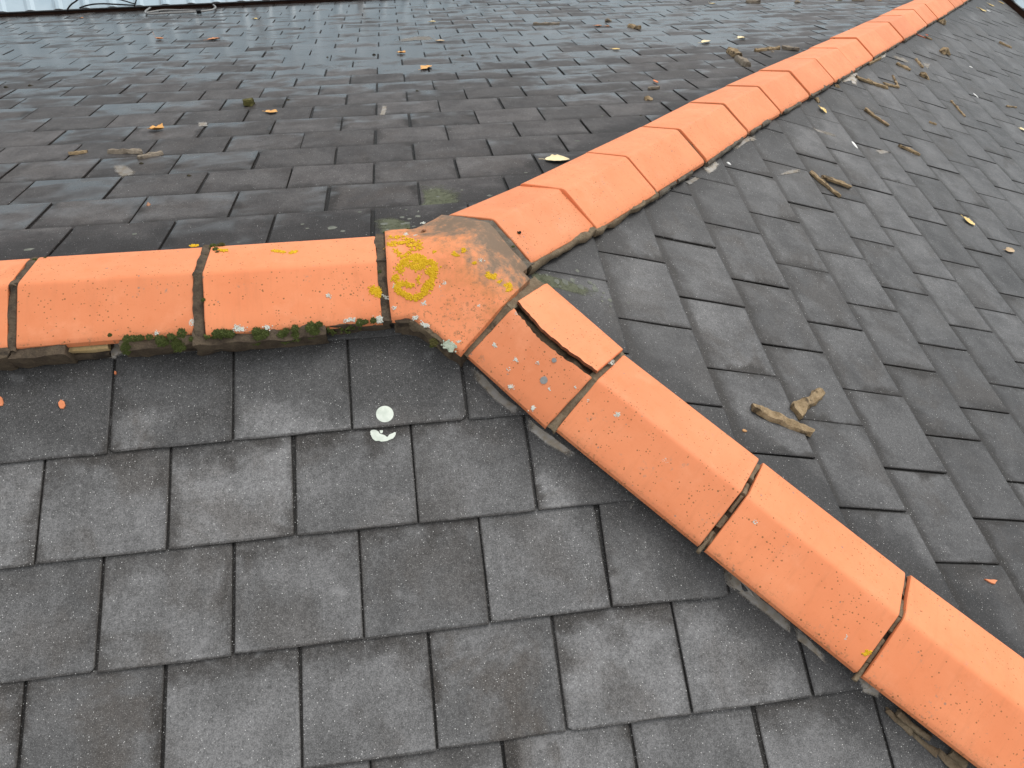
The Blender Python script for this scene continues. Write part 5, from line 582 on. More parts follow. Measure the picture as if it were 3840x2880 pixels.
GA = D_['g']
def slate_mat(name, light, dark, brownc, speck, wet, brown_amt, rough, spec=.3):
    g = G(name)
    co = g.n('ShaderNodeAttribute', attribute_name='sl').outputs['Vector']
    r = g.rnd()
    r2 = g.math('FRACT', g.math('MULTIPLY', r, 17.31)); r3 = g.math('FRACT', g.math('MULTIPLY', r, 53.77))
    off = g.vmath('ADD', co, g.comb(g.math('MULTIPLY', r, 41.0), g.math('MULTIPLY', r2, 67.0), g.math('MULTIPLY', r3, 23.0)))
    x, y, _ = g.xyz(co)
    n1 = g.noise(off, 7, 6, .6, .3); n2 = g.noise(g.vmath('MULTIPLY', off, (1, .3, 1)), 38, 4, .6)
    n3 = g.noise(off, 300, 2, .8); n4 = g.noise(off, 95, 4, .7); n5 = g.noise(g.vmath('ADD', off, (9.1, 3.3, 0)), 4.5, 5, .62, .5)
    col = g.mix(g.step(n1, .33, .68), dark, light)
    col = g.mix(g.math('MULTIPLY', g.step(n2, .45, .75), .35), col, tuple(c*1.25 for c in light))
    tone = g.math('ADD', .70, g.math('MULTIPLY', r2, .5))
    col = g.mix(1.0, col, g.comb(tone, tone, tone), 'MULTIPLY')
    # brown weathering blotches, more on some slates
    bm = g.math('MULTIPLY', g.step(n5, .47, .64), g.math('MULTIPLY', g.math('ADD', .25, g.math('MULTIPLY', r3, .9)), brown_amt), clamp=True)
    col = g.mix(bm, col, brownc)
    # water marks creeping out of the joints
    ax = g.math('ABSOLUTE', x)
    e1 = g.math('ADD', ax, g.math('MULTIPLY', g.math('SUBTRACT', n5, .5), .20))
    em = g.math('MULTIPLY', g.step(e1, .120, .156), g.math('ADD', .25, g.math('MULTIPLY', g.step(r3, .1, .8), .75)))
    e2 = g.math('ADD', y, g.math('MULTIPLY', g.math('SUBTRACT', g.noise(g.vmath('ADD', off, (1.4, 6.2, 0)), 13, 5, .62), .5), .24))
    em2 = g.math('MULTIPLY', g.step(e2, GA-.085, GA+.010), g.math('ADD', .3, g.math('MULTIPLY', g.step(r, .1, .8), .7)))
    em = g.math('MAXIMUM', em, em2)
    rim = g.math('MULTIPLY', g.math('MAXIMUM', g.math('SUBTRACT', 1.0, g.step(g.math('ADD', y, g.math('MULTIPLY', g.math('SUBTRACT', n4, .5), .006)), .0012, .0075)), g.step(ax, .1425, .1465)), .62)
    col = g.mix(rim, col, tuple(c*.5 for c in brownc))
    col = g.mix(g.math('MULTIPLY', em, .85), col, tuple(c*.38 for c in brownc))
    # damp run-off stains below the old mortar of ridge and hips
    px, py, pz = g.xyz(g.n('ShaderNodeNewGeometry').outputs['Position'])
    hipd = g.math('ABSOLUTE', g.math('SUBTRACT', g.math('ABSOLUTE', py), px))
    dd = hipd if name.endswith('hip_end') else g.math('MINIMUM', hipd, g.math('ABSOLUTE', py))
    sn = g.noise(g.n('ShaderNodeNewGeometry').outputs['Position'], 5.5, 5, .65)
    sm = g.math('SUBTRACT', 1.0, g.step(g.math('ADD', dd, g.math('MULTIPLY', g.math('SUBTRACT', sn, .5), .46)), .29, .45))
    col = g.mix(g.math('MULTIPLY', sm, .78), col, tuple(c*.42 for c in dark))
    if name != 'slate_front':            # darker line painted along the laps
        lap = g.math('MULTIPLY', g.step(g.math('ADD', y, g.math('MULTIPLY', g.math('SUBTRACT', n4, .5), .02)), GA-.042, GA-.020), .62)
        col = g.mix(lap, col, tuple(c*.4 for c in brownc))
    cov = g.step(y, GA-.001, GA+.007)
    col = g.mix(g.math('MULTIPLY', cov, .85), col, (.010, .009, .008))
    # grain
    gr = g.math('ADD', .52, g.math('ADD', g.math('MULTIPLY', g.step(n3, .34, .68), .62), g.math('MULTIPLY', g.step(n4, .3, .7), .38)))
    col = g.mix(1.0, col, g.comb(gr, gr, gr), 'MULTIPLY')
    if speck:
        s1 = g.specks(off, 160, .155, speck*.95); s2 = g.specks(g.vmath('ADD', off, (5.5, 1.2, 0)), 380, .30, min(1.0, speck*1.2))
        col = g.mix(g.math('MULTIPLY', s1, .95), col, (.75, .75, .73)); col = g.mix(g.math('MULTIPLY', s2, .5), col, (.36, .355, .345))
    # pale bloom patches
    pm = g.math('MULTIPLY', g.step(g.noise(g.vmath('ADD', off, (2.2, 8.1, 0)), 11, 5, .65), .62, .76), .35)
    col = g.mix(pm, col, tuple(c*1.7 for c in light))
    rg = g.math('ADD', rough, g.math('MULTIPLY', g.math('SUBTRACT', n4, .5), .25))
    bump = g.math('ADD', g.math('MULTIPLY', n3, .4), g.math('ADD', g.math('MULTIPLY', n4, .5), g.math('MULTIPLY', n1, 1.6)))
    bs = .35
    if wet:
        pos = g.xyz(g.n('ShaderNodeNewGeometry').outputs['Position'])
        dist = g.math('MAXIMUM', pos[1], pos[0]) if name.endswith('hip_end') else pos[1]
        wn = g.noise(g.vmath('ADD', g.vmath('MULTIPLY', off, (1, 1.4, 1)), (4.4, 7.7, 0)), 6.5, 3, .45, .4)
        big = g.noise(g.n('ShaderNodeNewGeometry').outputs['Position'], .55, 3, .5)
        tail = g.math('MULTIPLY', g.math('SUBTRACT', 1.0, g.step(y, .0, .16)), .20)
        side = g.math('MULTIPLY', g.step(ax, .10, .148), .09)
        up = g.math('MULTIPLY', g.step(y, GA-.09, GA), .10)
        w = g.math('ADD', g.math('ADD', wn, g.math('ADD', tail, g.math('MAXIMUM', side, up))), g.math('MULTIPLY', g.math('SUBTRACT', r3, .5), .34))
        w = g.math('ADD', w, g.math('MULTIPLY', g.math('SUBTRACT', big, .5), .9))
        w = g.math('ADD', w, g.math('MULTIPLY', g.step(dist, .9, 3.6), wet))
        w = g.math('SUBTRACT', w, g.math('MULTIPLY', g.step(pos[0], .6, 3.6), .26))
        wm = g.math('MULTIPLY', g.step(w, .66, 1.04), g.math('SUBTRACT', 1.0, cov))
        rg = g.math('ADD', g.math('MULTIPLY', rg, g.math('SUBTRACT', 1.0, wm)), g.math('MULTIPLY', wm, .21))
        col = g.mix(g.math('MULTIPLY', wm, .45), col, tuple(c*.35 for c in dark))
        bump = g.math('MULTIPLY', bump, g.math('SUBTRACT', 1.0, g.math('MULTIPLY', wm, .985)))
    return g.out(col, rg, bump, bs, .0012, (g.math('ADD', .12, g.math('MULTIPLY', wm, .38)) if wet else spec))

M = {}
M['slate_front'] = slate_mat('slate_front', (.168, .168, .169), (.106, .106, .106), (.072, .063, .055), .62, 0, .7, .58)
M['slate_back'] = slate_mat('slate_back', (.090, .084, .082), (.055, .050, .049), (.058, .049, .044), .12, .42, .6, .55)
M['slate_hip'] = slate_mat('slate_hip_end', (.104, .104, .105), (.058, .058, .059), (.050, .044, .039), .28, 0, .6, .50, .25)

def terracotta(name, weather=0):
    g = G(name)
    co, tc, r = g.objco()
    n1 = g.noise(co, 5, 4, .5); n2 = g.noise(co, 26, 5, .65); n3 = g.noise(co, 260, 3, .6); nd = g.noise(g.vmath('ADD', co, (3.3, 1.1, 7.7)), 9, 5, .65)
    col = g.mix(g.step(n1, .3, .7), (.77, .248, .102), (.82, .284, .124))
    t = g.math('ADD', .85, g.math('MULTIPLY', r, .18)); col = g.mix(1.0, col, g.comb(t, t, t), 'MULTIPLY')
    col = g.mix(g.math('MULTIPLY', g.step(n2, .5, .8), .25), col, (.60, .165, .05))
    stq = g.noise(g.vmath('MULTIPLY', co, (1, .16, .16)), 42, 5, .7)
    col = g.mix(g.math('MULTIPLY', g.step(stq, .48, .72), .28), col, (.58, .20, .085))
    col = g.mix(g.math('MULTIPLY', g.step(g.noise(g.vmath('ADD', co, (7.7, 2.5, 1.3)), 7, 6, .7), .52, .74), .35), col, (.86, .36, .19))
    d1 = g.math('ADD', .10, g.math('MULTIPLY', g.step(nd, .38, .70), .62))
    s1 = g.specks(co, 75, .19, d1); s2 = g.specks(g.vmath('ADD', co, (1.7, 5.1, 2.2)), 135, .27, d1); s3 = g.specks(g.vmath('ADD', co, (8.7, 2.1, 4.2)), 55, .2, g.math('MULTIPLY', d1, .22))
    col = g.mix(g.math('MULTIPLY', s2, .9), col, (.27, .105, .03)); col = g.mix(g.math('MULTIPLY', s1, .9), col, (.23, .105, .033))
    col = g.mix(g.math('MULTIPLY', s3, .7), col, (.24, .19, .15))
    # grime: thin film where rain lingers on the back wing and near the edges
    x, y, z = g.xyz(tc)
    ed = g.math('ADD', g.math('ABSOLUTE', y), g.math('MULTIPLY', g.math('SUBTRACT', n2, .5), .07))
    em = g.math('MULTIPLY', g.step(ed, .128, .168), .75)
    fine = g.step(g.noise(co, 85, 4, .75), .52, .66)
    col = g.mix(g.math('MULTIPLY', em, fine), col, (.22, .13, .06))
    gp = g.math('MULTIPLY', g.step(g.noise(g.vmath('ADD', co, (6.1, .7, 2.9)), 13, 6, .7), .57, .70), .8)
    col = g.mix(g.math('MULTIPLY', gp, fine), col, (.27, .22, .17))
    if weather:
        wv = g.math('ADD', g.math('MULTIPLY', x, 2.3), g.math('MULTIPLY', y, 2.6))
        wn = g.noise(tc, 11, 7, .72, .4)
        wm = g.math('ADD', wn, g.math('MULTIPLY', wv, .55))
        wn2 = g.noise(tc, 45, 6, .75)
        wm2 = g.math('ADD', g.math('ADD', wm, .02), g.math('MULTIPLY', g.math('SUBTRACT', wn2, .5), .5))
        col = g.mix(g.math('MULTIPLY', g.step(wm2, .28, .70), .7), col, (.46, .19, .06))
        col = g.mix(g.math('MULTIPLY', g.step(wm2, .50, .78), .82), col, (.185, .135, .088))
        col = g.mix(g.math('MULTIPLY', g.step(g.math('ADD', wm2, g.math('MULTIPLY', fine, .12)), .68, .85), .6), col, (.105, .078, .05))
        col = g.mix(g.math('MULTIPLY', g.step(g.noise(g.vmath('ADD', tc, (3, 4, 5)), 22, 6, .75), .6, .74), .5), col, (.24, .17, .11))
    bump = g.math('ADD', g.math('MULTIPLY', n3, .5), g.math('SUBTRACT', g.math('MULTIPLY', n2, .6), g.math('MULTIPLY', g.math('MAXIMUM', s1, s2), .5)))
    return g.out(col, g.math('ADD', .5, g.math('MULTIPLY', n2, .2)), bump, .25, .0012, .35)
M['tile'] = terracotta('terracotta'); M['tile_w'] = terracotta('terracotta_weathered', 1)

def rough_mat(name, c1, c2, c3, sc_=1.0, bs=.9, rough=.9, dark=.55):
    g = G(name); co, tc, r = g.objco()
    n1 = g.noise(co, 30*sc_, 5, .65); n2 = g.noise(co, 170*sc_, 4, .7); n3 = g.noise(g.vmath('ADD', co, (4, 2, 9)), 16*sc_, 5, .65)
    col = g.mix(g.step(n1, .35, .65), c1, c2)
    col = g.mix(g.math('MULTIPLY', g.step(n3, dark, dark+.14), .8), col, c3)
    gr = g.math('ADD', .55, g.math('MULTIPLY', n2, .9)); col = g.mix(1.0, col, g.comb(gr, gr, gr), 'MULTIPLY')
    return g.out(col, rough, g.math('ADD', n2, g.math('MULTIPLY', n1, 1.3)), bs, .004, .2)
M['mortar'] = rough_mat('old_mortar', (.150, .112, .072), (.21, .165, .11), (.035, .030, .024))
M['mortar_dark'] = rough_mat('dirty_mortar', (.075, .056, .040), (.115, .088, .060), (.028, .024, .020))
M['mortar_grey'] = rough_mat('grey_joint_mortar', (.11, .092, .072), (.165, .145, .115), (.04, .035, .03))
M['frag'] = rough_mat('broken_mortar', (.25, .18, .10), (.37, .275, .165), (.05, .038, .026), 1.6, .9, .9, .50)
M['frag_grey'] = rough_mat('grey_broken_mortar', (.20, .165, .125), (.27, .23, .18), (.06, .052, .042), 1.3)
M['sand'] = rough_mat('sandy_bedding', (.42, .30, .14), (.50, .37, .19), (.2, .14, .07), 1.0, .5, .9, .62)
M['brk'] = rough_mat('broken_clay', (.26, .09, .045), (.36, .14, .07), (.10, .07, .045), 1.0)
def flat_mat(name, c1, c2, scale=40, rough=.8, bs=.3, spec=.3):
    g = G(name); co, tc, r = g.objco()
    n = g.noise(co, scale, 4, .6); n2 = g.noise(co, scale*6, 3, .6)
    return g.out(g.mix(g.step(n, .3, .7), c1, c2), rough, g.math('ADD', n, n2), bs, .001, spec)
M['yl'] = flat_mat('yellow_lichen', (.58, .34, .006), (.74, .48, .025), 160, .9)
M['wl'] = flat_mat('white_lichen', (.50, .53, .47), (.66, .67, .60), 90, .9)
M['gl'] = flat_mat('green_lichen', (.34, .40, .31), (.47, .52, .42), 90, .9)
M['disc'] = flat_mat('grey_lichen', (.10, .108, .092), (.165, .172, .145), 60, .9)
M['discd'] = flat_mat('dark_grey_disc', (.22, .22, .215), (.28, .275, .26), 90, .9)
M['moss'] = flat_mat('moss', (.042, .057, .013), (.10, .12, .032), 60, .95)
M['moss_d'] = flat_mat('dry_moss', (.06, .055, .015), (.12, .11, .035), 60, .95)
M['white'] = flat_mat('white_paint', (.56, .62, .54), (.70, .75, .67), 45, .7)
M['drop'] = flat_mat('bird_lime', (.72, .73, .70), (.82, .82, .80), 60, .6)
M['pellet'] = flat_mat('dark_moss_pellet', (.022, .020, .012), (.05, .042, .022), 90, .95)
M['berry'] = flat_mat('brown_berry', (.22, .10, .05), (.34, .16, .08), 60, .5)
M['leaf_y'] = flat_mat('yellow_leaf', (.72, .50, .16), (.80, .62, .28), 25, .55, .2)
M['leaf_p'] = flat_mat('pale_leaf', (.74, .60, .33), (.82, .72, .48), 25, .55, .2)
M['leaf_o'] = flat_mat('orange_leaf', (.60, .29, .08), (.70, .40, .13), 25, .55, .2)
M['leaf_r'] = flat_mat('brown_leaf', (.42, .16, .07), (.56, .27, .13), 25, .6, .2)
M['leaf_t'] = flat_mat('tan_leaf', (.42, .30, .18), (.54, .41, .26), 25, .6, .2)
M['chip'] = flat_mat('clay_chip', (.62, .20, .085), (.72, .27, .13), 30, .8)
M['chip_t'] = flat_mat('tan_chip', (.40, .20, .08), (.48, .27, .12), 30, .8)
M['chip_r'] = flat_mat('red_chip', (.30, .07, .035), (.42, .12, .06), 30, .8)
M['deck'] = flat_mat('roof_felt', (.012, .012, .012), (.02, .019, .018), 20, .9)
M['cable'] = flat_mat('black_cable', (.012, .012, .013), (.02, .02, .021), 20, .5)
M['conduit'] = flat_mat('grey_cable', (.22, .22, .215), (.30, .30, .29), 20, .5)
M['board'] = flat_mat('brown_board', (.060, .030, .020), (.095, .048, .032), 12, .7)
M['ground'] = flat_mat('ground', (.10, .10, .095), (.14, .14, .13), .6, .9)
def clad_mat():
    g = G('pale_metal'); tc = g.n('ShaderNodeTexCoord').outputs['Object']
    st = g.noise(g.vmath('MULTIPLY', tc, (1, .12, .12)), 5.5, 4, .6, .15)
    n = g.noise(tc, 3, 4, .6)
    col = g.mix(g.step(n, .3, .7), (.43, .56, .64), (.53, .65, .72))
    col = g.mix(g.math('MULTIPLY', g.step(st, .58, .68), .7), col, (.17, .17, .165))
    return g.out(col, .35, n, .1, .002, .5)
M['clad'] = clad_mat()
def smear_mat(nm='cement_smear', ca_=(.78, .66, .50), cb_=(1.0, .96, .90), plain=False):
    g = G(nm); co, tc, r = g.objco()
    at = g.n('ShaderNodeAttribute', attribute_name='edge').outputs['Fac']
    tn = g.n('ShaderNodeAttribute', attribute_name='tone').outputs['Fac']
    n = g.noise(co, 38, 6, .7); n2 = g.noise(co, 160, 3, .6)
    c = g.mix(g.step(n, .35, .65), ca_, cb_)
    if not plain: c = g.mix(1.0, g.comb(tn, tn, tn), c, 'MULTIPLY')
    a = g.step(g.math('ADD', at, g.math('MULTIPLY', g.math('SUBTRACT', n, .5), 1.1)), .16, .8)
    return g.out(c, .75, n2, .2, .001, .3, alpha=g.math('MULTIPLY', a, .75))
M['smear'] = smear_mat()
M['algae'] = smear_mat('algae_film', (.070, .078, .040), (.125, .135, .085), True)

# ------------------------------------------------------------------ object helpers
def link(name, data, mat=None, parent=None, mtx=None):
    o = bpy.data.objects.new(name, data); C.objects.link(o)
    if mat is not None: data.materials.clear(); data.materials.append(M[mat])
    if mtx is not None: o.matrix_world = mtx
    if parent is not None:
        o.parent = parent; o.matrix_parent_inverse = parent.matrix_world.inverted()
    return o
def mesh(name, vs_, fs, smooth=False):
    m = bpy.data.meshes.new(name); m.from_pydata([tuple(v) for v in vs_], [], fs); m.update()
    if smooth: m.polygons.foreach_set('use_smooth', [True]*len(m.polygons))
    return m
def tag(o, label=None, cat=None, group=None, kind=None):
    for k, v in (('label', label), ('category', cat), ('group', group), ('kind', kind)):
        if v: o[k] = v
    return o
def empty(name, loc=(0, 0, 0)):
    o = bpy.data.objects.new(name, None); C.objects.link(o); o.location = loc; o.empty_display_size = .1
    bpy.context.view_layer.update(); return o
def nz(p, s, amp, seed=0):
    q = V(p)*s+V((seed*7.13, seed*3.7, seed*1.9)); return mn.noise_vector(q)*amp

# ------------------------------------------------------------------ slopes
AL, GM = D_['al'], D_['ga']
ca, sa, cg, sg = math.cos(AL), math.sin(AL), math.cos(GM), math.sin(GM)
K = math.tan(AL)/math.tan(GM)
FR = {'A': (V((1, 0, 0)), V((0, -ca, -sa)), V((0, -sa, ca)), 1),
      'B': (V((1, 0, 0)), V((0, ca, -sa)), V((0, sa, ca)), -1),
      'C': (V((0, 1, 0)), V((cg, 0, -sg)), V((sg, 0, cg)), 1)}
H = D_['h']; OFF = D_['off']; TH = .0062; TAU = (TH+.0007)/GA
TAIL0 = {'A': OFF[1], 'B': OFF[3], 'C': OFF[5]}
def W3(s, u, v, n=0.0):
    U, Vv, N, _ = FR[s]; return U*u+Vv*v+N*(H[s]+n)
def top_n(s, v):
    """height of the slate surface above the tail plane at distance v down the slope"""
    k = math.ceil((v-TAIL0[s])/GA); dv = TAIL0[s]+k*GA-v
    return TH-dv*TAU
def basis(s):
    U, Vv, N, sx = FR[s]; m = Matrix((U*sx, -Vv, N)).transposed().to_4x4(); return m
BAS = {s: basis(s) for s in 'ABC'}
def inframe(p, mg=0.0):
    q = V(p)-CP; z = q.dot(R[2])
    if z < .1: return False
    f = D_['lens']/36
    x, y = f*q.dot(R[0])/z, f*q.dot(R[1])/z
    return abs(x) < .5+mg and abs(y) < .375+mg

roof = empty('slate_roof', (0, 0, 0))
tag(roof, 'grey slate hipped roof with orange clay ridge and hip tiles', 'roof', kind='thing')
# clipping of slates at the hips
def clip(poly, a, b, c_):
    """keep a*x+b*y<=c"""
    out = []
    for i in range(len(poly)):
        p, q = poly[i], poly[(i+1) % len(poly)]
        dp, dq = a*p[0]+b*p[1]-c_, a*q[0]+b*q[1]-c_
        if dp <= 0: out.append(p)
        if (dp < 0 < dq) or (dq < 0 < dp):
            t = dp/(dp-dq); out.append((p[0]+(q[0]-p[0])*t, p[1]+(q[1]-p[1])*t))
    return out
def slate_poly(w, l, rng):
    h = w/2; P = []
    for i in range(7):
        t = i/6; P.append((-h+w*t, rng.uniform(-.0009, .0009) if 0 < i < 6 else rng.uniform(-.0005, .0012)))
    if rng.random() < .22:                       # a chipped corner
        c_ = rng.uniform(.004, .014)
        if rng.random() < .5: P[0] = (-h+c_, P[0][1]); P.append(None)
        else: P[6] = (h-c_, P[6][1]); P.append((h, c_*rng.uniform(.4, 1)))
        left = [(-h, c_*.7)] if P[7] is None else []
        P = [p for p in P if p is not None]
    else: left = []
    for t in (.2, .45, .7): P.append((h+rng.uniform(-.0011, .0009), l*t))
    P += [(h, l), (-h, l)]
    for t in (.7, .45, .2): P.append((-h+rng.uniform(-.0009, .0011), l*t))
    return P+left
def slate_geo(poly, rng, th=TH):
    """vertices and faces: outline with a dressed, slightly lower rim"""
    n = len(poly); cx = sum(p[0] for p in poly)/n; cy = sum(p[1] for p in poly)/n
    ins = []
    for p in poly:
        d = V((cx-p[0], cy-p[1])); L = d.length or 1
        k = rng.uniform(.0014, .0060) if p[1] < .02 else rng.uniform(.0006, .0034)
        ins.append((p[0]+d.x/L*k*1.4, p[1]+d.y/L*k*1.4))
    vs_ = [(p[0], p[1], th) for p in ins]+[(p[0], p[1], th-rng.uniform(.0008, .0022)) for p in poly]+[(p[0], p[1], 0) for p in poly]
    fs = [tuple(range(n))]
    for i in range(n):
        j = (i+1) % n
        fs.append((n+i, n+j, j, i)); fs.append((2*n+i, 2*n+j, n+j, n+i))
    return vs_, fs
def add_sl(me):
    a = me.attributes.new('sl', 'FLOAT_VECTOR', 'POINT')
    buf = [0.0]*(3*len(me.vertices)); me.vertices.foreach_get('co', buf); a.data.foreach_set('vector', buf)
rngS = random.Random(11)
WS = .3; SLL = GA*2.02
GAP = {'A': .0066, 'B': .009, 'C': .0048}
variants = {}
for s in 'ABC':
    variants[s] = []
    for i in range(8):
        vv, ff = slate_geo(slate_poly(WS-GAP[s], SLL, rngS), rngS)
        me = mesh('slate_shape', vv, ff); add_sl(me); variants[s].append(me)
SNAME = {'A': ('front_slope', 'slate_front'), 'B': ('back_slope', 'slate_back'), 'C': ('hip_end_slope', 'slate_hip')}
URANGE = {'A': (-2.6, 2.6), 'B': (-6.2, 7.2), 'C': (-2.9, 7.4)}
VMAX = {'A': 2.3, 'B': 7.4, 'C': 7.7}
w0, w1 = V(D_['wall'][0]), V(D_['wall'][1])
wdir = (w1-w0); wdir.z = 0; wdir.normalize(); wnor = V((wdir.y, -wdir.x, 0))
def beyond_wall(p): return (V(p)-w0).dot(wnor) < -.25
slope_ob = {}
for s in 'ABC':
    # deck sheet under the slates, cut at the hips
    vm = VMAX[s]+.05; u0, u1 = URANGE[s]
    poly = [(u0, 0.03), (u1, 0.03), (u1, vm), (u0, vm)]
    m_ = .05
    if s == 'C': poly = clip(clip(poly, 1, -cg/K, -m_), -1, -cg/K, -m_)
    else: poly = clip(poly, 1, -K*ca, -m_)
    me = mesh('deck', [W3(s, u, v, -.022) for u, v in poly], [tuple(range(len(poly)))])
    ob = link(SNAME[s][0], me, 'deck', roof); slope_ob[s] = ob
    tag(ob, {'A': 'front slope of dry grey slates', 'B': 'far slope of wet brownish slates', 'C': 'hip end slope of grey slates strewn with debris'}[s])
bpy.context.view_layer.update()
def build_slates(s):
    rng = random.Random({'A': 5, 'B': 6, 'C': 7}[s])
    sx = FR[s][3]; todo = []
    kmin = math.floor((-TAIL0[s]+.02)/GA)+1; kmax = math.floor((VMAX[s]-TAIL0[s])/GA)
    for k in range(kmin, kmax+1):
        vt = TAIL0[s]+k*GA
        if s == 'A': base = OFF[0]+(0 if k % 2 == 1 else .15)
        elif s == 'B': base = OFF[2]+(0 if k % 2 == 0 else .15)
        else: base = OFF[4]+(0 if k % 2 == 0 else .15)
        i0 = math.floor((URANGE[s][0]-base)/WS); i1 = math.ceil((URANGE[s][1]-base)/WS)
        for i in range(i0, i1):
            uc = base+WS*(i+.5)+rng.uniform(-.0025, .0025); vt_ = vt+rng.uniform(-.0022, .0022)
            roll = rng.gauss(0, .0035)
            if rng.random() < .07: roll *= 3
            if s == 'C': roll *= .65
            yaw = rng.gauss(0, .0022); lift = abs(rng.gauss(0, .0008)); tl = abs(rng.gauss(0, .0025))
            cpt = W3(s, uc, vt_-GA*.5)
            if s == 'B' and beyond_wall(cpt): continue
            if s == 'C' and cpt.x > 6.95: continue
            # inside test against hips
            lim = (lambda v: v*cg/K) if s == 'C' else (lambda v: K*v*ca)
            full = True; any_in = False
            for du in (-WS/2, WS/2):
                for v in (vt_, vt_-SLL):
                    ins = (abs(uc+du) < lim(v)-.02) if s == 'C' else (uc+du < lim(v)-.02)
                    full &= ins and v > -.02; any_in |= ins
            if not any_in: continue
            todo.append((k, i, uc, vt_, roll, yaw, lift, tl, full, rng.random(), rng.randrange(8), rng.randrange(1 << 30)))
    vis = []
    for t in todo:
        cpt = W3(s, t[2], t[3]-GA*.5)
        f1 = inframe(cpt, .02); vis.append((0 if f1 else 1, (cpt-CP).length, t))
    vis.sort(key=lambda a: (a[0], a[1]))
    single = [a[2] for a in vis if a[0] == 0][:296]; rest = [a[2] for a in vis if a[0] == 0][296:]+[a[2] for a in vis if a[0] == 1]
    def mtx(t):
        k, i, uc, vt_, roll, yaw, lift, tl = t[:8]
        if s == 'A' and k == 3 and i == 4: yaw = -.035; lift = .003
        m = BAS[s].copy(); m.translation = W3(s, uc, vt_, lift+tl*.3+.0002)
        return m @ Matrix.Rotation(yaw, 4, 'Z') @ Matrix.Rotation(-TAU-tl*.6, 4, 'X') @ Matrix.Rotation(roll, 4, 'Y')
    def cutgeo(t):
        rng2 = random.Random(t[11]); uc, vt_ = t[2], t[3]
        P = slate_poly(WS-GAP[s], SLL, rng2)
        # to slope coords, clip, back
        Q = [(uc+sx*p[0], vt_-p[1]) for p in P]
        if sx < 0: Q = Q[::-1]
        if s == 'C': Q = clip(clip(Q, 1, -cg/K, -.02), -1, -cg/K, -.02)
        else: Q = clip(Q, 1, -K*ca, -.02)
        Q = clip(Q, 0, -1, -.01)
        if len(Q) < 3: return None
        P = [(sx*(q[0]-uc), vt_-q[1]) for q in Q]
        if sx < 0: P = P[::-1]
        return slate_geo(P, rng2)
    par = slope_ob[s]; mname = SNAME[s][1]
    for t in single:
        if t[8]: me = variants[s][t[10]]
        else:
            gg = cutgeo(t)
            if not gg: continue
            me = mesh('cut_slate', *gg); add_sl(me)
        if not me.materials: me.materials.append(M[mname])
        o = bpy.data.objects.new('slate', me); C.objects.link(o); o.parent = par
        o.matrix_parent_inverse = par.matrix_world.inverted(); o.matrix_world = mtx(t)
    VV, FF, SLV, RN = [], [], [], []
    for t in rest:
        if t[8]:
            me = variants[s][t[10]]; vv = [tuple(v.co) for v in me.vertices]; ff = [tuple(p.vertices) for p in me.polygons]
        else:
            gg = cutgeo(t)
            if not gg: continue
            vv, ff = gg
        m = mtx(t); b = len(VV)
        VV += [tuple(m @ V(v)) for v in vv]; FF += [tuple(b+i for i in f) for f in ff]
        for v in vv: SLV += list(v)
        RN += [t[9]]*len(vv)
    if VV:
        me = mesh('slate_field', VV, FF)
        a = me.attributes.new('sl', 'FLOAT_VECTOR', 'POINT'); a.data.foreach_set('vector', SLV)
        a = me.attributes.new('rnd', 'FLOAT', 'POINT'); a.data.foreach_set('value', RN)
        o = link('slate_field', me, mname, par); tag(o, 'smaller and farther slates of the same slope', kind='stuff')
    print(s, 'slates single', len(single), 'rest', len(rest))
for s in 'ABC': build_slates(s)

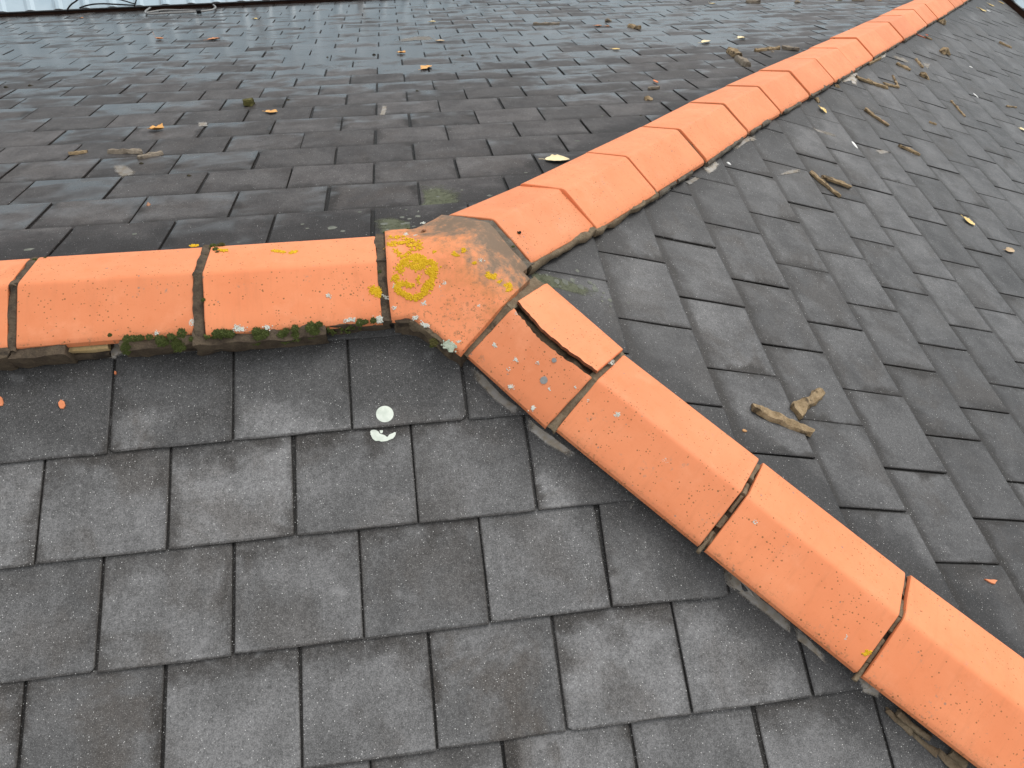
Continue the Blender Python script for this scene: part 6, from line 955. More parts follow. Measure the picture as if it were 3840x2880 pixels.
# ------------------------------------------------------------------ ridge and hip tiles
TW, PH = D_['W'], D_['ph']; TT = D_['tiles']; TK = .015
def profile(y0=-TW, y1=TW):
    """outer line of the angled tile from y0 to y1 (distance along the wing), z<=0, crest rounded"""
    r = .011; pts = []
    ws = sorted(set([y0, y1]+[w for w in (-.163, -.156, -.12, -.07, -.03, -.011, -.0055, 0, .0055, .011, .03, .07, .12, .156, .163) if y0 < w < y1]))
    for w in ws:
        a = abs(w); z = -a*math.sin(PH)
        if a < r: z = -(r*math.sin(PH))*(.5*(a/r)**2+.5)   # rounded crest
        e = TW-a
        if e < .012: z -= .0035*(1-e/.012)**2*1.4
        pts.append((w*math.cos(PH), z))
    return pts
def tile_geo(L, rng, y0=-TW, y1=TW, edge0=None, edge1=None, seg=9):
    """edge0/edge1: functions of x that move the y0 / y1 side (broken edges)"""
    xs = [0, .0022]+[L*i/seg for i in range(1, seg)]+[L-.0022, L]
    vs_, rows = [], []
    sd = rng.random()*50
    for ix, x in enumerate(xs):
        a = y0+(edge0(x) if edge0 else 0); b = y1+(edge1(x) if edge1 else 0)
        pr = profile(a, b) if not (edge0 or edge1) else None
        if pr is None:
            nn = 11; pr = []
            for i in range(nn):
                w = a+(b-a)*i/(nn-1); aw = abs(w); z = -aw*math.sin(PH); r = .011
                if aw < r: z = -(r*math.sin(PH))*(.5*(aw/r)**2+.5)
                e = TW-aw
                if e < .012: z -= .005*(1-max(e, 0)/.012)**2
                pr.append((w*math.cos(PH), z))
        endb = .0022 if ix in (0, len(xs)-1) else 0
        row = []
        for y, z in pr:
            k = nz((x, y, 0), 5, .0010, sd).z; k2 = nz((x, y, 0), 3, .0012, sd+9)
            if ix in (0, len(xs)-1): jx = nz((0, y, 0), 40, .0016, sd+ix).x
            else: jx = 0
            row.append(len(vs_)); vs_.append((x+jx, y+k2.y*.5, z+k-endb))
        rows.append(row)
    n = len(rows[0]); base = len(vs_)
    for row in rows:
        for idx in row:
            x, y, z = vs_[idx]; vs_.append((x, y, z-TK))
    fs = []
    for i in range(len(rows)-1):
        for j in range(n-1):
            a, b, c_, d = rows[i][j], rows[i+1][j], rows[i+1][j+1], rows[i][j+1]
            fs.append((a, b, c_, d)); fs.append((base+d, base+c_, base+b, base+a))
        a, b = rows[i][0], rows[i+1][0]; fs.append((base+a, base+b, b, a))
        a, b = rows[i][n-1], rows[i+1][n-1]; fs.append((a, b, base+b, base+a))
    for j in range(n-1):
        a, b = rows[0][j], rows[0][j+1]; fs.append((a, b, base+b, base+a))
        a, b = rows[-1][j], rows[-1][j+1]; fs.append((base+a, base+b, b, a))
    return vs_, fs
def fix(me, smooth=True, ang=35):
    bm = bmesh.new(); bm.from_mesh(me); bmesh.ops.recalc_face_normals(bm, faces=bm.faces)
    if smooth:
        for f in bm.faces: f.smooth = True
        for e in bm.edges:
            if len(e.link_faces) == 2 and e.calc_face_angle(0) > rad(ang): e.smooth = False
    bm.to_mesh(me); bm.free(); return me
def tmtx(nm, dx=0):
    s, d, n, u, L = TT[nm]; d, n, u = V(d), V(n), V(u)
    if d.cross(n).dot(u) < 0: n = -n
    m = Matrix((d, n, u)).transposed().to_4x4(); m.translation = V(s)+d*dx; return m
# which local y side (+/-) is the near side of the fit
def nside(nm):
    s, d, n, u, L = TT[nm]; return 1 if V(d).cross(V(n)).dot(V(u)) > 0 else -1

def rough_bar(p0, p1, wv, hv, seed, amp=.004, nx=None, nw=3, nh=3):
    """rough block from p0 to p1, cross-section spanned by wv and hv (centre line p0-p1)"""
    p0, p1, wv, hv = V(p0), V(p1), V(wv), V(hv)
    L = (p1-p0).length; nx = nx or max(3, int(L/.018))
    vs_, idx = [], {}
    def vert(i, j, k):
        if (i, j, k) not in idx:
            b = p0+(p1-p0)*(i/nx)+wv*(j/nw-.5)+hv*(k/nh-.5)
            d = nz(b, 22, amp*1.6, seed)+nz(b, 70, amp*.8, seed+3)
            taper = 1.0
            if i in (0, nx): d += (p1-p0).normalized()*(amp*(mn.noise(b*60)*1.5))
            # knock the corners off
            if j in (0, nw) and k in (0, nh): d -= (wv.normalized()*(1 if j else -1)+hv.normalized()*(1 if k else -1))*amp*.5
            idx[(i, j, k)] = len(vs_); vs_.append(b+d)
        return idx[(i, j, k)]
    fs = []
    for i in range(nx):
        for j in range(nw):
            for k in (0, nh): fs.append((vert(i, j, k), vert(i+1, j, k), vert(i+1, j+1, k), vert(i, j+1, k)))
        for k in range(nh):
            for j in (0, nw): fs.append((vert(i, j, k), vert(i+1, j, k), vert(i+1, j, k+1), vert(i, j, k+1)))
    for j in range(nw):
        for k in range(nh):
            for i in (0, nx): fs.append((vert(i, j, k), vert(i, j+1, k), vert(i, j+1, k+1), vert(i, j, k+1)))
    return vs_, fs
def bar(name, p0, p1, wv, hv, seed, mat, parent, amp=.004, **k):
    vs_, fs = rough_bar(p0, p1, wv, hv, seed, amp, **k)
    me = fix(mesh(name, vs_, fs), True, 50); return link(name, me, mat, parent)
def core(name, line, y_in, label):
    """dark mortar filling under a row of tiles: the parent part of that row"""
    vs_, fs = [], []
    for nm in line:
        m = tmtx(nm); L = TT[nm][4]
        for x in (-.012, L+.012):
            b = len(vs_)
            for y, z in ((-y_in, -y_in*math.tan(PH)-.10), (-y_in, -y_in*math.tan(PH)-.022), (0, -.024), (y_in, -y_in*math.tan(PH)-.022), (y_in, -y_in*math.tan(PH)-.10)):
                vs_.append(m @ V((x, y, z)))
        b = len(vs_)-10
        for j in range(4): fs.append((b+j, b+j+1, b+6+j, b+5+j))
        fs.append((b, b+1, b+2, b+3, b+4)); fs.append((b+9, b+8, b+7, b+6, b+5))
    me = fix(mesh(name, vs_, fs), False)
    o = link(name, me, 'mortar_dark', roof); o['label'] = label; return o
RL = ['Rm2', 'Rm1', 'R0', 'R1', 'R2']; HL = ['H1', 'H2', 'H3', 'H4', 'H5', 'H6']; GLn = ['G%d' % i for i in range(1, 23)]
ridge = core('ridge_bedding', RL, .125, 'mortar bedding of the ridge with its orange ridge tiles')
hipn = core('near_hip_bedding', HL, .115, 'mortar bedding of the hip running to the lower right')
hipf = core('far_hip_bedding', GLn, .12, 'mortar bedding of the hip running to the upper right')
bpy.context.view_layer.update()
rngT = random.Random(3)
far_var = []
for i in range(4):
    vv, ff = tile_geo(.446, rngT); me = fix(mesh('hip_tile_shape', vv, ff)); me.materials.append(M['tile']); far_var.append(me)
for nm in RL+HL+GLn:
    if nm == 'H1': continue
    par = ridge if nm in RL else hipn if nm in HL else hipf
    if nm[0] == 'G' and int(nm[1:]) > 6: me = far_var[rngT.randrange(4)]
    else:
        vv, ff = tile_geo(TT[nm][4]-(.009 if nm[0] == 'G' else 0), rngT); me = fix(mesh('tile_shape', vv, ff)); me.materials.append(M['tile'])
    o = bpy.data.objects.new('ridge_tile' if nm in RL else 'hip_tile', me); C.objects.link(o); o.parent = par
    o.matrix_parent_inverse = par.matrix_world.inverted()
    o.matrix_world = tmtx(nm) @ Matrix.Rotation(rngT.uniform(.002, .012) if nm[0] == 'G' else rngT.uniform(-.003, .003), 4, 'Y') @ Matrix.Rotation(rngT.uniform(-.006, .006), 4, 'Z')
# the broken hip tile: two halves either side of a crack along the crest
ns = nside('H1'); L1 = TT['H1'][4]
def crackA(x): return .002+.009*math.sin(x*19+2.2)+mn.noise(V((x*55, 1.3, 0)))*.005+mn.noise(V((x*170, 4.1, 0)))*.002
def crackB(x): return -.006+.006*math.sin(x*21+.6)+.003*math.sin(x*75)
for side, lab in ((1, 'front half of a cracked hip tile'), (-1, 'back half of a cracked hip tile')):
    sgn = ns*side
    L_ = L1+(.006 if side > 0 else .01)
    if sgn > 0: vv, ff = tile_geo(L_, rngT, .011, TW, (lambda x: crackA(x)), (lambda x: 0.0), 36)
    else: vv, ff = tile_geo(L_, rngT, -TW, .004, (lambda x: 0.0), (lambda x: crackA(x)*.95-.007+mn.noise(V((x*90, 7.7, 0)))*.003), 36)
    me = fix(mesh('tile_half_shape', vv, ff)); me.materials.append(M['tile']); me.materials.append(M['brk'])
    for p in me.polygons:
        c_ = p.center
        if abs(c_.y) < .032 and abs(p.normal.y) > .75: p.material_index = 1
    m = tmtx('H1', -.004 if side < 0 else 0.0) @ Matrix.Translation((0, sgn*.004, .009 if side < 0 else -.003)) @ Matrix.Rotation(sgn*(.012), 4, 'X')
    o = link('hip_tile_half', me, None, hipn, m); o['label'] = lab
m1 = tmtx('H1')
bar('crack_mortar', m1 @ V((.01, .008*ns, -.031)), m1 @ V((L1-.005, .004*ns, -.031)), m1.to_3x3() @ V((0, .05, 0)), m1.to_3x3() @ V((0, 0, .02)), 5, 'mortar', hipn, .004)
# joint mortar between tiles
def joint(nmA, endA, nmB, mat, parent, seed, depth=.005, wid=.024, half='both', amp=.0022):
    """strip across the gap between the end of one tile and the start of the next, on both wings"""
    ma, mb = tmtx(nmA), tmtx(nmB); La = TT[nmA][4]
    na, nb = nside(nmA), nside(nmB)
    for sgn in (1, -1):
        if half == 'near' and sgn < 0: continue
        def pt(w):
            z = -w*math.sin(PH)-depth-.008
            a = ma @ V((La if endA else 0, sgn*na*w*math.cos(PH), z)); b = mb @ V((0, sgn*nb*w*math.cos(PH), z)); return (a+b)/2
        d = (mb @ V((0, 0, 0))-ma @ V((La if endA else 0, 0, 0)))
        dx = ma.to_3x3() @ V((1, 0, 0)); up = ma.to_3x3() @ V((0, -sgn*na*-math.sin(PH), math.cos(PH)))
        if nmA[0] == 'H' and nmA != 'H1':
            rj = random.Random(seed*3+sgn); w_ = .0
            while w_ < TW-.02:
                l_ = rj.uniform(.03, .075); dz = up*rj.uniform(-.006, .002); e_ = min(w_+l_, TW+.016)
                bar('joint_mortar', pt(w_)+dz, pt(e_)+dz, dx*wid*rj.uniform(.8, 1.3), up*.018, seed+sgn+w_, mat, parent, amp, nx=8); w_ += l_+rj.uniform(.004, .03)
            continue
        bar('joint_mortar', pt(-.003), pt(TW+.004), dx*wid, up*.018, seed+sgn, mat, parent, amp, nx=20)
joint('R2', True, 'R1', 'mortar_dark', ridge, 21, .004, .029, amp=.0036)
joint('R1', True, 'R0', 'mortar_dark', ridge, 22, .004, .024, amp=.0036)
joint('R0', True, 'Rm1', 'mortar_dark', ridge, 23, .003, .03)
for i, (a, b) in enumerate((('H1', 'H2'), ('H2', 'H3'), ('H3', 'H4'), ('H4', 'H5'))): joint(a, True, b, 'mortar', hipn, 30+i, .008, .030 if i == 0 else .012, amp=.003)
for i in range(1, 8): joint('G%d' % i, True, 'G%d' % (i+1), 'mortar_dark', hipf, 40+i, .012, .012)
# ------------------------------------------------------------------ three-way junction tile
JP = [(V(n), h) for n, h in D_['J']]
def jz(x, y, k=.016):
    zs = [(h-n.x*x-n.y*y)/n.z for n, h in JP]; m = min(zs)
    return m-k*math.log(sum(math.exp(-(z-m)/k) for z in zs))+.010
def jnormal(x, y):
    e = .004; return V((-(jz(x+e, y)-jz(x-e, y))/(2*e), -(jz(x, y+e)-jz(x, y-e))/(2*e), 1)).normalized()
ol = [V((a, b)) for a, b in D_['outline']]
dense = []
for i in range(len(ol)):
    a, b = ol[i], ol[(i+1) % len(ol)]; n = max(1, int((b-a).length/.009))
    for j in range(n): dense.append(a+(b-a)*(j/n))
cen = V((sum(p.x for p in ol)/len(ol), sum(p.y for p in ol)/len(ol)))
cen = V((-.03, -.10))
rings = 16; vs_ = []; fs = []; n = len(dense)
for r_ in range(rings+1):
    t = 1-(1-r_/rings)**1.0
    for p in dense:
        q = cen+(p-cen)*max(t, .001); z = jz(q.x, q.y)+nz((q.x, q.y, 0), 9, .002, 2).z
        e = (p-cen).length*(1-t)
        if e < .010: z -= .004*(1-e/.010)**2
        vs_.append((q.x, q.y, z))
for r_ in range(rings):
    for i in range(n):
        j = (i+1) % n; fs.append((r_*n+i, r_*n+j, (r_+1)*n+j, (r_+1)*n+i))
b = len(vs_)
for i in range(n): x, y, z = vs_[rings*n+i]; vs_.append((x, y, z-.017))
for i in range(n): q = cen+(dense[i]-cen)*.9; vs_.append((q.x, q.y, jz(q.x, q.y)-.026))
for i in range(n):
    j = (i+1) % n; fs.append((rings*n+i, rings*n+j, b+j, b+i)); fs.append((b+i, b+j, b+n+j, b+n+i))
me = fix(mesh('junction_tile', vs_, fs), True, 40); jt = link('three_way_tile', me, 'tile_w', ridge)
jt['label'] = 'weathered three way junction tile with yellow lichen rings'
# mortar under the junction tile and in the joints around it
vs_ = []; fs = []
for lev, (sc_, dz) in enumerate(((.93, -.024), (.95, -.05), (.97, -.16))):
    for i, p in enumerate(dense):
        q = cen+(p-cen)*sc_; d = nz((q.x, q.y, lev*.1), 30, .006, 4); vs_.append((q.x+d.x, q.y+d.y, jz(q.x, q.y)+dz+d.z*.4))
for lev in range(2):
    for i in range(n):
        j = (i+1) % n; fs.append((lev*n+i, lev*n+j, (lev+1)*n+j, (lev+1)*n+i))
fs.append(tuple(range(n)))
link('junction_mortar', fix(mesh('junction_mortar', vs_, fs), True, 50), 'mortar_dark', ridge)
# joint strips junction/tile
def jjoint(nm, mat, par, seed, wid, depth=.004, back=.012):
    m = tmtx(nm); nsd = nside(nm)
    for sgn in (1, -1):
        P = []
        for w in (-.006, TW+.002):
            P.append(m @ V((-back, sgn*nsd*w*math.cos(PH), -w*math.sin(PH)-depth-.012)))
        dx = m.to_3x3() @ V((1, 0, 0)); up = m.to_3x3() @ V((0, sgn*nsd*math.sin(PH), math.cos(PH)))
        bar('joint_mortar', P[0], P[1], dx*wid, up*.024, seed+sgn, mat, par, .0028, nx=18)
jjoint('R2', 'mortar_dark', ridge, 61, .036, .000, .016)
jjoint('H1', 'mortar', hipn, 64, .052, .006, .022)
jjoint('G1', 'mortar_grey', hipf, 67, .05, .006, .018)
# ------------------------------------------------------------------ bedding along the tile edges
rb = random.Random(9)
def edge_pt(nm, x, w, side, drop):
    """point under the tile edge: side +1 near / -1 far, w along the wing"""
    m = tmtx(nm); return m @ V((x, side*nside(nm)*w*math.cos(PH), -w*math.sin(PH)-drop))
def bedding(nm, side, slope, segs, mat, par, w=.150, thick=.05, extra=0.0, amp=.004):
    m = tmtx(nm); U, Vv, N, _ = FR[slope]
    for (a, b) in segs:
        pts = []
        for x in (a, b):
            t = edge_pt(nm, x, w, side, TK)
            hgt = t.dot(N)-H[slope]-.002
            pts.append((t, hgt))
        hh = (pts[0][1]+pts[1][1])/2
        out = (m.to_3x3() @ V((0, side*nside(nm), 0)))
        out = (out-N*out.dot(N)).normalized()
        c0 = pts[0][0]-N*(pts[0][1]*.5-.003); c1 = pts[1][0]-N*(pts[1][1]*.5-.003)
        bar('bedding_mortar', c0+out*extra, c1+out*extra, out*thick, N*max(hh+.004, .010), rb.random()*90, mat, par, amp)
Lr = TT['R2'][4]; Lr1 = TT['R1'][4]
bedding('R2', 1, 'A', [(-.02, .15)], 'mortar_dark', ridge, .145, .05, .0)
bedding('R2', 1, 'A', [(.15, Lr+.03)], 'mortar_dark', ridge, .155, .055, .010, .005)
bedding('R1', 1, 'A', [(0, .185)], 'mortar_dark', ridge, .155, .055, .012, .005)
bedding('R1', 1, 'A', [(.315, Lr1+.02)], 'mortar_dark', ridge, .155, .055, .010, .005)
bedding('R0', 1, 'A', [(0, .45)], 'mortar_dark', ridge, .155, .055, .010, .005)
bedding('Rm1', 1, 'A', [(0, .45)], 'mortar_dark', ridge, .155, .055, .010, .005)
# thin low bed and the sandy tile slip below the left ridge tile
mm = tmtx('R1')
def a_pt(nm, x, w, n_):
    t = edge_pt(nm, x, w, 1, TK); N = FR['A'][2]; return t-N*(t.dot(N)-H['A']-n_)
bar('bedding_mortar', a_pt('R1', .225, .165, .014), a_pt('R1', .315, .165, .014), FR['A'][1]*.045, FR['A'][2]*.022, 71, 'mortar_dark', ridge, .004)
o = bar('tile_slip', a_pt('R1', .222, .160, .036), a_pt('R1', .375, .160, .036), FR['A'][1]*.034, FR['A'][2]*.018, 72, 'sand', ridge, .0018)
o['label'] = 'sandy yellow slip wedged under the ridge tile'
for nm in RL: bedding(nm, -1, 'B', [(.01, TT[nm][4]-.01)], 'mortar_dark', ridge, .128, .03, 0, .002)
# junction front bed follows the outline towards the near hip
for i, (a, b_) in enumerate(((6, 9), (9, 11), (11, 13), (13, 15))):
    P = []
    for q in (ol[a], ol[b_]):
        N = FR['A'][2]; inn = (cen-q).normalized()*.012; q = q+inn
        base = V((q.x, q.y, jz(q.x, q.y)-.018)); hgt = base.dot(N)-H['A']
        P.append((base-N*(hgt*.5-.002), hgt))
    d = (P[1][0]-P[0][0]).normalized(); outw = d.cross(FR['A'][2])
    bar('bedding_mortar', P[0][0], P[1][0], outw*.035, FR['A'][2]*((P[0][1]+P[1][1])*.5+.006), 80+i, 'mortar_dark' if i < 1 else 'mortar', ridge, .005)
for nm in HL:
    L = TT[nm][4]
    bedding(nm, 1, 'A', {'H1': [(.06, .11), (.17, .20)], 'H2': [(-.02, .02), (.10, .30), (.36, .40)], 'H3': [(-.02, .01), (.36, L)], 'H4': [(.10, .2), (.205, .36)]}.get(nm, [(.05, .4)]), 'mortar', hipn, .135, .04, .0, .005)
    bedding(nm, -1, 'C', [(0, L)], 'mortar', hipn, .135, .03)
for q_, (xa, xb, wa, hh_) in enumerate(((.10, .17, .186, .012), (.175, .235, .19, .009), (.24, .31, .188, .013), (.12, .20, .174, .02), (.26, .30, .172, .018))):
    bar('bedding_mortar', a_pt('H4', xa, wa, hh_*.55), a_pt('H4', xb, wa+.003, hh_*.55), tmtx('H4').to_3x3() @ V((0, .02, 0)), FR['A'][2]*hh_, 75+q_, 'mortar', hipn, .005)
for i in range(1, 23):
    nm = 'G%d' % i; L = TT[nm][4]
    if i <= 2: segs = [(-.01, L+.005)]
    elif i <= 9:
        a = rb.uniform(0, .07); b_ = L-rb.uniform(.02, .16); segs = [(a, b_)]
        if i % 2: mid = (a+b_)/2; segs = [(a, mid-.01), (mid+.015, b_)]
    else: segs = [(rb.uniform(0, .05), L-rb.uniform(0, .1))]
    bedding(nm, 1, 'C', segs, 'mortar_grey' if i > 2 else 'mortar', hipf, .158, .03, .004, .005)
    bedding(nm, -1, 'B', [(0, L)], 'mortar_dark', hipf, .145, .03)

# ------------------------------------------------------------------ lichen, moss, smears
def octa(c_, nrm, r, flat, rng):
    nrm = V(nrm); t = nrm.orthogonal().normalized(); bt = nrm.cross(t); a0 = rng.random()*6.28
    vs_ = [V(c_)+nrm*r*flat]
    k = 6
    for i in range(k):
        a = a0+6.283*i/k; rr = r*rng.uniform(.7, 1.2); vs_.append(V(c_)+(t*math.cos(a)+bt*math.sin(a))*rr+nrm*(r*flat*.25)*rng.uniform(0, 1))
    for i in range(k):
        p = vs_[1+i]; vs_.append(p-nrm*r*.35)
    fs = [(0, 1+i, 1+(i+1) % k) for i in range(k)]+[(1+i, 1+k+i, 1+k+(i+1) % k, 1+(i+1) % k) for i in range(k)]
    return vs_, fs
def facet_n(p):
    """normal of the tile surface at p, from the nearest tile or the junction tile"""
    best = None
    for nm in RL+HL[:4]+GLn[:3]:
        m = tmtx(nm); q = m.inverted() @ V(p)
        if -.03 < q.x < TT[nm][4]+.03 and abs(q.y) < TW+.03 and abs(q.z+abs(q.y)*math.tan(PH)) < .03:
            s_ = 1 if q.y > 0 else -1
            return (m.to_3x3() @ V((0, s_*math.sin(PH), math.cos(PH)))).normalized(), m @ V((q.x, q.y, -abs(q.y)*math.tan(PH)+(-.004 if abs(q.y) < .012 else 0)))
    return jnormal(p[0], p[1]), V((p[0], p[1], jz(p[0], p[1])))
def scatter(name, pts, mat, r0, r1, flat, label, parent):
    rng = random.Random(name); VV, FF = [], []
    for p in pts:
        nrm, pp = facet_n(p)
        for _ in range(3 if name[0] == 'y' else 2):
            jit = V((rng.gauss(0, .0028), rng.gauss(0, .0028), 0)); jit -= nrm*jit.dot(nrm)
            vs_, fs = octa(pp+jit+nrm*.0002, nrm, rng.uniform(r0, r1)*.72, flat*rng.uniform(.6, 1.5), rng)
            b = len(VV); VV += vs_; FF += [tuple(b+i for i in f) for f in fs]
    o = link(name, mesh(name, VV, FF, True), mat, parent); o['label'] = label; o['kind'] = 'stuff'; return o
scatter('yellow_lichen', D_['YL'], 'yl', .0017, .0042, .8, 'yellow lichen crusts on the junction and ridge tiles', ridge)
scatter('white_lichen', D_['WL'], 'wl', .0013, .0030, .32, 'white lichen rosettes on the clay tiles', ridge)
scatter('green_lichen', D_['GL'], 'gl', .0022, .0045, .3, 'pale green leafy lichen under the junction tile', ridge)
for x, y, z, r_ in D_['GD']:
    nrm, pp = facet_n((x, y, z)); rng = random.Random(r_); k = 18
    t = nrm.orthogonal().normalized(); bt = nrm.cross(t)
    vs_ = [pp+nrm*.0012]+[pp+(t*math.cos(6.283*i/k)+bt*math.sin(6.283*i/k))*r_*rng.uniform(.9, 1.06)+nrm*.0009 for i in range(k)]
    vs_ += [v-nrm*.003 for v in vs_[1:]]
    link('lichen_disc', mesh('lichen_disc', vs_, [(0, 1+i, 1+(i+1) % k) for i in range(k)]+[(1+i, 1+k+i, 1+k+(i+1) % k, 1+(i+1) % k) for i in range(k)]), 'discd', hipn)
def moss_mesh(seed):
    rng = random.Random(seed); VV, FF = [], []
    for i in range(150):
        a = rng.random()*6.283; ph = math.acos(rng.uniform(-.25, 1)); rr = rng.uniform(.72, 1.0)
        d = V((math.cos(a)*math.sin(ph), math.sin(a)*math.sin(ph), math.cos(ph)))
        c_ = d*rr*.8; t = d.orthogonal().normalized(); bt = d.cross(t); s_ = rng.uniform(.10, .20)
        b = len(VV)
        for k in range(3):
            q = 2.094*k+a; VV.append(c_+(t*math.cos(q)+bt*math.sin(q))*s_)
        VV.append(c_+d*s_*rng.uniform(1.2, 2.4)+nz(d, 3, .1, i))
        FF += [(b, b+1, b+3), (b+1, b+2, b+3), (b+2, b, b+3)]
    k = 10
    b = len(VV)
    for j in range(5):
        for i in range(k):
            p_ = .15+j*.5; VV.append(V((math.cos(6.283*i/k)*math.sin(p_), math.sin(6.283*i/k)*math.sin(p_), math.cos(p_)))*.74)
    for j in range(4):
        for i in range(k): FF.append((b+j*k+i, b+(j+1)*k+i, b+(j+1)*k+(i+1) % k, b+j*k+(i+1) % k))
    return mesh('moss_shape', VV, FF)
mossv = [moss_mesh(i) for i in range(4)]
for i, me in enumerate(mossv): me.materials.append(M['moss' if i < 3 else 'moss_d'])
rm = random.Random(2)
bpy.context.view_layer.update()
for i, (x, y, z, r_) in enumerate(D_['MOSS']+D_['MOSS2']):
    first = i < len(D_['MOSS'])
    me = mossv[rm.randrange(3) if first or rm.random() < .5 else 3]
    o = bpy.data.objects.new('moss_clump', me); C.objects.link(o); o.parent = ridge
    o.matrix_parent_inverse = ridge.matrix_world.inverted()
    q = (V((0, -.6, .8)) if first else V((0, -.1, 1))).to_track_quat('Z', 'Y')
    s_ = r_*(.62 if first else .55)
    o.matrix_world = Matrix.LocRotScale(V((x, y, z))+(V((0, .006, 0)) if first else V((0, 0, -.003))), q, (s_*rm.uniform(.9, 1.3), s_*rm.uniform(.8, 1.1), s_*rm.uniform(.6, .8)))
VV, FF = [], []
for i in range(210):
    nm = rm.choice(['R1', 'R1', 'R2', 'R2', 'R2', 'R0']); x_ = rm.uniform(.02, TT[nm][4])
    if nm == 'R1' and .17 < x_: continue
    if nm == 'R2' and x_ < .14 and rm.random() < .6: continue
    p_ = edge_pt(nm, x_, TW-.004, 1, rm.uniform(.012, .045)); c_ = p_+V((0, -.004, 0))+nz(p_, 30, .006, i)
    if mn.noise(p_*14) < -.05: continue
    r_ = rm.uniform(.35, 1)*.0085
    for q_ in range(9):
        d = V((rm.gauss(0, 1), rm.gauss(-.3, 1), rm.gauss(.2, 1))).normalized(); vs_, fs = octa(c_+d*r_*.7, d, r_*rm.uniform(.35, .6), 1.3, rm)
        b = len(VV); VV += vs_; FF += [tuple(b+j for j in f) for f in fs]
o = link('moss_strip', mesh('moss_strip', VV, FF), 'moss', ridge); o['kind'] = 'stuff'; o['label'] = 'thin strip of dark moss along the ridge mortar'
# grey lichen discs on slates around the junction
for s in 'BC':
    VV, FF = [], []; rng = random.Random(ord(s))
    for q in D_['DISC']:
        if q[0] != s: continue
        _, u, v, r_ = q; k = 14; b = len(VV); nn = top_n(s, v)+.0014
        VV.append(W3(s, u, v, nn+.0003))
        rr = [r_*rng.uniform(.72, 1.12) for _ in range(k)]
        for i in range(k): VV.append(W3(s, u+rr[i]*math.cos(6.283*i/k), v+rr[i]*math.sin(6.283*i/k), nn))
        for i in range(k): VV.append(W3(s, u+rr[i]*math.cos(6.283*i/k)*1.02, v+rr[i]*math.sin(6.283*i/k)*1.02, nn-.004))
        for i in range(k): FF += [(b, b+1+i, b+1+(i+1) % k), (b+1+i, b+1+k+i, b+1+k+(i+1) % k, b+1+(i+1) % k)]
    o = link('grey_lichen', fix(mesh('grey_lichen', VV, FF), False), 'disc', slope_ob[s]); o['kind'] = 'stuff'; o['label'] = 'round grey lichen crusts on the slates'
def sheet(name, s, poly, mat, parent, lift=.0026, rings_=5, tone=None, th=.0):
    """thin film on the slates: fan of rings with an edge attribute for a feathered rim"""
    P = []
    for i in range(len(poly)):
        a, b = V(poly[i]), V(poly[(i+1) % len(poly)])
        for j in range(3): P.append(a+(b-a)*(j/3))
    c_ = sum(P, V((0, 0)))/len(P); k = len(P); VV, FF, E = [], [], []
    for r_ in range(rings_+1):
        t = r_/rings_
        for p in P:
            q = c_+(p-c_)*max(t*(1.32 if tone else 1), .002)
            dome = th*(1-t**3)
            VV.append(W3(s, q.x, q.y, max(top_n(s, q.y), top_n(s, q.y+.002))+lift+dome)); E.append(1.7*(1-t))
    for r_ in range(rings_):
        for i in range(k):
            j = (i+1) % k; FF.append((r_*k+i, r_*k+j, (r_+1)*k+j, (r_+1)*k+i))
    if not tone:
        b = len(VV)
        for i in range(k): VV.append(VV[rings_*k+i]-FR[s][2]*.004); E.append(0)
        for i in range(k): j = (i+1) % k; FF.append((rings_*k+i, rings_*k+j, b+j, b+i))
    me = fix(mesh(name, VV, FF), True, 60)
    a = me.attributes.new('edge', 'FLOAT', 'POINT'); a.data.foreach_set('value', E)
    a = me.attributes.new('tone', 'FLOAT', 'POINT'); a.data.foreach_set('value', [tone or 0.0]*len(VV))
    return link(name, me, mat, parent)
for s, poly, tone in D_['SM']: sheet('cement_smear', s, poly, 'smear', slope_ob[s], tone=tone*1.05)

for s, poly in D_['ALG']: sheet('algae_film', s, poly, 'algae', slope_ob[s], lift=.0012, tone=.3)
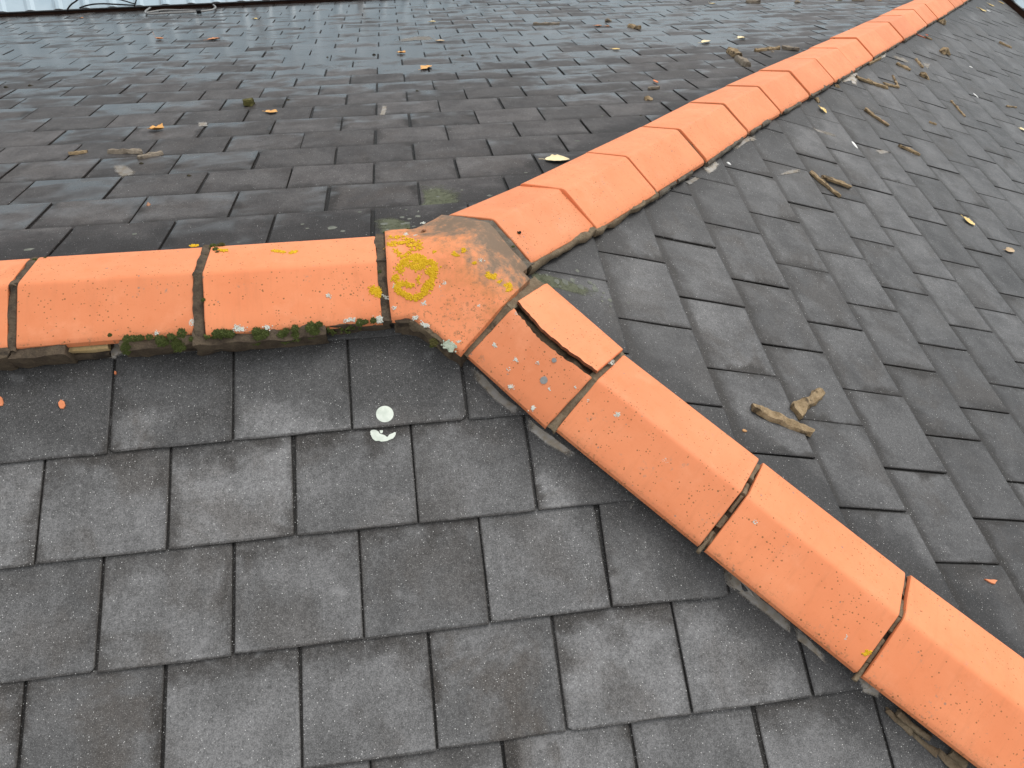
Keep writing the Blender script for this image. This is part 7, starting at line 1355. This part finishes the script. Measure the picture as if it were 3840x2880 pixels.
# ------------------------------------------------------------------ things lying on the roof
def place(s, u, v, ang, up=0.0):
    """matrix on the slates: local x along the piece, z off the slope"""
    U, Vv, N, _ = FR[s]; d = U*math.cos(ang)+Vv*math.sin(ang); e = N.cross(d)
    m = Matrix((d, e, N)).transposed().to_4x4(); m.translation = W3(s, u, v, top_n(s, v)+.0012+up); return m
def chunk(L, w, h, seed, shape):
    """broken lump of mortar: flat cast faces, one ragged side, uneven ends"""
    rng = random.Random(seed); nx = max(8, min(22, int(L/.009))) if shape != 2 else 7
    vs_, fs = rough_bar((-L/2, 0, h*.5), (L/2, 0, h*.5), (0, w, 0), (0, 0, h), seed*.37, min(w, h)*.10, nx=nx, nw=5, nh=3)
    out = []
    bend = rng.uniform(-.25, .25)*w; e0, e1 = rng.uniform(-.6, .6), rng.uniform(-.6, .6); top = rng.uniform(.55, .9); lean = rng.uniform(-.5, .5)
    fq = 1/max(w, .006)
    for v in vs_:
        t = v.x/L+.5; q = v.y/w
        rag = mn.noise(V((v.x*fq*1.5, seed*3.1, 0)))*.38+mn.noise(V((v.x*fq*4.5, seed*5.3, 0)))*.2
        rag2 = mn.noise(V((v.x*fq*1.1, seed*1.7, 4)))*.22
        k = 1+(rag if q > 0 else rag2)
        ends = min(1, .72+2.2*min(t+.02, 1.02-t))
        y = v.y*k*ends+bend*math.sin(t*3.1)
        zz = v.z/h
        y = y*(1-(1-top)*max(zz, 0)) + lean*max(zz, 0)*w*.25
        x = v.x+(e0 if t < .12 else e1 if t > .88 else 0)*q*w*.5
        z = v.z*(1+mn.noise(V((v.x*fq, v.y*fq, seed)))*.45)
        if shape == 2: z *= max(.25, 1-.75*abs(t-.42)*1.6)*(1-.5*abs(q)*1.4)
        if shape == 3: y += abs(t-.45)*L*.62
        if shape == 5: z += max(0, q+.1)*h*1.3*(1-.5*t); y += (w*.7 if t < .35 and q < 0 else 0)*-1*(.35-t)/.35
        d = nz((v.x, v.y, v.z), 60, min(w, h)*.14, seed)
        out.append(V((x+d.x, y+d.y, max(z+d.z, -.001))))
    return fix(mesh('fragment', out, fs), True, 14)
def chip(L, w, h, seed, tri):
    rng = random.Random(seed); k = 3 if tri == 1 else 5
    if tri == 1: P = [(-L/2, w*.45), (-.05*L, w*.36), (L*.2, w*.4), (L*.5, w*.3), (L*.28, -w*.1), (L*.12, -w*.5), (-L*.12, -w*.35)]
    else: P = [(L/2*math.cos(a)*rng.uniform(.8, 1.1), w/2*math.sin(a)*rng.uniform(.8, 1.15)) for a in [6.283*i/7+.3 for i in range(7)]]
    n_ = len(P); vs_ = [(x*.93, y*.93, h*rng.uniform(.9, 1.1)) for x, y in P]+[(x, y, h*.7) for x, y in P]+[(x*.96, y*.96, 0) for x, y in P]
    fs = [tuple(range(n_))]
    for i in range(n_):
        j = (i+1) % n_; fs += [(n_+i, n_+j, j, i), (2*n_+i, 2*n_+j, n_+j, n_+i)]
    return fix(mesh('chip', vs_, fs), False)
def leaf(L, w, seed, shape):
    """curled blade with a midrib, a toothed outline and a stalk"""
    rng = random.Random(seed); rows, cols = 9, 6; vs_, fs = [], []
    curl = rng.uniform(.25, .7); fold = rng.uniform(.2, .7); sk = rng.uniform(-.2, .2)
    for i in range(rows+1):
        t = i/rows
        hw = w/2*(math.sin(math.pi*min(.98, t*.92+.05))**.75)*(1+.14*math.sin(i*2.6+seed))
        if shape == 3: hw *= 1+.5*math.cos(t*9.4)*.6
        for j in range(cols+1):
            q = j/cols*2-1
            y = q*hw+sk*w*(t-.5); x = (t-.5)*L
            z = .0015+L*.16*curl*(2*t-1)**2*(1 if seed % 2 else .5)+abs(q)*hw*fold*.7+mn.noise(V((t*4, q*2, seed)))*L*.04
            vs_.append((x, y, max(z, .001)))
    for i in range(rows):
        for j in range(cols):
            a = i*(cols+1)+j; fs.append((a, a+1, a+cols+2, a+cols+1))
    b = len(vs_); n_ = b
    for v in vs_[:n_]: pass
    top = list(vs_); vs_ = top+[(x, y, z-.0006) for x, y, z in top]
    fs += [tuple(n_+k for k in f[::-1]) for f in fs]
    # stalk
    P = [V((-L*.46, 0, .004)), V((-L*.62, L*.05, .004+(L*.28 if shape == 1 else .002))), V((-L*.78, L*.12, .004+(L*.6 if shape == 1 else .001)))]
    for p, q in zip(P, P[1:]):
        bb = len(vs_); r_ = .0012
        for c_ in (p, q):
            for k in range(4): vs_.append((c_.x, c_.y+r_*math.cos(1.57*k), c_.z+r_*math.sin(1.57*k)))
        for k in range(4): fs.append((bb+k, bb+(k+1) % 4, bb+4+(k+1) % 4, bb+4+k))
    return mesh('leaf', vs_, fs, True)
GRP = {'mortar': 'broken mortar pieces scattered on the roof', 'leaf': 'fallen leaves on the roof', 'chip': 'clay tile chips on the slates', 'dropping': 'white bird droppings', 'pellet': 'dark pellets on the far slope'}
for idx, (kind, s, u, v, L, ang, w, label, ex) in enumerate(D_['D']):
    up = 0.0
    if kind == 'mortar':
        fs_ = 1.0
        w_ = max(w*.85, .010); h = min(max(w_*.45, .007), .026)
        if s == 'B': w_ = max(w*1.5, .012); h = max(w*.75, .008)
        if ex == 2: w_ = max(w_, L*.55); h = max(h, L*.42)
        sh = {2: 2, 3: 3, 5: 5}.get(ex, 0)
        if label.startswith('mortar piece with its end') or 'upper of the two crossed' in label: up = .004
        me = chunk(L, w_, h, idx+1, sh); nm = 'stone' if 'stone' in label else 'mortar_fragment'
        o = link(nm, me, 'frag' if s == 'C' else ('frag_grey' if idx % 3 else 'frag'), None, place(s, u, v, ang, up)); cat = 'stone' if nm == 'stone' else 'mortar fragment'
        if ex == 1: me.materials.clear(); me.materials.append(M['moss_d'])
        if ex == 4:
            vv, ff = rough_bar((L*.12, w_*.5, .004), (L*.38, w_*.5, .006), (0, .008, 0), (0, 0, .008), 3, .001, nx=4)
            link('clay_splinter', fix(mesh('clay_splinter', vv, ff)), 'chip', o, o.matrix_world)
    elif kind == 'chip':
        me = chip(L, max(w, .006), max(.004, min(L, w)*.22), idx, ex)
        o = link('tile_chip', me, 'chip_r' if 'red' in label else 'chip_t' if 'tan' in label else 'chip', None, place(s, u, v, ang, .008 if 'leaning' in label else 0)); cat = 'tile chip'
    elif kind == 'leaf':
        wl = w*1.2 if s == 'C' else min(max(w*2.6, L*.45), L*.95)
        me = leaf(L*.9, wl, idx+1, ex)
        mt = 'leaf_t' if 'tan' in label else 'leaf_r' if ('brown' in label or 'red' in label or 'tan' in label) else 'leaf_o' if 'orange' in label else 'leaf_p' if 'pale' in label else 'leaf_y'
        o = link('fallen_leaf', me, mt, None, place(s, u, v, ang, .002)); cat = 'leaf'
    elif kind == 'dropping':
        P = [(L/2*math.cos(a)*(1+.25*math.cos(a)), max(w, L*.3)/2*math.sin(a)) for a in [6.283*i/14 for i in range(14)]]
        vs_ = [(0, 0, .0035)]+[(x*.6, y*.6, .003) for x, y in P]+[(x, y, .0006) for x, y in P]+[(x, y, -.004) for x, y in P]
        fs = [(0, 1+i, 1+(i+1) % 14) for i in range(14)]
        for r_ in (0, 1): fs += [(1+14*r_+i, 15+14*r_+i, 15+14*r_+(i+1) % 14, 1+14*r_+(i+1) % 14) for i in range(14)]
        o = link('bird_dropping', mesh('dropping', vs_, fs, True), 'drop', None, place(s, u, v, ang)); cat = 'bird dropping'
    else:
        me = chunk(L*.9, max(w*1.6, L*.5), max(w, L*.35), idx+50, 2)
        berry = 'berry' in label
        o = link('berry' if berry else 'moss_pellet', me, 'berry' if berry else 'pellet', None, place(s, u, v, ang)); cat = 'berry' if berry else 'moss pellet'
    tag(o, label, cat, GRP[kind])
# white paint spots on the front slope
o = sheet('paint_spot', 'A', D_['blob'], 'white', None, .0016, 5, None, .0012); tag(o, 'round white paint spot on a front slate', 'paint spot')
c3 = [tuple(q) for q in D_['cres']]
def flatpoly(name, s, poly, lift):
    from mathutils.geometry import tessellate_polygon
    k = len(poly); nn = max(top_n(s, v) for _, v in poly)
    top = [W3(s, u, v, top_n(s, v)+lift) for u, v in poly]; VV = top+[p-FR[s][2]*.004 for p in top]
    FF = [tuple(t) for t in tessellate_polygon([[V((u, v, 0)) for u, v in poly]])]+[(i, (i+1) % k, k+(i+1) % k, k+i) for i in range(k)]
    return VV, FF
VV, FF = flatpoly('a', 'A', c3, .0022)
V2, F2 = flatpoly('b', 'A', [tuple(q) for q in D_['cres2']], .0022); b = len(VV)
o = link('paint_crescent', fix(mesh('paint_crescent', VV+V2, FF+[tuple(b+i for i in f) for f in F2]), False), 'white', None)
tag(o, 'ragged white paint crescent under the round white spot', 'paint spot')
# small dark remains on the junction tile and the first hip tile
def crumb(name, p, label, cat, seed, sz):
    nrm, pp = facet_n(p); rng = random.Random(seed); VV, FF = [], []
    for i in range(5):
        d = V((rng.uniform(-1, 1), rng.uniform(-.6, .6), rng.uniform(0, .6)))*sz
        vs_, fs = octa(pp+d+nrm*.001, nrm, sz*rng.uniform(.4, .75), .8, rng); b = len(VV); VV += vs_; FF += [tuple(b+j for j in f) for f in fs]
    o = link(name, mesh(name, VV, FF, True), 'berry' if cat == 'pellet' else 'pellet', None); tag(o, label, cat)
crumb('dark_pellet', D_['snail'], 'brown knobbly dropping on top of the junction tile', 'pellet', 4, .008)
crumb('dark_crumb', D_['bit'], 'dark crumb lying on the first tile of the far hip', 'crumb', 5, .006)

# ------------------------------------------------------------------ metal roof, cables, gutter side
def tube(name, pts, r, mat, parent=None):
    P = [V(p) for p in pts]; S = []
    for i in range(len(P)-1):
        a = P[max(i-1, 0)]; b = P[i]; c_ = P[i+1]; d = P[min(i+2, len(P)-1)]
        for j in range(5):
            t = j/5; S.append(.5*((2*b)+(c_-a)*t+(2*a-5*b+4*c_-d)*t*t+(3*b-a-3*c_+d)*t**3))
    S.append(P[-1]); vs_, fs = [], []
    for i, p in enumerate(S):
        t = (S[min(i+1, len(S)-1)]-S[max(i-1, 0)]).normalized(); a = t.cross(V((.1, .2, 1))).normalized(); b = t.cross(a)
        for k in range(8): vs_.append(p+(a*math.cos(.7854*k)+b*math.sin(.7854*k))*r)
    for i in range(len(S)-1):
        for k in range(8): fs.append((i*8+k, i*8+(k+1) % 8, i*8+8+(k+1) % 8, i*8+8+k))
    fs += [tuple(range(8)), tuple(range(len(vs_)-8, len(vs_)))]
    return link(name, fix(mesh(name, vs_, fs)), mat, parent)
def metal_roof(p, d, back, a, b, zfun, run, pitch, label, sheet_w=.96):
    """neighbouring sheet metal roof rising away from the gutter: ribbed sheets, a dark edge strip and a brown board under it"""
    root = empty('sheet_metal_roof', p); tag(root, label, 'roof', kind='thing')
    up = back*math.cos(pitch)+V((0, 0, math.sin(pitch))); nrm = V((0, 0, math.cos(pitch)))-back*math.sin(pitch)
    x = a
    while x < b:
        vs_, fs = [], []; m = 32
        for i in range(m+1):
            t = x+sheet_w*i/m; rib = .016 if (i % 8) in (0, 1) else 0.0
            q = V(p)+d*t+nrm*(rib+(.004 if i == m else 0)); q.z += zfun(t)-V(p).z
            vs_ += [q, q+up*run]
        for i in range(m): fs.append((2*i, 2*i+2, 2*i+3, 2*i+1))
        link('metal_sheet', mesh('metal_sheet', vs_, fs), 'clad', root); x += sheet_w-.008
    for (o0, o1, dn, tp, nm) in ((.03, .08, .35, -.004, 'base_board'), (-.014, .02, .010, -.002, 'dark_edge_strip')):  # brown board, then a thin black strip under the sheets' lower edge
        vs_ = []
        for t in (a, b):
            for oo in (o0, o1):
                q = V(p)+d*t+back*oo
                for zz in (zfun(t)-dn, zfun(t)+tp): vs_.append((q.x, q.y, zz))
        fs = [(0, 1, 3, 2), (4, 6, 7, 5), (0, 4, 5, 1), (2, 3, 7, 6), (1, 5, 7, 3), (0, 2, 6, 4)]
        link(nm, fix(mesh(nm, vs_, fs), False), 'board' if nm == 'base_board' else 'cable', root)
    return root
slopez = (w1.z-w0.z)/((w1-w0).xy.length)
metal_roof(w0, wdir, -wnor, -5.0, 12.0, lambda t: w0.z+slopez*t, 4.2, rad(38), 'pale streaked sheet metal roof along the top left edge')
q0 = V(D_['wall2'][0])
metal_roof(V((6.88, q0.y, q0.z)), V((0, 1, 0)), V((1, 0, 0)), -5.5, 1.2, lambda t: q0.z, 4.2, rad(38), 'pale sheet metal roof showing in the top right corner')
for pts, r_, lab in zip(D_['cables'], (.007, .007, .006, .006), ('black cable arching up the metal roof, leftmost', 'long black cable sagging along the foot of the metal roof', 'short black cable coming down onto the metal roof', 'upright black cable at the meeting point of the cables')):
    tag(tube('cable', pts, r_, 'cable'), lab, 'cable', 'cables on the metal roof')
co_ = empty('cable_loop', D_['conduit'][4]); tag(co_, 'grey cable loop lying on the slates below the metal roof', 'cable')
tube('cable_strand', D_['conduit'], .008, 'conduit', co_); tube('cable_strand', D_['conduit2'], .007, 'conduit', co_)
a = V(D_['conduit'][8]); bar('cable_tie', a-V((.02, 0, 0)), a+V((.02, 0, 0)), V((0, .03, 0)), V((0, 0, .03)), 3, 'cable', co_, .001)
# the yard far below
me = mesh('ground', [(-300, -300, -7), (300, -300, -7), (300, 300, -7), (-300, 300, -7)], [(0, 1, 2, 3)])
tag(link('ground', me, 'ground'), kind='structure')
